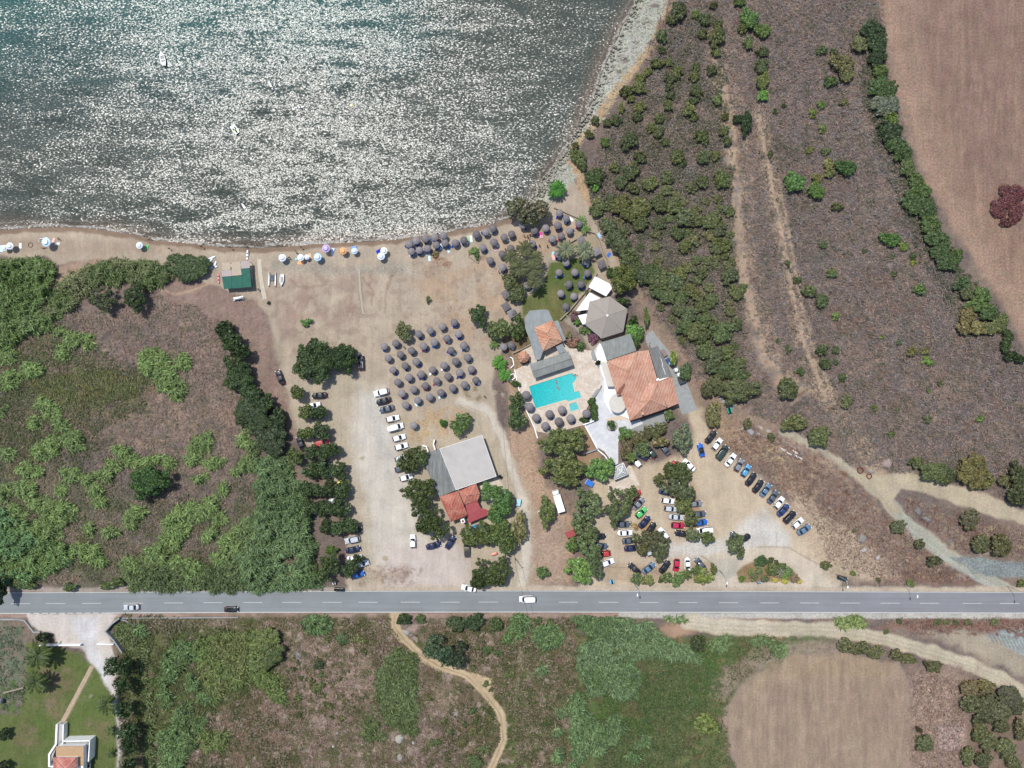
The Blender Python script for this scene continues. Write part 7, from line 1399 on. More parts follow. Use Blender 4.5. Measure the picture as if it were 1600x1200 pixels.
def pool_mat(name, c, c2):
    m, N, L, p = newmat(name); setp(p, 0.08, 0.5); co = coords(N)
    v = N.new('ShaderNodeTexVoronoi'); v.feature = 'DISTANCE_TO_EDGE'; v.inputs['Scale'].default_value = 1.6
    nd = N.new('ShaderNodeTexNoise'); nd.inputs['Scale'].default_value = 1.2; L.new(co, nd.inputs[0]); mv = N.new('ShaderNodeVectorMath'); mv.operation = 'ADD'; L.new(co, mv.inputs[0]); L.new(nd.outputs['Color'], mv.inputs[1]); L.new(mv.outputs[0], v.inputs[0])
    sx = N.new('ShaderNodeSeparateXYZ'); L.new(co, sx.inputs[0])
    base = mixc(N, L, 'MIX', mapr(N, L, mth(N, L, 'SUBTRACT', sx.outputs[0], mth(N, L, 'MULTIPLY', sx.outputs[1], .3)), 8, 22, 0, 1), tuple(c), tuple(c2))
    L.new(mixc(N, L, 'MULTIPLY', 1.0, base, mapr(N, L, v.outputs['Distance'], 0, .25, 1.22, .93)), p.inputs['Base Color'])  # brighter cell edges: sunlight caustics painted into the water colour
    b = N.new('ShaderNodeBump'); b.inputs['Distance'].default_value = .03; L.new(noise(N, L, 2.2, 3, .6, co), b.inputs['Height']); L.new(b.outputs[0], p.inputs['Normal']); return m
M['poolwater'] = pool_mat('pool_water', C(36, 186, 186, k=.66), C(88, 204, 204, k=.66)); M['poolwater2'] = pool_mat('shallow_pool_water', C(104, 206, 206), C(104, 206, 206))
# ------------------------------------------------------------------ vehicles
def superring(hx0, hx1, hy, z, n=20, p=4.0, x=None):
    out = []
    cx = (hx0 + hx1) / 2; hx = (hx1 - hx0) / 2
    for i in range(n):
        t = 2 * math.pi * (i + .5) / n; c, s = math.cos(t), math.sin(t)
        out.append((cx + hx * math.copysign(abs(c) ** (2 / p), c), hy * math.copysign(abs(s) ** (2 / p), s), z))
    return out
CARS = {}
def make_car(kind):
    L, Wd, H, cab0, cab1, rf0, rf1 = {   # length, width, height, cabin base rear/front, roof rear/front
        'hatch': (4.1, 1.76, 1.5, -1.95, 0.95, -1.5, 0.15), 'sedan': (4.55, 1.80, 1.45, -1.55, 1.15, -0.95, 0.35), 'suv': (4.6, 1.9, 1.72, -2.15, 1.1, -1.85, 0.4),
        'van': (4.9, 1.95, 1.95, -2.38, 1.6, -2.3, 0.95), 'pickup': (5.2, 1.9, 1.75, -0.45, 1.3, -0.25, 0.65), 'cabrio': (4.2, 1.76, 1.3, -1.1, 0.95, -.2, .5)}[kind]
    h2 = L / 2; w2 = Wd / 2; zb = 0.92 if kind not in ('suv', 'van', 'pickup') else 1.05
    r = empty('parked_car', (0, 0, 0)); b = MB()
    b.rings([superring(-h2 + .12, h2 - .12, w2 - .1, .22), superring(-h2 + .02, h2 - .02, w2 - .02, .42), superring(-h2, h2, w2, .62), superring(-h2 + .05, h2 - .06, w2 - .03, zb - .12), superring(-h2 + .12, h2 - .22, w2 - .09, zb - .02), superring(-h2 + .22, h2 - .5, w2 - .2, zb + .03)], True, True)
    if kind == 'pickup':
        b = MB(); b.rings([superring(-h2, h2 - .1, w2 - .08, .35), superring(-h2, h2, w2, .6), superring(-h2, h2 - .06, w2 - .03, zb - .1), superring(-h2 + .02, h2 - .25, w2 - .1, zb)], True, True)
    body = b.build('body', M['paint'], r)
    if kind == 'pickup':
        q = MB(); q.box(((-h2 + cab0) / 2 - .05, 0, zb + .03), (h2 + cab0 - .35, Wd - .4, .06)); q.build('load_bed', M['dark'], r)
    if kind == 'cabrio':
        q = MB(); q.rings([superring(-1.0, .75, w2 - .25, zb + .02), superring(-1.0, .75, w2 - .25, zb + .06)], False, True); q.build('cockpit', M['dark'], r)
        for sx in (-.1, -.75):
            for sy in (-.38, .38): q = MB(); q.box((sx, sy, zb + .12), (.45, .45, .2)); q.box((sx - .2, sy, zb + .28), (.14, .45, .4)); q.build('seat', M['rubber'], r)
        q = MB(); q.add([(.75, -w2 + .25, zb + .02), (.75, w2 - .25, zb + .02), (.45, w2 - .35, zb + .42), (.45, -w2 + .35, zb + .42), (.78, -w2 + .25, zb + .02), (.78, w2 - .25, zb + .02), (.48, w2 - .35, zb + .42), (.48, -w2 + .35, zb + .42)], [(0, 1, 2, 3), (7, 6, 5, 4), (0, 4, 5, 1), (1, 5, 6, 2), (2, 6, 7, 3), (3, 7, 4, 0)]); q.build('windscreen', M['glass'], r)
    else:
        g = MB(); g.rings([superring(cab0, cab1, w2 - .1, zb - .04, p=5), superring(cab0 * .6 + rf0 * .4, cab1 * .6 + rf1 * .4, w2 - .14, zb + (H - zb) * .45, p=5), superring(rf0 - .04, rf1 + .06, w2 - .2, H - .07, p=5)], False, True); g.build('windows', M['glass'], r)
        t = MB(); t.rings([superring(rf0 - .02, rf1, w2 - .17, H - .075, p=5), superring(rf0, rf1 - .04, w2 - .2, H - .02, p=5), superring(rf0 + .15, rf1 - .2, w2 - .34, H, p=5)], True, True)
        t.build('roof', M['paint'], r)
        for sy in (-1, 1):   # pillars
            q = MB(); q.cyl((cab1 - .12, sy * (w2 - .17), zb), (rf1 - .02, sy * (w2 - .22), H - .05), .05, n=6); q.cyl((cab0 + .1, sy * (w2 - .17), zb), (rf0 + .05, sy * (w2 - .22), H - .05), .06, n=6); q.build('pillar', M['paint'], r)
    for sx in (-1, 1):
        for sy in (-1, 1):
            wx, wy = sx * (h2 - .82), sy * (w2 - .12); q = MB(); q.cyl((wx, wy - .11, .32), (wx, wy + .11, .32), .32, n=16)
            wh = q.build('wheel', M['rubber'], r); q = MB(); q.cyl((wx, wy + sy * .1, .32), (wx, wy + sy * .125, .32), .2, n=10); q.build('rim', M['rim'], wh)
    for sy in (-1, 1):
        q = MB(); q.box((h2 - .16, sy * (w2 - .32), zb - .17), (.22, .38, .12), -sy * .25); q.build('headlight', M['lamp'], r)
        q = MB(); q.box((-h2 + .08, sy * (w2 - .3), zb - .1), (.12, .34, .16)); q.build('taillight', M['redlamp'], r)
        q = MB(); q.box((cab1 - .35, sy * (w2 + .07), zb + .1), (.12, .18, .13)); q.build('mirror', M['paint'], r)
    if kind in ('suv',):
        for sy in (-1, 1): q = MB(); q.box(((rf0 + rf1) / 2, sy * (w2 - .3), H + .02), (rf1 - rf0 - .4, .05, .05)); q.build('roof_rail', M['steel'], r)
    return r
CC = {'white': (.78, .78, .78), 'black': (.012, .012, .016), 'navy': (.012, .02, .065), 'silver': (.42, .45, .47), 'grey': (.17, .18, .2), 'slate': (.07, .085, .11), 'red': (.38, .03, .035), 'crimson': (.42, .015, .06), 'blue': (.012, .10, .40),
      'light blue': (.08, .26, .45), 'green': (.08, .42, .12), 'yellow': (.62, .52, .12), 'dark green': (.02, .04, .035), 'olive': (.12, .115, .08), 'dark blue': (.015, .04, .13), 'steel blue': (.09, .16, .24)}
TYPE = {'hatch': 'hatchback', 'sedan': 'saloon car', 'suv': 'SUV', 'van': 'van', 'pickup': 'pickup truck', 'cabrio': 'open convertible'}
def car(px, py, ang, kind, colr, label, group=None, scale=1.0, name='parked_car'):
    if kind not in CARS:
        CARS[kind] = make_car(kind); r = CARS[kind]; 
    else: r = copy_tree(CARS[kind])
    r.name = name; x, y = W(px, py, 0.9); r.location = (x, y, 0.01); r.rotation_euler.z = math.radians(ang); r.scale = (scale * 1.05,) * 3
    c = CC[colr]
    for ch in r.children: ch.color = (*c, 1)
    tag(r, label, 'car' if kind not in ('van', 'pickup') else kind, group); return r
def build_cars():
    def row(items, where, group):
        for i, (px, py, a, k, c) in enumerate(items): car(px, py, a, k, c, f"{c} {TYPE[k]}, {nth(i)} {where}", group)
    row([(595.7, 613, 195, 'suv', 'white'), (599.3, 626.5, 198, 'sedan', 'black'), (604.3, 639, 195, 'sedan', 'slate'), (613.3, 654, 12, 'hatch', 'white'), (618, 667.5, 15, 'van', 'white'), (623.3, 684, 15, 'hatch', 'white'), (626.8, 697.5, 15, 'hatch', 'white'), (627, 716, 15, 'hatch', 'silver'), (627, 732, 15, 'hatch', 'slate'), (634.5, 746, 15, 'hatch', 'white')],
        'from top in row facing the parasol grid', 'cars along the taverna side of the west car park')
    row([(499, 618, 185, 'sedan', 'black'), (489, 634, 12, 'sedan', 'white'), (498, 650, 12, 'hatch', 'slate'), (500, 680, 12, 'hatch', 'dark blue'), (503.5, 692, 14, 'suv', 'red'), (508, 724, 12, 'hatch', 'dark green'), (513, 742, 10, 'hatch', 'white'), (535, 754.5, 12, 'hatch', 'yellow'), (522, 783, 10, 'hatch', 'white'), (555, 829, 12, 'hatch', 'black'), (550.5, 843.5, 192, 'suv', 'silver'), (551.5, 859, 12, 'sedan', 'navy'), (553.5, 872, 10, 'sedan', 'white'), (566, 881, 15, 'hatch', 'silver'), (559, 898, 15, 'hatch', 'blue')],
        'from top in the tree-shaded row', 'cars under the west car park trees')
    car(470, 693, 112, 'sedan', 'black', 'black saloon parked upright between hedge and first tree row'); car(564, 566.5, 92, 'suv', 'black', 'black SUV touching the right side of the big tree pair'); car(437.5, 589.5, 112, 'sedan', 'black', 'black saloon alone left of the big tree pair')
    car(645, 846, 92, 'hatch', 'white', 'white hatchback standing upright in open gravel below the taverna trees'); car(677, 852.5, 16, 'sedan', 'navy', 'navy saloon lying nearly level below the taverna trees'); car(703.8, 847.5, 58, 'sedan', 'navy', 'navy saloon tilted steeply beside the taverna trees'); car(729.5, 857, 92, 'pickup', 'olive', 'dull olive pickup half under the tree edge')
    row([(1110.7, 683, 52, 'sedan', 'black'), (1120.5, 694, 50, 'hatch', 'white'), (1128.5, 707, 52, 'van', 'dark green'), (1141.5, 719, 52, 'sedan', 'white'), (1154.7, 727, 60, 'hatch', 'grey'), (1165.7, 735.5, 56, 'hatch', 'light blue'), (1173.7, 749, 54, 'sedan', 'black'), (1184.7, 760, 54, 'sedan', 'black'), (1196.5, 766, 54, 'sedan', 'steel blue'), (1208, 777, 54, 'sedan', 'slate'), (1217.5, 785.5, 52, 'hatch', 'white'), (1224, 797.5, 46, 'sedan', 'dark blue'), (1234, 808, 44, 'suv', 'black'), (1246.5, 817.5, 40, 'hatch', 'white'), (1256.5, 828, 32, 'sedan', 'steel blue')],
        'from top in the long diagonal row', 'cars in the diagonal row along the dry bank')
    car(1095.7, 703.3, 104, 'cabrio', 'blue', 'bright blue convertible standing apart left of the diagonal row'); car(1038.2, 701.3, 128, 'sedan', 'slate', 'slate saloon below the grey-green round tree'); car(1018, 707, 130, 'hatch', 'dark green', 'dark green hatchback mostly under the garden bushes'); car(1003, 712, 150, 'hatch', 'dark blue', 'dark blue hatchback peeking below the garden bushes'); car(994, 721.5, 130, 'hatch', 'white', 'white hatchback right of the patio gate, half hidden')
    row([(1048, 729, 35, 'sedan', 'red'), (1077, 727, 135, 'sedan', 'white'), (1065, 756, 8, 'sedan', 'silver')], 'of three cars round the top island tree', 'cars round the island tree')
    row([(1041, 769, -10, 'sedan', 'dark blue'), (1044, 782.5, -8, 'hatch', 'white'), (1048, 795, -6, 'hatch', 'silver'), (1057, 808, -4, 'sedan', 'silver'), (1059.3, 821, -3, 'hatch', 'crimson'), (1066, 834, 172, 'sedan', 'black')], 'from top on the left of the island', 'cars on the left of the car park island')
    row([(1077, 772, 0, 'hatch', 'black'), (1087, 787, 3, 'hatch', 'grey'), (1091.5, 803.5, 4, 'sedan', 'slate'), (1095, 816.5, 6, 'hatch', 'blue'), (1101, 828.5, 186, 'van', 'white')], 'from top on the right of the island', 'cars on the right of the car park island')
    row([(991.5, 776.5, 50, 'pickup', 'red'), (997.8, 787, 46, 'sedan', 'grey'), (1001.8, 801, 42, 'hatch', 'green'), (1007.2, 816, 48, 'sedan', 'navy'), (1017, 826.5, 55, 'sedan', 'black'), (1037, 834, 130, 'hatch', 'white'), (1013, 859, 110, 'hatch', 'silver')], 'from top around the central tree', 'cars around the central car park tree')
    row([(973.2, 819.3, 0, 'sedan', 'slate'), (976.7, 832.6, 2, 'sedan', 'white'), (983.8, 844.6, 10, 'sedan', 'slate'), (987, 856.6, 6, 'sedan', 'navy')], 'of four stacked left of the central tree', 'cars left of the central car park tree')
    row([(935, 837.5, -8, 'sedan', 'black'), (939.5, 853, -8, 'hatch', 'slate'), (943.5, 865.5, 190, 'hatch', 'red'), (949.5, 879, 20, 'hatch', 'white')], 'from top along the edge trees', 'cars poking out of the edge trees')
    row([(991.3, 889, 138, 'sedan', 'black'), (1013.6, 888, 38, 'sedan', 'steel blue'), (1039, 886, 52, 'sedan', 'black'), (1057, 884, 264, 'hatch', 'crimson'), (1074.3, 883, 272, 'sedan', 'white'), (1094.5, 881.5, 130, 'sedan', 'slate')], 'from left in the roadside fan row', 'cars in the fan-shaped row beside the road')
    row([(1145, 841, 80, 'hatch', 'slate'), (1162.3, 842, 28, 'sedan', 'black')], 'of two beside the lone exit tree', 'cars at the lone exit tree')
    car(824, 936, 181, 'van', 'white', 'white van driving on the road', name='moving_van'); car(205, 949, 181, 'sedan', 'silver', 'silver saloon driving on the road above the ditch', name='moving_car'); car(361, 952.5, 1, 'cabrio', 'black', 'black convertible driving on the road at left', name='moving_car'); car(732.5, 919.5, 168, 'sedan', 'white', 'white saloon waiting at the road edge beside trees', name='waiting_car')
    car(1317, 904, -18, 'hatch', 'dark green', 'tiny dark car parked right of the flower bed', scale=.78)
    # box truck
    r = empty('box_truck', (*W(872, 782, 0), 0), math.radians(107)); q = MB(); q.box((-.6, 0, 1.75), (5.4, 2.2, 2.2)); q.build('cargo_box', M['white'], r); q = MB(); q.rings([superring(2.15, 3.6, 1.0, .45), superring(2.15, 3.65, 1.02, 1.2), superring(2.2, 3.4, .95, 1.9)], True, True); q.build('cab', M['white'], r)
    q = MB(); q.rings([superring(2.5, 3.62, .9, 1.25), superring(2.5, 3.45, .88, 1.82)], True, True); q.build('windscreen', M['glass'], r); q = MB(); q.box((0, 0, .55), (6.2, .9, .2)); q.build('chassis', M['dark'], r)
    for x in (-2.3, 2.7):
        for y in (-.85, .85): q = MB(); q.cyl((x, y - .13, .42), (x, y + .13, .42), .42, n=14); w = q.build('wheel', M['rubber'], r); q = MB(); q.cyl((x, y * 1.16, .42), (x, y * 1.19, .42), .22, n=8); q.build('rim', M['rim'], w)
    tag(r, 'white box truck parked between two leafy trees', 'truck')
    # small trailers
    def trailer(px, py, ang, L, Wd, load, lab, cat='trailer', colr=(.3, .55, .62)):
        r = empty('trailer', (*W(px, py), 0), math.radians(ang)); q = MB(); q.box((0, 0, .55), (L, Wd, .1)); q.cyl((L / 2, -Wd / 3, .5), (L / 2 + 1.0, 0, .45), .04, n=6); q.cyl((L / 2, Wd / 3, .5), (L / 2 + 1.0, 0, .45), .04, n=6); q.build('frame', M['steel'], r)
        for y in (-1, 1): q = MB(); q.cyl((0, y * (Wd / 2 + .1) - .08, .3), (0, y * (Wd / 2 + .1) + .08, .3), .3, n=12); q.build('wheel', M['rubber'], r)
        q = MB()
        if load == 'tube': q.cyl((-L / 2 + .2, 0, .95), (L / 2 - .2, 0, .95), .35, n=14)
        else: q.box((0, 0, .8), (L * .9, Wd * .92, .4)); 
        l = q.build('tank' if load == 'tube' else 'tub', M['plastic'], r); l.color = (*colr, 1); tag(r, lab, cat)
    trailer(373.5, 466.5, 190, 3.0, 1.0, 'tube', 'small trailer with white cylinder below the beach hut', colr=(.75, .75, .75)); trailer(810.5, 784.5, 262, 2.2, 1.3, 'tub', 'pale blue tub trailer beside the dirt drive'); trailer(921, 754.5, 150, 2.6, 1.8, 'tub', 'bright blue trailer beside the bright green round tree', colr=(.02, .14, .5))

# ------------------------------------------------------------------ parasols and beach things
PROTO = {}
def thatch_parasol():
    r = empty('thatched_parasol', (0, 0, 0)); b = MB(); rings = []
    rs = random.Random(3)
    for rad, z in ((1.12, 1.95), (1.16, 2.06), (1.0, 2.26), (.72, 2.48), (.4, 2.66), (.12, 2.76)):
        rings.append([(rad * (1 + (rs.uniform(-.035, .035) if rad > .9 else 0)) * math.cos(t * math.pi / 14), rad * (1 + (rs.uniform(-.035, .035) if rad > .9 else 0)) * math.sin(t * math.pi / 14), z) for t in range(28)])
    b.rings(rings, False, True); b.rings([[(p[0] * .95, p[1] * .95, p[2] - .12) for p in rings[0]], rings[0]]); b.build('canopy', M['thatch'], r)
    b = MB(); b.cyl((0, 0, -.1), (0, 0, 2.7), .06, n=8); b.build('pole', M['wood'], r); b = MB(); b.cyl((0, 0, 2.72), (0, 0, 2.95), .14, .05, 8); b.build('cap', M['captop'], r); return r
M['captop'] = plain('parasol_cap', C(210, 210, 212), .5, .05)
def square_shade():
    r = empty('square_sunshade', (0, 0, 0)); b = MB(); b.add([(-1.2, -1.2, 2.2), (1.2, -1.2, 2.2), (1.2, 1.2, 2.2), (-1.2, 1.2, 2.2), (0, 0, 2.6), (-1.2, -1.2, 2.08), (1.2, -1.2, 2.08), (1.2, 1.2, 2.08), (-1.2, 1.2, 2.08)], [(0, 1, 4), (1, 2, 4), (2, 3, 4), (3, 0, 4), (0, 5, 6, 1), (1, 6, 7, 2), (2, 7, 8, 3), (3, 8, 5, 0), (8, 7, 6, 5)]); b.build('canopy', M['thatch'], r)
    b = MB(); b.cyl((0, 0, -.1), (0, 0, 2.4), .07, n=8); b.build('pole', M['wood'], r); return r
def lounger():
    r = empty('sun_lounger', (0, 0, 0)); b = MB()
    for y in (-.3, .3): b.box((0, y, .28), (1.9, .05, .05))
    for x in (-.8, .8):
        for y in (-.3, .3): b.box((x, y, .13), (.05, .05, .26))
    b.build('frame', M['white'], r); b = MB(); b.box((-.3, 0, .34), (1.3, .6, .07)); b.build('mattress', M['fabric'], r); b = MB()
    b.add([(.36, -.3, .32), (.36, .3, .32), (.95, .3, .68), (.95, -.3, .68), (.36, -.3, .39), (.36, .3, .39), (.93, .3, .75), (.93, -.3, .75)], [(3, 2, 1, 0), (4, 5, 6, 7), (0, 1, 5, 4), (1, 2, 6, 5), (2, 3, 7, 6), (3, 0, 4, 7)]); b.build('backrest', M['fabric'], r); return r
def beach_umbrella():
    r = empty('beach_umbrella', (0, 0, 0)); b = MB(); N_ = 16; rings = []
    for rad, z in ((1.0, 1.78), (.97, 1.84), (.75, 1.98), (.4, 2.12), (.05, 2.18)): rings.append([(rad * (1 - .05 * (t % 2)) * math.cos(t * 2 * math.pi / N_), rad * (1 - .05 * (t % 2)) * math.sin(t * 2 * math.pi / N_), z - (.02 if t % 2 else 0)) for t in range(N_)])
    b.rings(rings, False, True, smooth=False); b.build('canopy', M['fabric'], r); b = MB(); b.cyl((0, 0, 0), (0, 0, 2.25), .025, n=6); b.build('pole', M['steel'], r)
    b = MB(); b.cyl((0, 0, 2.2), (0, 0, 2.3), .1, .03, 8); b.build('cap', M['fabric'], r)
    b = MB(); b.rings([[(.62 * math.cos(t * math.pi / 8), .62 * math.sin(t * math.pi / 8), 2.06) for t in range(16)], [(.32 * math.cos(t * math.pi / 8), .32 * math.sin(t * math.pi / 8), 2.17) for t in range(16)]], True, True); b.build('top_panel', M['fabric'], r); return r
def inst(kind, fn, px, py, h, rz=0, scale=1):
    if kind not in PROTO: PROTO[kind] = fn(); o = PROTO[kind]
    else: o = copy_tree(PROTO[kind])
    x, y = W(px, py, h); o.location = (x, y, 0); o.rotation_euler.z = rz; o.scale = (scale,) * 3; return o
def build_parasols():
    k6 = lambda l: tl(400, 300, l); k7 = lambda l: tl(800, 300, l); k3 = lambda l: tl(800, 600, l); rs = random.Random(2)
    sets = []
    sets.append(('in the water-side row', 'thatched parasols along the water', k6([(957, 328), (1000, 305), (1060, 290), (1117, 282), (1170, 272), (1245, 315), (1297, 298), (1378, 265), (1435, 248), (1482, 225)]), 'left'))
    sets.append(('in the second shoreline row', 'thatched parasols in the second shoreline row', k6([(970, 370), (1018, 362), (1072, 350), (1127, 332), (1183, 318)]), 'left'))
    sets.append(('in the loose group left of the date palms', 'thatched parasols left of the date palms', k6([(1420, 345), (1465, 427), (1487, 315), (1537, 388), (1540, 472), (1553, 282), (1590, 352), (1598, 262)]) + k7([(70, 205), (127, 325), (142, 242), (210, 225)]), 'left'))
    sets.append(('on the walled sand above the lawn', 'thatched parasols on the walled sand', k7([(252, 293), (287, 205), (295, 130), (308, 272), (338, 165), (360, 240), (420, 197)]), 'left'))
    sets.append(('on the lawn', 'thatched parasols on the lawn', k7([(285, 390), (340, 440), (460, 435), (293, 502), (395, 500), (472, 505), (354, 575), (432, 578), (305, 632), (388, 650), (339, 716), (95, 580)]), 'top'))
    grid = [[(800, 968), (873, 945), (1017, 890), (1088, 868), (1165, 842), (1238, 815)], [(827, 1038), (900, 1015), (973, 990), (1047, 965), (1115, 942), (1193, 912), (1268, 888)], [(857, 1113), (930, 1088), (1003, 1062), (1217, 988), (1298, 962)],
            [(885, 1187), (955, 1162), (1030, 1138), (1100, 1110), (1173, 1083), (1247, 1060), (1320, 1035)], [(912, 1260), (985, 1237), (1057, 1210), (1130, 1178), (1200, 1155), (1273, 1132), (1347, 1107)], [(938, 1332), (1010, 1305), (1083, 1280), (1157, 1255), (1230, 1228), (1303, 1203), (1375, 1175)]]
    for i, g in enumerate(grid): sets.append((f'in {nth(i)} row of the parasol grid', 'thatched parasols in the sand grid', k6(g), 'left'))
    sets.append(('around the pool terrace', 'thatched parasols around the pool', k3([(88, 68), (110, 145), (152, 213), (208, 263), (232, 187), (290, 235), (310, 163), (367, 217), (464, 186)]), 'left'))
    sets.append(('left of the pool bar trees', 'thatched parasols by the bar trees', [(787, 542.5), (799, 539), (802, 489), (802, 538.8)][:3], 'left'))
    for where, grp, pts, side in sets:
        for i, p in enumerate(pts):
            o = inst('thatch', thatch_parasol, p[0], p[1], 2.5, rs.uniform(0, 6), rs.uniform(.96, 1.06) * (1.14 if 'pool terr' in where else 1)); o.rotation_euler.x = rs.uniform(-.06, .06); o.rotation_euler.y = rs.uniform(-.06, .06)
            lab = f'grey thatched parasol {where}, {nth(i)} from {side}'; tag(o, lab, 'parasol', grp)
            if 'pool terr' in where or 'palms' in where or 'bar trees' in where: n = 1
            else: n = 2
            if 'grid' in where and rs.random() < .45: n = 1
            cs = [(.02, .05, .3), (.02, .04, .22), (.05, .12, .38)]
            for j in range(n):
                dx, dy = [(rs.uniform(2.5, 4.2), rs.uniform(2.5, 4.5)), (rs.uniform(-3.5, -1), rs.uniform(3.5, 5))][j]
                if n == 1 and 'grid' in where: dx, dy = rs.uniform(1, 3.5), rs.uniform(2, 4)
                l = inst('lounger', lounger, p[0] + dx, p[1] + dy, .4, rs.choice([1.2, 1.9, 2.3]) + rs.uniform(-.3, .3)); c = rs.choice(cs) if rs.random() < .72 else rs.choice([(.7, .7, .7), (.45, .62, .68), (.25, .04, .08)])
                for ch in l.children: ch.color = (*c, 1)
                tag(l, ('lounger' if n == 1 else ['right-hand lounger', 'left-hand lounger'][j]) + ' below the ' + lab.replace('grey thatched ', ''), 'sun lounger', 'sun loungers under the thatched parasols')
    o = inst('thatch', thatch_parasol, 646.7, 665.5, 2.5); tag(o, 'single grey thatched parasol standing apart near the white parked van', 'parasol')
    for i, (x, y, a) in enumerate([(790.5, 459.3, .6), (790.5, 478.7, .55), (799.5, 490, .5), (932.5, 392.5, .5), (940.5, 412.5, .45), (909, 376, .5)]):
        o = inst('square', square_shade, x, y, 2.3, a); tag(o, ['upper square grey sunshade left of the palm cluster', 'lower square grey sunshade left of the palm cluster', 'square grey sunshade touching the garden trees', 'upper square grey sunshade inside the curved stone wall', 'lower square grey sunshade inside the curved stone wall', 'square grey sunshade half hidden above the right silvery palm'][i], 'sunshade', 'square grey sunshades')
    # coloured umbrellas on the open beach
    pal = {'wb': ((.72, .78, .86), (.8, .82, .84)), 'li': ((.45, .36, .62), (.55, .46, .7)), 'or': ((.8, .36, .16), (.85, .42, .2)), 'wg': ((.76, .8, .7), (.8, .84, .76)), 'lb': ((.5, .66, .82), (.78, .82, .84))}
    um = [(6, 387, .8, 'wb', 'leftmost small white beach umbrella at the picture edge'), (15.6, 384.5, 1.0, 'wb', 'white beach umbrella, second from the left picture edge'), (74, 379.3, 1.25, 'lb', 'large pale umbrella with towels at the far left beach'), (217.7, 383.5, .95, 'wb', 'white umbrella alone beside a green mat on the left beach'),
          (441.5, 403, 1.05, 'wb', 'white-blue umbrella nearest the white boardwalk'), (469.7, 402.5, .95, 'wb', 'pale umbrella above an orange towel'), (478.7, 401.2, .72, 'wb', 'smallest pale umbrella joined to its neighbour with orange towel'), (496.7, 402, 1.1, 'lb', 'pale blue umbrella left of the lilac one'), (510, 388.5, 1.15, 'li', 'lilac beach umbrella left of the orange one'),
          (536.2, 392.3, 1.0, 'or', 'orange beach umbrella right of the lilac one'), (553.7, 392, .9, 'lb', 'blue-white umbrella right of the orange one'), (600, 392, 1.0, 'wg', 'creamy umbrella touching a blue towel and another umbrella'), (595.7, 400.5, 1.05, 'wb', 'white umbrella just below the creamy one')]
    for x, y, s, k, lab in um:
        o = inst('umb', beach_umbrella, x, y, 2.0, rs.uniform(0, 1), s * 1.15)
        for ch in o.children: ch.color = (*pal[k][1 if ch.name.startswith(('top', 'cap')) else 0], 1)
        tag(o, lab, 'beach umbrella', 'coloured umbrellas on the open beach')
    def towel(x, y, w, l, a, c, lab, cat='towel', name='beach_towel'):
        b = MB(); n = 8; rr = random.Random(int(x * 7)); v = []
        for i in range(n + 1):
            for s_ in (-1, 0, 1): v.append((-l / 2 + l * i / n, s_ * w / 2 * (1 + rr.uniform(-.03, .03)), .035 + rr.uniform(0, .03)))
        f = [(i * 3 + j, i * 3 + j + 3, i * 3 + j + 4, i * 3 + j + 1) for i in range(n) for j in range(2)]; b.add(v, f); b.add([(p[0], p[1], .005) for p in v], [q[::-1] for q in f]); o = b.build(name, M['fabric'], None, (*W(x, y), .02)); o.rotation_euler.z = a; o.color = (*c, 1); tag(o, lab, cat)
    for t in [(2, 388.5, 1.2, 2.0, 1.6, (.5, .68, .8), 'pale blue towel at the left picture edge'), (32, 384, .8, 1.7, 1.55, (.55, .72, .78), 'pale blue towel alone left of the ring in the sand'), (64, 374.6, .8, 1.8, .1, (.6, .64, .62), 'grey towel at upper left of the large pale umbrella'), (71, 373.5, .9, 1.4, .3, (.6, .75, .68), 'mint towel above the large pale umbrella'),
              (83.5, 375.5, .7, 1.4, 1.1, (.75, .45, .4), 'salmon towel right of the large pale umbrella'), (89.5, 381, .7, 1.6, .2, (.68, .7, .68), 'whitish towel at lower right of the large pale umbrella'), (229.7, 386.7, .9, 1.6, 1.4, (.1, .42, .14), 'green mat beside the lone white umbrella'), (470, 410.5, 1.0, 2.0, .15, (.8, .34, .16), 'orange towel below a pale umbrella'), (484.5, 400.5, .8, 1.8, 1.8, (.8, .42, .22), 'orange towel right of the smallest pale umbrella'),
              (462.5, 404.6, .6, .6, 0, (.3, .55, .62), 'small teal towel left of the orange towel'), (501, 404.5, .8, 1.6, 1.2, (.1, .42, .55), 'turquoise towel under the pale blue umbrella'), (520, 393, .9, 2.2, 1.4, (.5, .58, .68), 'grey-blue towel right of the lilac umbrella'), (592.5, 393.5, 1.5, 1.7, .5, (.02, .03, .4), 'dark blue towel left of the creamy umbrella'), (553, 387, 1.0, 1.6, .2, (.2, .3, .6), 'blue towel above the blue-white umbrella'),
              (671, 402.5, .7, 2.2, 1.6, (.52, .68, .7), 'pale blue mat below the shoreline parasols'), (689, 385, .7, 2, 1.5, (.5, .66, .72), 'pale blue mat between two shoreline parasols'), (736, 373, .8, 2.0, 1.7, (.6, .72, .72), 'pale mat between shoreline parasols beside a green one'), (731, 372.5, .7, 1.6, 1.5, (.3, .5, .25), 'green mat between shoreline parasols'), (700.5, 392, .7, 1.2, 2, (.5, .64, .72), 'short blue mat right of the dry bush'),
              (936.5, 368, .8, 1.7, 2.0, (.3, .5, .75), 'blue lounger mat outside the curved stone wall'), (951.5, 398, 1.0, 1.4, 1, (.05, .12, .45), 'dark blue mat by the bush at the curved wall'), (865, 402, 1.0, 1.6, 2, (.7, .4, .34), 'salmon towel at the upper lawn edge'), (864, 395.5, .6, 1, 1, (.3, .6, .6), 'teal towel at the upper lawn edge'), (844.5, 366.5, 1, 1.4, 1.4, (.6, .04, .3), 'magenta towel right of the tree pair'), (892, 342.5, .8, 1.7, -.7, (.8, .8, .8), 'white lounger mat on the walled sand')]: towel(*t)
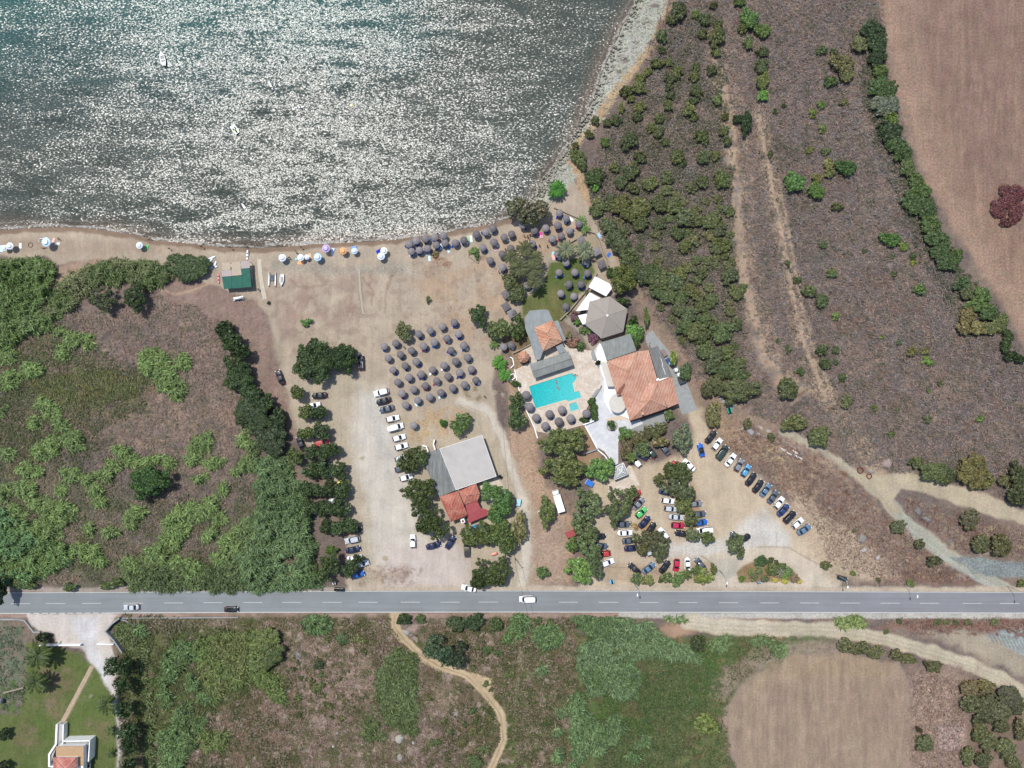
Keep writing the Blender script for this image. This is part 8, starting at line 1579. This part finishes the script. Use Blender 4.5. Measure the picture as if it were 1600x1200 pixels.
    for x, y, lab in ((775, 390.3, 'white and pink swim ring on the sand'), (846, 370, 'pink swim ring beside the magenta towel')):
        b = MB(); rings = []
        for t in range(20):
            a = t * math.pi / 10; rings.append([((.36 + .13 * math.cos(u * math.pi / 4)) * math.cos(a), (.36 + .13 * math.cos(u * math.pi / 4)) * math.sin(a), .13 + .13 * math.sin(u * math.pi / 4)) for u in range(8)])
        b.rings(rings + [rings[0]]); o = b.build('swim_ring', M['plastic'], None, (*W(x, y), .03)); o.color = (.85, .5, .6, 1); tag(o, lab, 'swim ring')

# ------------------------------------------------------------------ boats
def hull(L, Wd, H, mat, name, parent, blunt=.55, z0=-.1, z1=None):
    b = MB(); st = 12; out = []
    def hw(t): return Wd / 2 * (1 - max(0, (t - .45) / .55) ** 2.2) * (blunt + (1 - blunt) * min(1, t * 3.5))
    sec = []
    for i in range(st + 1):
        t = i / st; x = -L / 2 + L * t; w = max(.02, hw(t)); hh = H * (1 + .25 * t * t)
        sec.append([(x, -w, hh), (x, -w * .86, hh * .45), (x, -w * .4, z0), (x, w * .4, z0), (x, w * .86, hh * .45), (x, w, hh), (x, w * .8, hh), (x, w * .7, hh * .45), (x, -w * .7, hh * .45), (x, -w * .8, hh)])
    b.rings(sec, True, True); return b.build(name, mat, parent)
def build_boats():
    r = empty('motor_boat', (*W(253.5, 91), -.75), math.radians(103)); h = hull(4.6, 1.75, .65, M['plastic'], 'hull', r); h.color = (.8, .8, .8, 1)
    for x in (-.6, .35): b = MB(); b.box((x, 0, .5), (.35, 1.15, .08)); b.build('bench', M['boat_in'], r)
    b = MB(); b.prism([(.9, -.6), (2.15, 0), (.9, .6)], .62, .72); f = b.build('foredeck', M['plastic'], r); f.color = (.8, .8, .8, 1); b = MB(); b.box((-2.45, 0, .5), (.35, .35, .7)); b.cyl((-2.5, 0, .2), (-2.5, 0, -.3), .08); b.build('outboard_motor', M['dark'], r); tag(r, 'white open motor boat with dark outboard on the bay', 'boat')
    r = empty('pedal_boat', (*W(366.3, 201.5), -.78), math.radians(-53))
    for y in (-.6, .6): h = hull(3.3, .62, .42, M['plastic'], 'float', r, .8); h.location = (0, y, 0); h.color = (.82, .82, .8, 1)
    b = MB(); b.box((0, 0, .45), (3.0, 1.3, .12)); d = b.build('deck', M['plastic'], r); d.color = (.82, .82, .8, 1)
    for y in (-.35, .35): b = MB(); b.box((-.1, y, .6), (.5, .45, .16)); b.box((-.35, y, .8), (.12, .45, .4)); b.build('seat', M['dark'], r)
    b = MB(); b.rings([[(.3 + 1.1 * t, .25 * s_, 1.1 - .6 * t) for s_ in (-1, -.6, .6, 1)] for t in (0, .5, 1)]); sl = b.build('slide', M['plastic'], r); sl.color = (.35, .62, .08, 1); b = MB(); b.box((.8, 0, .56), (.9, .9, .08)); p_ = b.build('mat', M['plastic'], r); p_.color = (.35, .62, .1, 1); tag(r, 'white pedal boat with lime green slide on the bay', 'pedal boat')
    r = empty('catamaran', (*W(426, 436.5), .15), math.radians(88))
    for y in (-1.0, 1.0): h = hull(4.6, .42, .42, M['plastic'], 'hull', r, .6); h.location = (0, y, 0); h.color = (.78, .78, .76, 1)
    b = MB(); b.box((.55, 0, .5), (1.7, 1.6, .04)); b.build('trampoline', M['netting'], r)
    for x in (1.4, -.35): b = MB(); b.cyl((x, -1, .48), (x, 1, .48), .05, n=8); b.build('crossbeam', M['steel'], r)
    for y in (-1, 1): b = MB(); b.box((-2.2, y, .3), (.3, .05, .5)); b.build('rudder', M['dark'], r)
    tag(r, 'white catamaran hull pair resting on the sand', 'catamaran')
    r = empty('sailing_dinghy', (*W(441, 438), .12), math.radians(-95)); h = hull(3.7, 1.35, .5, M['plastic'], 'hull', r, .75); h.color = (.74, .74, .74, 1); b = MB(); b.box((-.2, 0, .4), (1.7, .5, .1)); b.build('cockpit', M['boat_in'], r); b = MB(); b.cyl((.6, 0, .55), (2.6, -.5, .55), .03, n=6); b.build('spar', M['dark'], r); tag(r, 'white dinghy lying on sand right of the catamaran', 'dinghy')
    def kayak(px, py, a, c, lab, z=.05, seats=2, name='kayak'):
        r = empty(name, (*W(px, py), z), math.radians(a)); b = MB(); sec = []
        for i in range(13):
            t = i / 12; w = .38 * math.sin(math.pi * (.04 + .92 * t)) ** .6; x = -1.6 + 3.2 * t; sec.append([(x, w * math.cos(u * math.pi / 4), .15 + .15 * math.sin(u * math.pi / 4)) for u in range(8)])
        b.rings(sec, True, True); h = b.build('hull', M['plastic'], r); h.color = (*c, 1)
        for i in range(seats): b = MB(); b.cyl(((-.55 + 1.1 * i), 0, .25), ((-.55 + 1.1 * i), 0, .315), .24, n=12); b.build('seat_well', M['dark'], r)
        tag(r, lab, 'kayak'); return r
    kayak(386.8, 398.8, 88, (.82, .82, .8), 'white two-seat kayak above the beach hut'); kayak(341.8, 435, 95, (.72, .2, .24), 'red kayak leaning beside the left wall of the hut')
    kayak(422, 133, 115, (.8, .78, .78), 'white paddle kayak with red figure far out in the bay', -.78, 1); kayak(467, 166.5, 5, (.75, .74, .72), 'pale kayak with two dark figures in mid bay', -.78, 1); kayak(381, 323.5, 125, (.8, .72, .72), 'white board with red marker near the beach', -.78, 1)
    r = empty('floating_ring', (*W(548, 163.3), -.75)); b = MB(); b.cyl((0, 0, 0), (0, 0, .25), .5, .42, 16); h = b.build('float', M['plastic'], r); h.color = (.7, .6, .1, 1); b = MB(); b.cyl((0, 0, .26), (0, 0, .34), .22, n=12); h = b.build('seat', M['plastic'], r); h.color = (.8, .75, .5, 1); tag(r, 'yellow swim float in the middle of the bay', 'float')
M['boat_in'] = plain('boat_interior', (.3, .29, .26), .7, .1); M['netting'] = plain('netting', (.08, .09, .1), .8, .3, 6)

# ------------------------------------------------------------------ people
PPL = {}
def body_mesh(pose):
    if pose in PPL: return PPL[pose]
    if pose == 'stand': J = dict(pel=(0, 0, .92), ch=(0, 0, 1.25), nk=(0, 0, 1.45), hd=(0, .02, 1.6), tp=(0, .02, 1.72), ls=(-.19, 0, 1.38), le=(-.27, 0, 1.1), lh=(-.28, .08, .84), rs=(.19, 0, 1.38), re=(.27, 0, 1.1), rh=(.28, .08, .84), lk=(-.1, .03, .48), lf=(-.11, 0, .07), lt=(-.11, .2, .04), rk=(.1, .0, .48), rf=(.11, -.03, .07), rt=(.12, .17, .04), lp=(-.1, 0, .88), rp=(.1, 0, .88))
    elif pose == 'walk': J = dict(pel=(0, 0, .9), ch=(0, .03, 1.23), nk=(0, .05, 1.43), hd=(0, .08, 1.58), tp=(0, .08, 1.7), ls=(-.19, .03, 1.36), le=(-.27, .16, 1.12), lh=(-.25, .34, .96), rs=(.19, .03, 1.36), re=(.27, -.14, 1.12), rh=(.27, -.2, .86), lk=(-.1, -.08, .48), lf=(-.1, -.36, .14), lt=(-.1, -.24, .04), rk=(.1, .22, .5), rf=(.1, .28, .08), rt=(.1, .47, .06), lp=(-.1, 0, .86), rp=(.1, 0, .86))
    else: J = dict(pel=(0, 0, .16), ch=(0, .35, .18), nk=(0, .56, .18), hd=(0, .72, .2), tp=(0, .84, .2), ls=(-.19, .48, .17), le=(-.36, .3, .12), lh=(-.34, .05, .09), rs=(.19, .48, .17), re=(.42, .6, .12), rh=(.4, .84, .09), lk=(-.13, -.44, .24), lf=(-.15, -.85, .08), lt=(-.17, -.95, .12), rk=(.11, -.44, .14), rf=(.13, -.87, .08), rt=(.14, -.96, .14), lp=(-.1, -.05, .15), rp=(.1, -.05, .15))
    R = dict(pel=.15, ch=.16, nk=.06, hd=.1, tp=.075, ls=.07, le=.045, lh=.035, rs=.07, re=.045, rh=.035, lk=.065, lf=.045, lt=.035, rk=.065, rf=.045, rt=.035, lp=.105, rp=.105)
    E = [('pel', 'ch'), ('ch', 'nk'), ('nk', 'hd'), ('hd', 'tp'), ('ch', 'ls'), ('ls', 'le'), ('le', 'lh'), ('ch', 'rs'), ('rs', 're'), ('re', 'rh'), ('pel', 'lp'), ('lp', 'lk'), ('lk', 'lf'), ('lf', 'lt'), ('pel', 'rp'), ('rp', 'rk'), ('rk', 'rf'), ('rf', 'rt')]
    ks = list(J); V = [J[k] for k in ks]; r = [R[k] for k in ks]; Ei = [(ks.index(a), ks.index(b)) for a, b in E]
    for s_, hnd, elb in ((-1, 'lh', 'le'), (1, 'rh', 're')):   # four fingers and a thumb
        d = (Vector(J[hnd]) - Vector(J[elb])).normalized(); sd = d.cross(Vector((0, 0, 1))) if abs(d.z) < .8 else Vector((0, 1, 0)); sd.normalize(); base = ks.index(hnd)
        for q, (o, ln) in enumerate(((-.03, .08), (-.01, .09), (.01, .085), (.03, .07), (.045, .05))):
            p1 = Vector(J[hnd]) + d * .05 + sd * o; p2 = p1 + d * ln * .8 + sd * (o * .3) + Vector((0, .01, -.01)); V += [tuple(p1), tuple(p2)]; r += [.011, .009]; Ei += [(base, len(V) - 2), (len(V) - 2, len(V) - 1)]
    me = bpy.data.meshes.new('b'); me.from_pydata(V, Ei, []); o = bpy.data.objects.new('b', me); col.objects.link(o)
    sk = o.modifiers.new('s', 'SKIN'); sk.use_smooth_shade = True; sv_ = me.skin_vertices[0].data
    for i, rad in enumerate(r): sv_[i].radius = (rad, rad * (.75 if ks[i:i+1] and ks[i] in ('pel', 'ch') else 1)) if i < len(ks) else (rad, rad)
    sv_[0].use_root = True; o.modifiers.new('u', 'SUBSURF').levels = 1
    dg = bpy.context.evaluated_depsgraph_get(); m2 = bpy.data.meshes.new_from_object(o.evaluated_get(dg)); bpy.data.objects.remove(o); m2.materials.clear(); m2.materials.append(M['skin']); m2.name = 'person_body'
    PPL[pose] = (m2, J); return PPL[pose]
M['skin'] = objcolor_mat('skin', .6, .3, .04)
def person(px, py, pose, ang, lab, top=(.1, .1, .12), skin=(.36, .2, .13), z=.02, hair=(.03, .02, .015)):
    me, J = body_mesh(pose); r = link('person', me); r.location = (*W(px, py, .5 if pose != 'lie' else .1), z); r.rotation_euler.z = ang; r.color = (*skin, 1)
    key = 'wear' + pose
    if key not in PPL:
        b = MB(); p, c = Vector(J['pel']), Vector(J['ch']); b.cyl(p - (c - p) * .35, p + (c - p) * .35, .175, .165, 14); PPL[key] = b.mesh('swimwear', M['fabric']); b = MB(); h = Vector(J['hd']); t = Vector(J['tp']); d = (t - h).normalized()
        rings = []; u = d.orthogonal().normalized(); w = d.cross(u)
        for k, (o_, rr) in enumerate(((-.02, .118), (.05, .122), (.1, .105), (.145, .06), (.16, .01))): rings.append([h + d * o_ + (u * math.cos(a * math.pi / 6) + w * math.sin(a * math.pi / 6)) * rr - Vector((0, .015, 0)) for a in range(12)])
        b.rings(rings, False, True); PPL['hair' + pose] = b.mesh('hair', M['fabric']); b = MB(); f = Vector((0, 1, 0)) if pose != 'lie' else Vector((0, 0, 1))
        s = Vector((1, 0, 0)); up = (t - h).normalized()
        for sx in (-.035, .035): c_ = h + up * .045 + f * .1 + s * sx; b.cyl(c_, c_ + f * .012, .014, n=6)
        c_ = h + up * .01 + f * .1; b.cyl(c_, c_ + f * .03 - up * .01, .018, .012, 6); c_ = h - up * .035 + f * .095; b.box(tuple(c_), (.05, .02, .012)); PPL['face' + pose] = b.mesh('face', M['skin'])
    for k, c_ in (('wear', top), ('hair', hair), ('face', tuple(x * .6 for x in skin))): o = link({'wear': 'swimwear', 'hair': 'hair', 'face': 'face'}[k], PPL[k + pose], None, r); o.color = (*c_, 1)
    tag(r, lab, 'person'); return r
def build_people():
    P_ = [(227, 369.5, 'walk', 1.6, 'person at the waterline, left of a pair near the lone umbrella'), (231.5, 370.5, 'stand', 0, 'person at the waterline, right of a pair near the lone umbrella'), (265.5, 388.8, 'walk', 1.4, 'person walking on dry sand above the dark dome bush'), (315.5, 385.5, 'walk', 1.2, 'person wading just above the dark dome bush'), (360, 386.5, 'walk', 4.6, 'person at the waterline above the beach hut'), (383, 382.5, 'stand', 3, 'person in the swash above the white kayak'),
          (471, 386.5, 'stand', 1, 'person near the swash right of the boardwalk'), (463, 393, 'stand', 2, 'standing person, upper of three above the pale umbrellas'), (464.5, 396.3, 'stand', .5, 'standing person, lowest of three above the pale umbrellas'), (452, 402.5, 'walk', 4, 'person walking right of the umbrella nearest the boardwalk'), (532, 394.5, 'lie', .5, 'person lying left of the orange umbrella'), (404, 452, 'walk', 4, 'person walking left of the white boardwalk'),
          (819, 368.5, 'stand', 0, 'leftmost person of the group below the shore tree pair'), (824, 369, 'stand', 1, 'middle person of the group below the shore tree pair'), (827.5, 367.5, 'walk', 2, 'upper person of the group below the shore tree pair'), (826, 373, 'lie', 4, 'seated dark figure of the group below the shore tree pair'), (829.5, 366.5, 'stand', 3, 'rightmost person of the group below the shore tree pair'), (843, 384, 'walk', 0, 'person on the sand path above the palm cluster'), (849, 414.5, 'walk', 2, 'person on the lawn path right of the palm cluster'), (855, 384.5, 'stand', 0, 'person in white at the lower end of the wall'),
          (779.5, 424.5, 'stand', 1, 'person beside the lowest parasol left of the palms'), (789.5, 389.5, 'stand', 1, 'person between parasols left of the palm cluster'), (684, 365.5, 'walk', 1, 'person at the waterline among the shoreline parasols'), (93, 374, 'lie', 1, 'person lying right of the salmon towel'), (69, 387.5, 'lie', 1.7, 'person lying below the large pale umbrella'), (64, 374.5, 'lie', 1.7, 'person lying on the grey towel'),
          (632, 542.5, 'walk', 1, 'person walking inside the parasol grid'), (757, 619, 'walk', 4, 'person walking right of the parasol grid')]
    for i, (x, y, p, a, l) in enumerate(P_): person(x, y, p, a, l, [(.02, .02, .05), (.3, .03, .04), (.02, .1, .2), (.03, .03, .03)][i % 4], z=.02 if y > 383 or x < 300 or x > 500 else -.5, skin=[(.3, .17, .11), (.2, .11, .07)][i % 2])
    for x, y, a, l in [(902, 587, 1, 'swimmer hanging at the rounded end of the pool, upper'), (899.5, 585.5, 2, 'swimmer beside the ladder at the rounded pool end'), (870, 598, .3, 'pale swimmer floating in the middle of the pool'), (871.7, 606, 4, 'darker swimmer just below the floating swimmer')]: person(x, y, 'lie', a, l, (.03, .05, .2), z=-.06)
    for x, y, l in [(423, 137.5, 'red-clad paddler on the far kayak'), (469, 166.5, 'dark paddler on the pale mid-bay kayak')]: person(x, y, 'stand', 1, l, (.4, .02, .03), z=-.7)
    for x, y, l in [(602.5, 281.5, 'swimmer lowest of the two dark dots in the central bay'), (608, 254, 'swimmer upper of the two dark dots in the central bay'), (757, 292.5, 'swimmer left of the pair near the right shore'), (775, 292, 'swimmer right of the pair near the right shore'), (332.5, 284, 'swimmer alone left of centre in the bay'), (550, 340, 'swimmer just off the beach')]: person(x, y, 'lie', .5, l, (.02, .02, .03), z=-.85, skin=(.12, .07, .05))

# ------------------------------------------------------------------ odds and ends
def build_misc():
    def lamp_post(px, py, lab):
        r = empty('street_lamp', (*W(px, py), 0)); b = MB(); b.cyl((0, 0, 0), (0, 0, 7.6), .09, .06, 8); b.cyl((0, 0, 7.6), (0, -1.6, 8.1), .05, .04, 8); b.build('pole', M['steel'], r)
        b = MB(); b.rings([superring(-.17, .17, .42, 8.02), superring(-.2, .2, .45, 8.1), superring(-.12, .12, .3, 8.2)], True, True); h = b.build('lamp_head', M['white'], r); h.location = (0, -1.85, 0); b = MB(); b.box((0, 0, .15), (.35, .35, .3)); b.build('base', M['concrete'], r); tag(r, lab, 'street lamp', 'street lamps along the coast road')
    for p in [(989, 909, 'street lamp whose white head hangs over the road, leftmost'), (1124, 891, 'street lamp between roadside tree and flower bed'), (1306, 897, 'street lamp beside the tiny dark parked car'), (1411, 911, 'street lamp with long shadow across the right road half'), (1574, 916, 'street lamp nearest the right picture edge')]: lamp_post(*p)
    # overhead line
    poles = [(805, 872), (866, 1120)]; tops = []
    for i, (px, py) in enumerate(poles):
        r = empty('utility_pole', (*W(px, py), 0)); b = MB(); b.cyl((0, 0, 0), (0, 0, 8.5), .14, .09, 8); b.build('pole', M['wood'], r); b = MB(); b.box((0, 0, 8.1), (1.4, .1, .1), .2); b.build('crossarm', M['wood'], r); tag(r, ['wooden utility pole at the end of the dirt drive', 'wooden utility pole among reeds south of the road'][i], 'utility pole'); x, y = W(px, py); tops.append((x, y, 8.4))
    tops = [(tops[0][0] - 5, tops[0][1] + 55, 8.4)] + tops + [(tops[1][0] + 9, tops[1][1] - 48, 8.4)]; b = MB()
    for a, c in zip(tops[:-1], tops[1:]):
        pr = None
        for i in range(17):
            t = i / 16; p = tuple(a[k] + (c[k] - a[k]) * t - (1.2 * 4 * t * (1 - t) if k == 2 else 0) for k in range(3))
            if pr: b.cyl(pr, p, .035, n=5, cap=False)
            pr = p
    tag(b.build('overhead_cable', M['dark']), 'thin dark overhead cable crossing the road', 'cable')
    def bin_(px, py, a, c, lab, w=1.3, l=1.1):
        r = empty('waste_container', (*W(px, py), 0), a); b = MB(); b.add([(-l * .42, -w * .4, .2), (l * .42, -w * .4, .2), (l * .42, w * .4, .2), (-l * .42, w * .4, .2), (-l / 2, -w / 2, 1.15), (l / 2, -w / 2, 1.15), (l / 2, w / 2, 1.15), (-l / 2, w / 2, 1.15)], [(3, 2, 1, 0), (4, 5, 6, 7), (0, 1, 5, 4), (1, 2, 6, 5), (2, 3, 7, 6), (3, 0, 4, 7)]); o = b.build('body', M['plastic'], r); o.color = (*c, 1)
        b = MB(); b.rings([[(x, -w / 2 - .03, z), (x, w / 2 + .03, z)] for x, z in ((-l / 2 - .03, 1.17), (-.2, 1.3), (.2, 1.3), (l / 2 + .03, 1.17))]); b.box((0, 0, 1.2), (l + .05, w + .05, .06)); o = b.build('lid', M['plastic'], r); o.color = (*[x * 1.2 for x in c], 1)
        for x in (-.35, .35):
            for y in (-.4, .4): b = MB(); b.cyl((x, y - .04, .1), (x, y + .04, .1), .1, n=8); b.build('wheel', M['rubber'], r)
        tag(r, lab, 'waste bin')
    bin_(527, 919.3, 1.57, (.03, .035, .03), 'left dark bin at the left road verge', 1.35); bin_(534.3, 919.6, 1.57, (.03, .035, .03), 'right dark bin at the left road verge', 1.35); bin_(523.3, 910, .3, (.7, .7, .68), 'white bin above the two dark verge bins', .8, .8)
    bin_(955.5, 907.5, .2, (.12, .4, .62), 'blue bin below the triangular dry plot', 1.1, 1.1); bin_(781.5, 744, .8, (.05, .05, .05), 'dark bin at the right corner of the flat pale roof', 1, 1); bin_(1138, 641, .3, (.02, .25, .17), 'green container by the rubble heap', 1.6, 1.3)
    # sign and small roofs
    r = empty('entrance_sign', (*W(1182.5, 907), 0)); b = MB(); b.box((0, 0, 1.9), (1.1, .1, 1.8), .2); b.build('board', M['signblue'], r)
    for x in (-.45, .45): b = MB(); b.cyl((x, .02, 0), (x, .02, 2.7), .05, n=6); b.build('post', M['steel'], r)
    tag(r, 'pale blue entrance sign in front of the flower bed', 'sign')
    r = empty('garden_shed', (*W(890.5, 832), 0), .35); b = MB(); b.box((0, 0, 2.0), (3.0, 2.0, .1)); b.build('roof', M['redmetal'], r)
    for x in (-1.2, 1.2):
        for y in (-.7, .7): b = MB(); b.box((x, y, 1), (.12, .12, 2)); b.build('post', M['wood'], r)
    tag(r, 'small faded pink lean-to roof beside the car park edge trees', 'shed')
    b = MB(); b.rings([superring(-1.2, 1.2, .65, .1, p=2), superring(-1.5, 1.5, .8, .55, p=2), superring(-1.4, 1.4, .72, .6, p=2), superring(-1.1, 1.1, .5, .3, p=2)], True, True); o = b.build('inflatable_pool', M['plastic'], None, (*W(744, 823), .02)); o.rotation_euler.z = .2; o.color = (.05, .25, .5, 1); tag(o, 'bright blue tub below the red metal roof', 'tub')
    b = MB(); b.rings([superring(-.9, .9, .4, .1, p=3), superring(-1, 1, .45, .5, p=3), superring(-.8, .8, .3, .6, p=3)], True, True); o = b.build('plastic_canoe', M['plastic'], None, (*W(772, 864.5), .3)); o.rotation_euler.z = .3; o.color = (.7, .25, .2, 1); tag(o, 'salmon pink plastic boat between two leafy trees', 'canoe')
    def ring(px, py, r0, h, mat, lab, cat, name, tilt=0, z=0):
        b = MB(); A = [[(rr * math.cos(t * math.pi / 14), rr * math.sin(t * math.pi / 14), zz) for t in range(28)] for rr, zz in ((r0, 0), (r0, h), (r0 * .82, h), (r0 * .82, .15))]; b.rings(A + [A[0]], smooth=False); o = b.build(name, M[mat], None, (*W(px, py), z)); o.rotation_euler.x = tilt; tag(o, lab, cat); return o
    ring(1343.5, 734.5, .95, .7, 'rust', 'larger rusty ring, upper left of two at the track', 'ring', 'rusty_ring'); ring(1357.3, 743.8, .8, .6, 'rust', 'smaller rusty ring, lower right of two at the track', 'ring', 'rusty_ring'); ring(2.5, 1089, 1.2, 1.5, 'concrete', 'grey concrete drain ring at the left picture edge', 'drain ring', 'concrete_ring', 1.2, 1.0)
    ring(907.5, 1106, 1.2, .6, 'stone', 'round stone well in the southern reeds', 'well', 'stone_well'); ring(48, 382.8, .8, .06, 'wetsand', 'low ring wall dug in the sand beside the blue towel', 'sand ring', 'sand_ring')
    ring(934.2, 567.5, 1.0, .5, 'white', 'round white planter beside the restaurant annex', 'planter', 'round_planter'); shrub(934.2, 567.3, 4.4, 4.6, (46, 62, 36), 'dense', group=None, label='clipped round shrub inside the white planter', h=1.5)
    ring(956, 665, 1.7, .4, 'stone', 'round pale stone planter on the white patio', 'planter', 'round_planter'); shrub(955.5, 664, 7, 8, (78, 106, 60), 'leafy', group=None, label='green shrub in the round patio planter', h=2.2)
    ring(1095.7 - .7 * 0 + 0, 842.5, .5, .8, 'white', 'small white tank among the island trees', 'tank', 'water_tank'); ring(842.8, 800.5, .6, 1.0, 'white', 'small white tank left of the tree by the truck', 'tank', 'water_tank')
    # rocks, rubble, sheets
    def rock(px, py, r0, c, lab, sq=1.0, h=.6):
        rs = random.Random(int(px * 13 + py)); b = MB(); R = []
        for k, (f, z) in enumerate(((1, -.1), (1.05, .35 * h), (.75, .8 * h), (.3, h))): R.append([(r0 * f * (1 + rs.uniform(-.22, .22)) * math.cos(t * math.pi / 5), r0 * sq * f * (1 + rs.uniform(-.22, .22)) * math.sin(t * math.pi / 5), z + rs.uniform(-.05, .05)) for t in range(10)])
        b.rings(R, True, True, smooth=False); o = b.build('boulder', M['rockobj'], None, (*W(px, py), 0)); o.rotation_euler.z = rs.uniform(0, 3); o.color = (*C(*c, k=.5), 1); tag(o, None, 'boulder')
        if lab: o['label'] = lab
        else: auto(o, 'pale boulder', px, py)
    rock(624, 1154, 1.3, (204, 198, 186), 'large white boulder in the lower middle scrub', 1, 1); rock(625, 1183, 1.2, (186, 182, 172), 'grey boulder below the large white one', .7); rock(646, 1160, .6, (210, 208, 200), 'small white rock right of the large white boulder', .6); rock(521, 1166, .5, (220, 216, 208), 'small white rock left of the large white boulder', .7); rock(527, 1145, .45, (180, 176, 168), 'tiny grey rock above a small white rock')
    rock(635, 988, 1.1, (196, 192, 186), 'whitish rock pile just right of the track start', .6); rock(713, 1115, .9, (184, 172, 160), 'pale stone heap inside the track bend', 1); rock(1346, 842, 1.4, (168, 162, 154), 'round grey boulder below the dry bank', .9, .9); rock(1350, 859, .9, (210, 208, 204), 'white stone heap below the round grey boulder', .6); rock(1371, 871, .9, (214, 206, 200), 'white stone heap at the end of the dry bank', .6)
    rock(1434, 799, 1.3, (150, 146, 142), 'grey rock left of the eastern thicket track', .7, .8); rock(1448, 811, 1.3, (156, 152, 148), 'grey rock pile right of its twin by the eastern track', .6, .8); rock(1386, 724, 1.5, (190, 170, 160), 'pinkish rock heap above the track fork', 1, .7); rock(1361, 736, .9, (186, 176, 166), 'pale rubble beside the rusty rings', .8); rock(466, 1024, 1.3, (150, 150, 150), 'flat grey stone patch in the brown field', .7, .3); rock(143, 1088, .9, (150, 156, 120), 'mossy stone left of the avenue palm', .7, .4)
    for i, (x, y) in enumerate([(1131, 628), (1138, 632), (1143, 637), (1147, 634), (1128, 622), (1172, 672), (1185, 678), (1160, 700 - 30), (1197, 683), (1207, 690)]): rock(x, y, .6 if i > 4 else .8, (200, 198, 194), None, .6, .4)
    for x, y in [(1222, 702), (1232, 709), (1243, 712), (1250, 716), (1241, 706)]:
        b = MB(); b.box((0, 0, .12), (1.7, .16, .06), 0); b.box((.4, .3, .1), (1.2, .12, .05), .2); o = b.build('scrap_sheet', M['white'], None, (*W(x, y), .12)); o.rotation_euler.z = -.75; tag(o, None, 'scrap'); auto(o, 'white scrap sheet', x, y)
    b = MB(); b.box((0, 0, .25), (2.2, 1.3, .3)); b.box((0, 0, .42), (1.8, .9, .06)); o = b.build('stone_slab', M['concrete'], None, (*W(1172, 674), 0)); o.rotation_euler.z = -.7; tag(o, 'pale square slab beside a round shrub on the bank', 'slab')
    # restaurant yard clutter
    def box_thing(px, py, a, d, c, lab, cat, name):
        r = empty(name, (*W(px, py), .06), a); b = MB(); b.box((0, 0, d[2] / 2), d); o = b.build('body', M['plastic'], r); o.color = (*c, 1); b = MB(); b.box((0, 0, d[2] + .03), (d[0] + .08, d[1] + .08, .06)); o = b.build('lid', M['plastic'], r); o.color = (*[x * .8 for x in c], 1); tag(r, lab, cat)
    box_thing(1036.5, 551.5, -1.0, (2.2, 1.2, .9), (.24, .18, .16), 'brown crate stack in the service yard, topmost', 'crate', 'storage_crate'); box_thing(1043, 563, -1, (1.2, 1.2, 1.0), (.03, .06, .2), 'dark blue crate in the service yard', 'crate', 'storage_crate')
    box_thing(1046, 566.5, -1, (1.1, 1.1, .8), (.2, .45, .7), 'light blue crate in the service yard', 'crate', 'storage_crate'); box_thing(1049.5, 572, -.8, (.9, .9, .9), (.02, .02, .02), 'black crate in the service yard', 'crate', 'storage_crate')
    for i, (x, y) in enumerate([(1055.5, 578.5), (1060, 586)]):
        r = empty('gas_tank', (*W(x, y), .06)); b = MB(); b.cyl((0, 0, 0), (0, 0, 1.3), .75, .75, 18); b.cyl((0, 0, 1.3), (0, 0, 1.5), .75, .3, 18); b.build('body', M['white'], r); b = MB(); b.cyl((0, 0, 1.5), (0, 0, 1.6), .2, n=10); b.build('valve', M['steel'], r); tag(r, ['upper round white tank in the service yard', 'lower round white tank in the service yard'][i], 'tank')
    box_thing(1064, 594, .35, (1.9, 1.8, 1.5), (.05, .055, .06), 'dark grey cabinet at the lower end of the service yard', 'cabinet', 'metal_cabinet')
    for i, (x, y, a) in enumerate([(331, 403, .4), (336, 414, 1.2), (334, 418, .3), (328, 409, .8)]):
        r = empty('windsurf_rig', (*W(x, y), .05), a); b = MB(); b.rings([superring(-1.3, 1.3, .3, .05, p=2.5), superring(-1.35, 1.35, .33, .14, p=2.5), superring(-1.2, 1.2, .25, .2, p=2.5)], True, True); o = b.build('board', M['plastic'], r); o.color = (.55, .58, .62, 1); b = MB(); b.cyl((-.9, .4, .1), (1.3, .8, .12), .03, n=6); b.build('mast', M['steel'], r); tag(r, ['uppermost grey board left of the beach hut', 'third grey board from top left of the beach hut', 'lowest grey board left of the beach hut', 'second grey board from top left of the beach hut'][i], 'board', 'boards stored left of the beach hut')
M['signblue'] = plain('sign_board', (.3, .4, .5), .5, .05); M['wetsand'] = plain('dug_sand', C(120, 98, 80), .95, .1); M['rockobj'] = objcolor_mat('rock', .9, .2, .25)

# ------------------------------------------------------------------ build everything
build_buildings()
build_ground(); build_sea(); build_road()
build_trees(); build_cars(); build_parasols(); build_boats(); build_people(); build_misc(); build_stuff()
flush_labels()
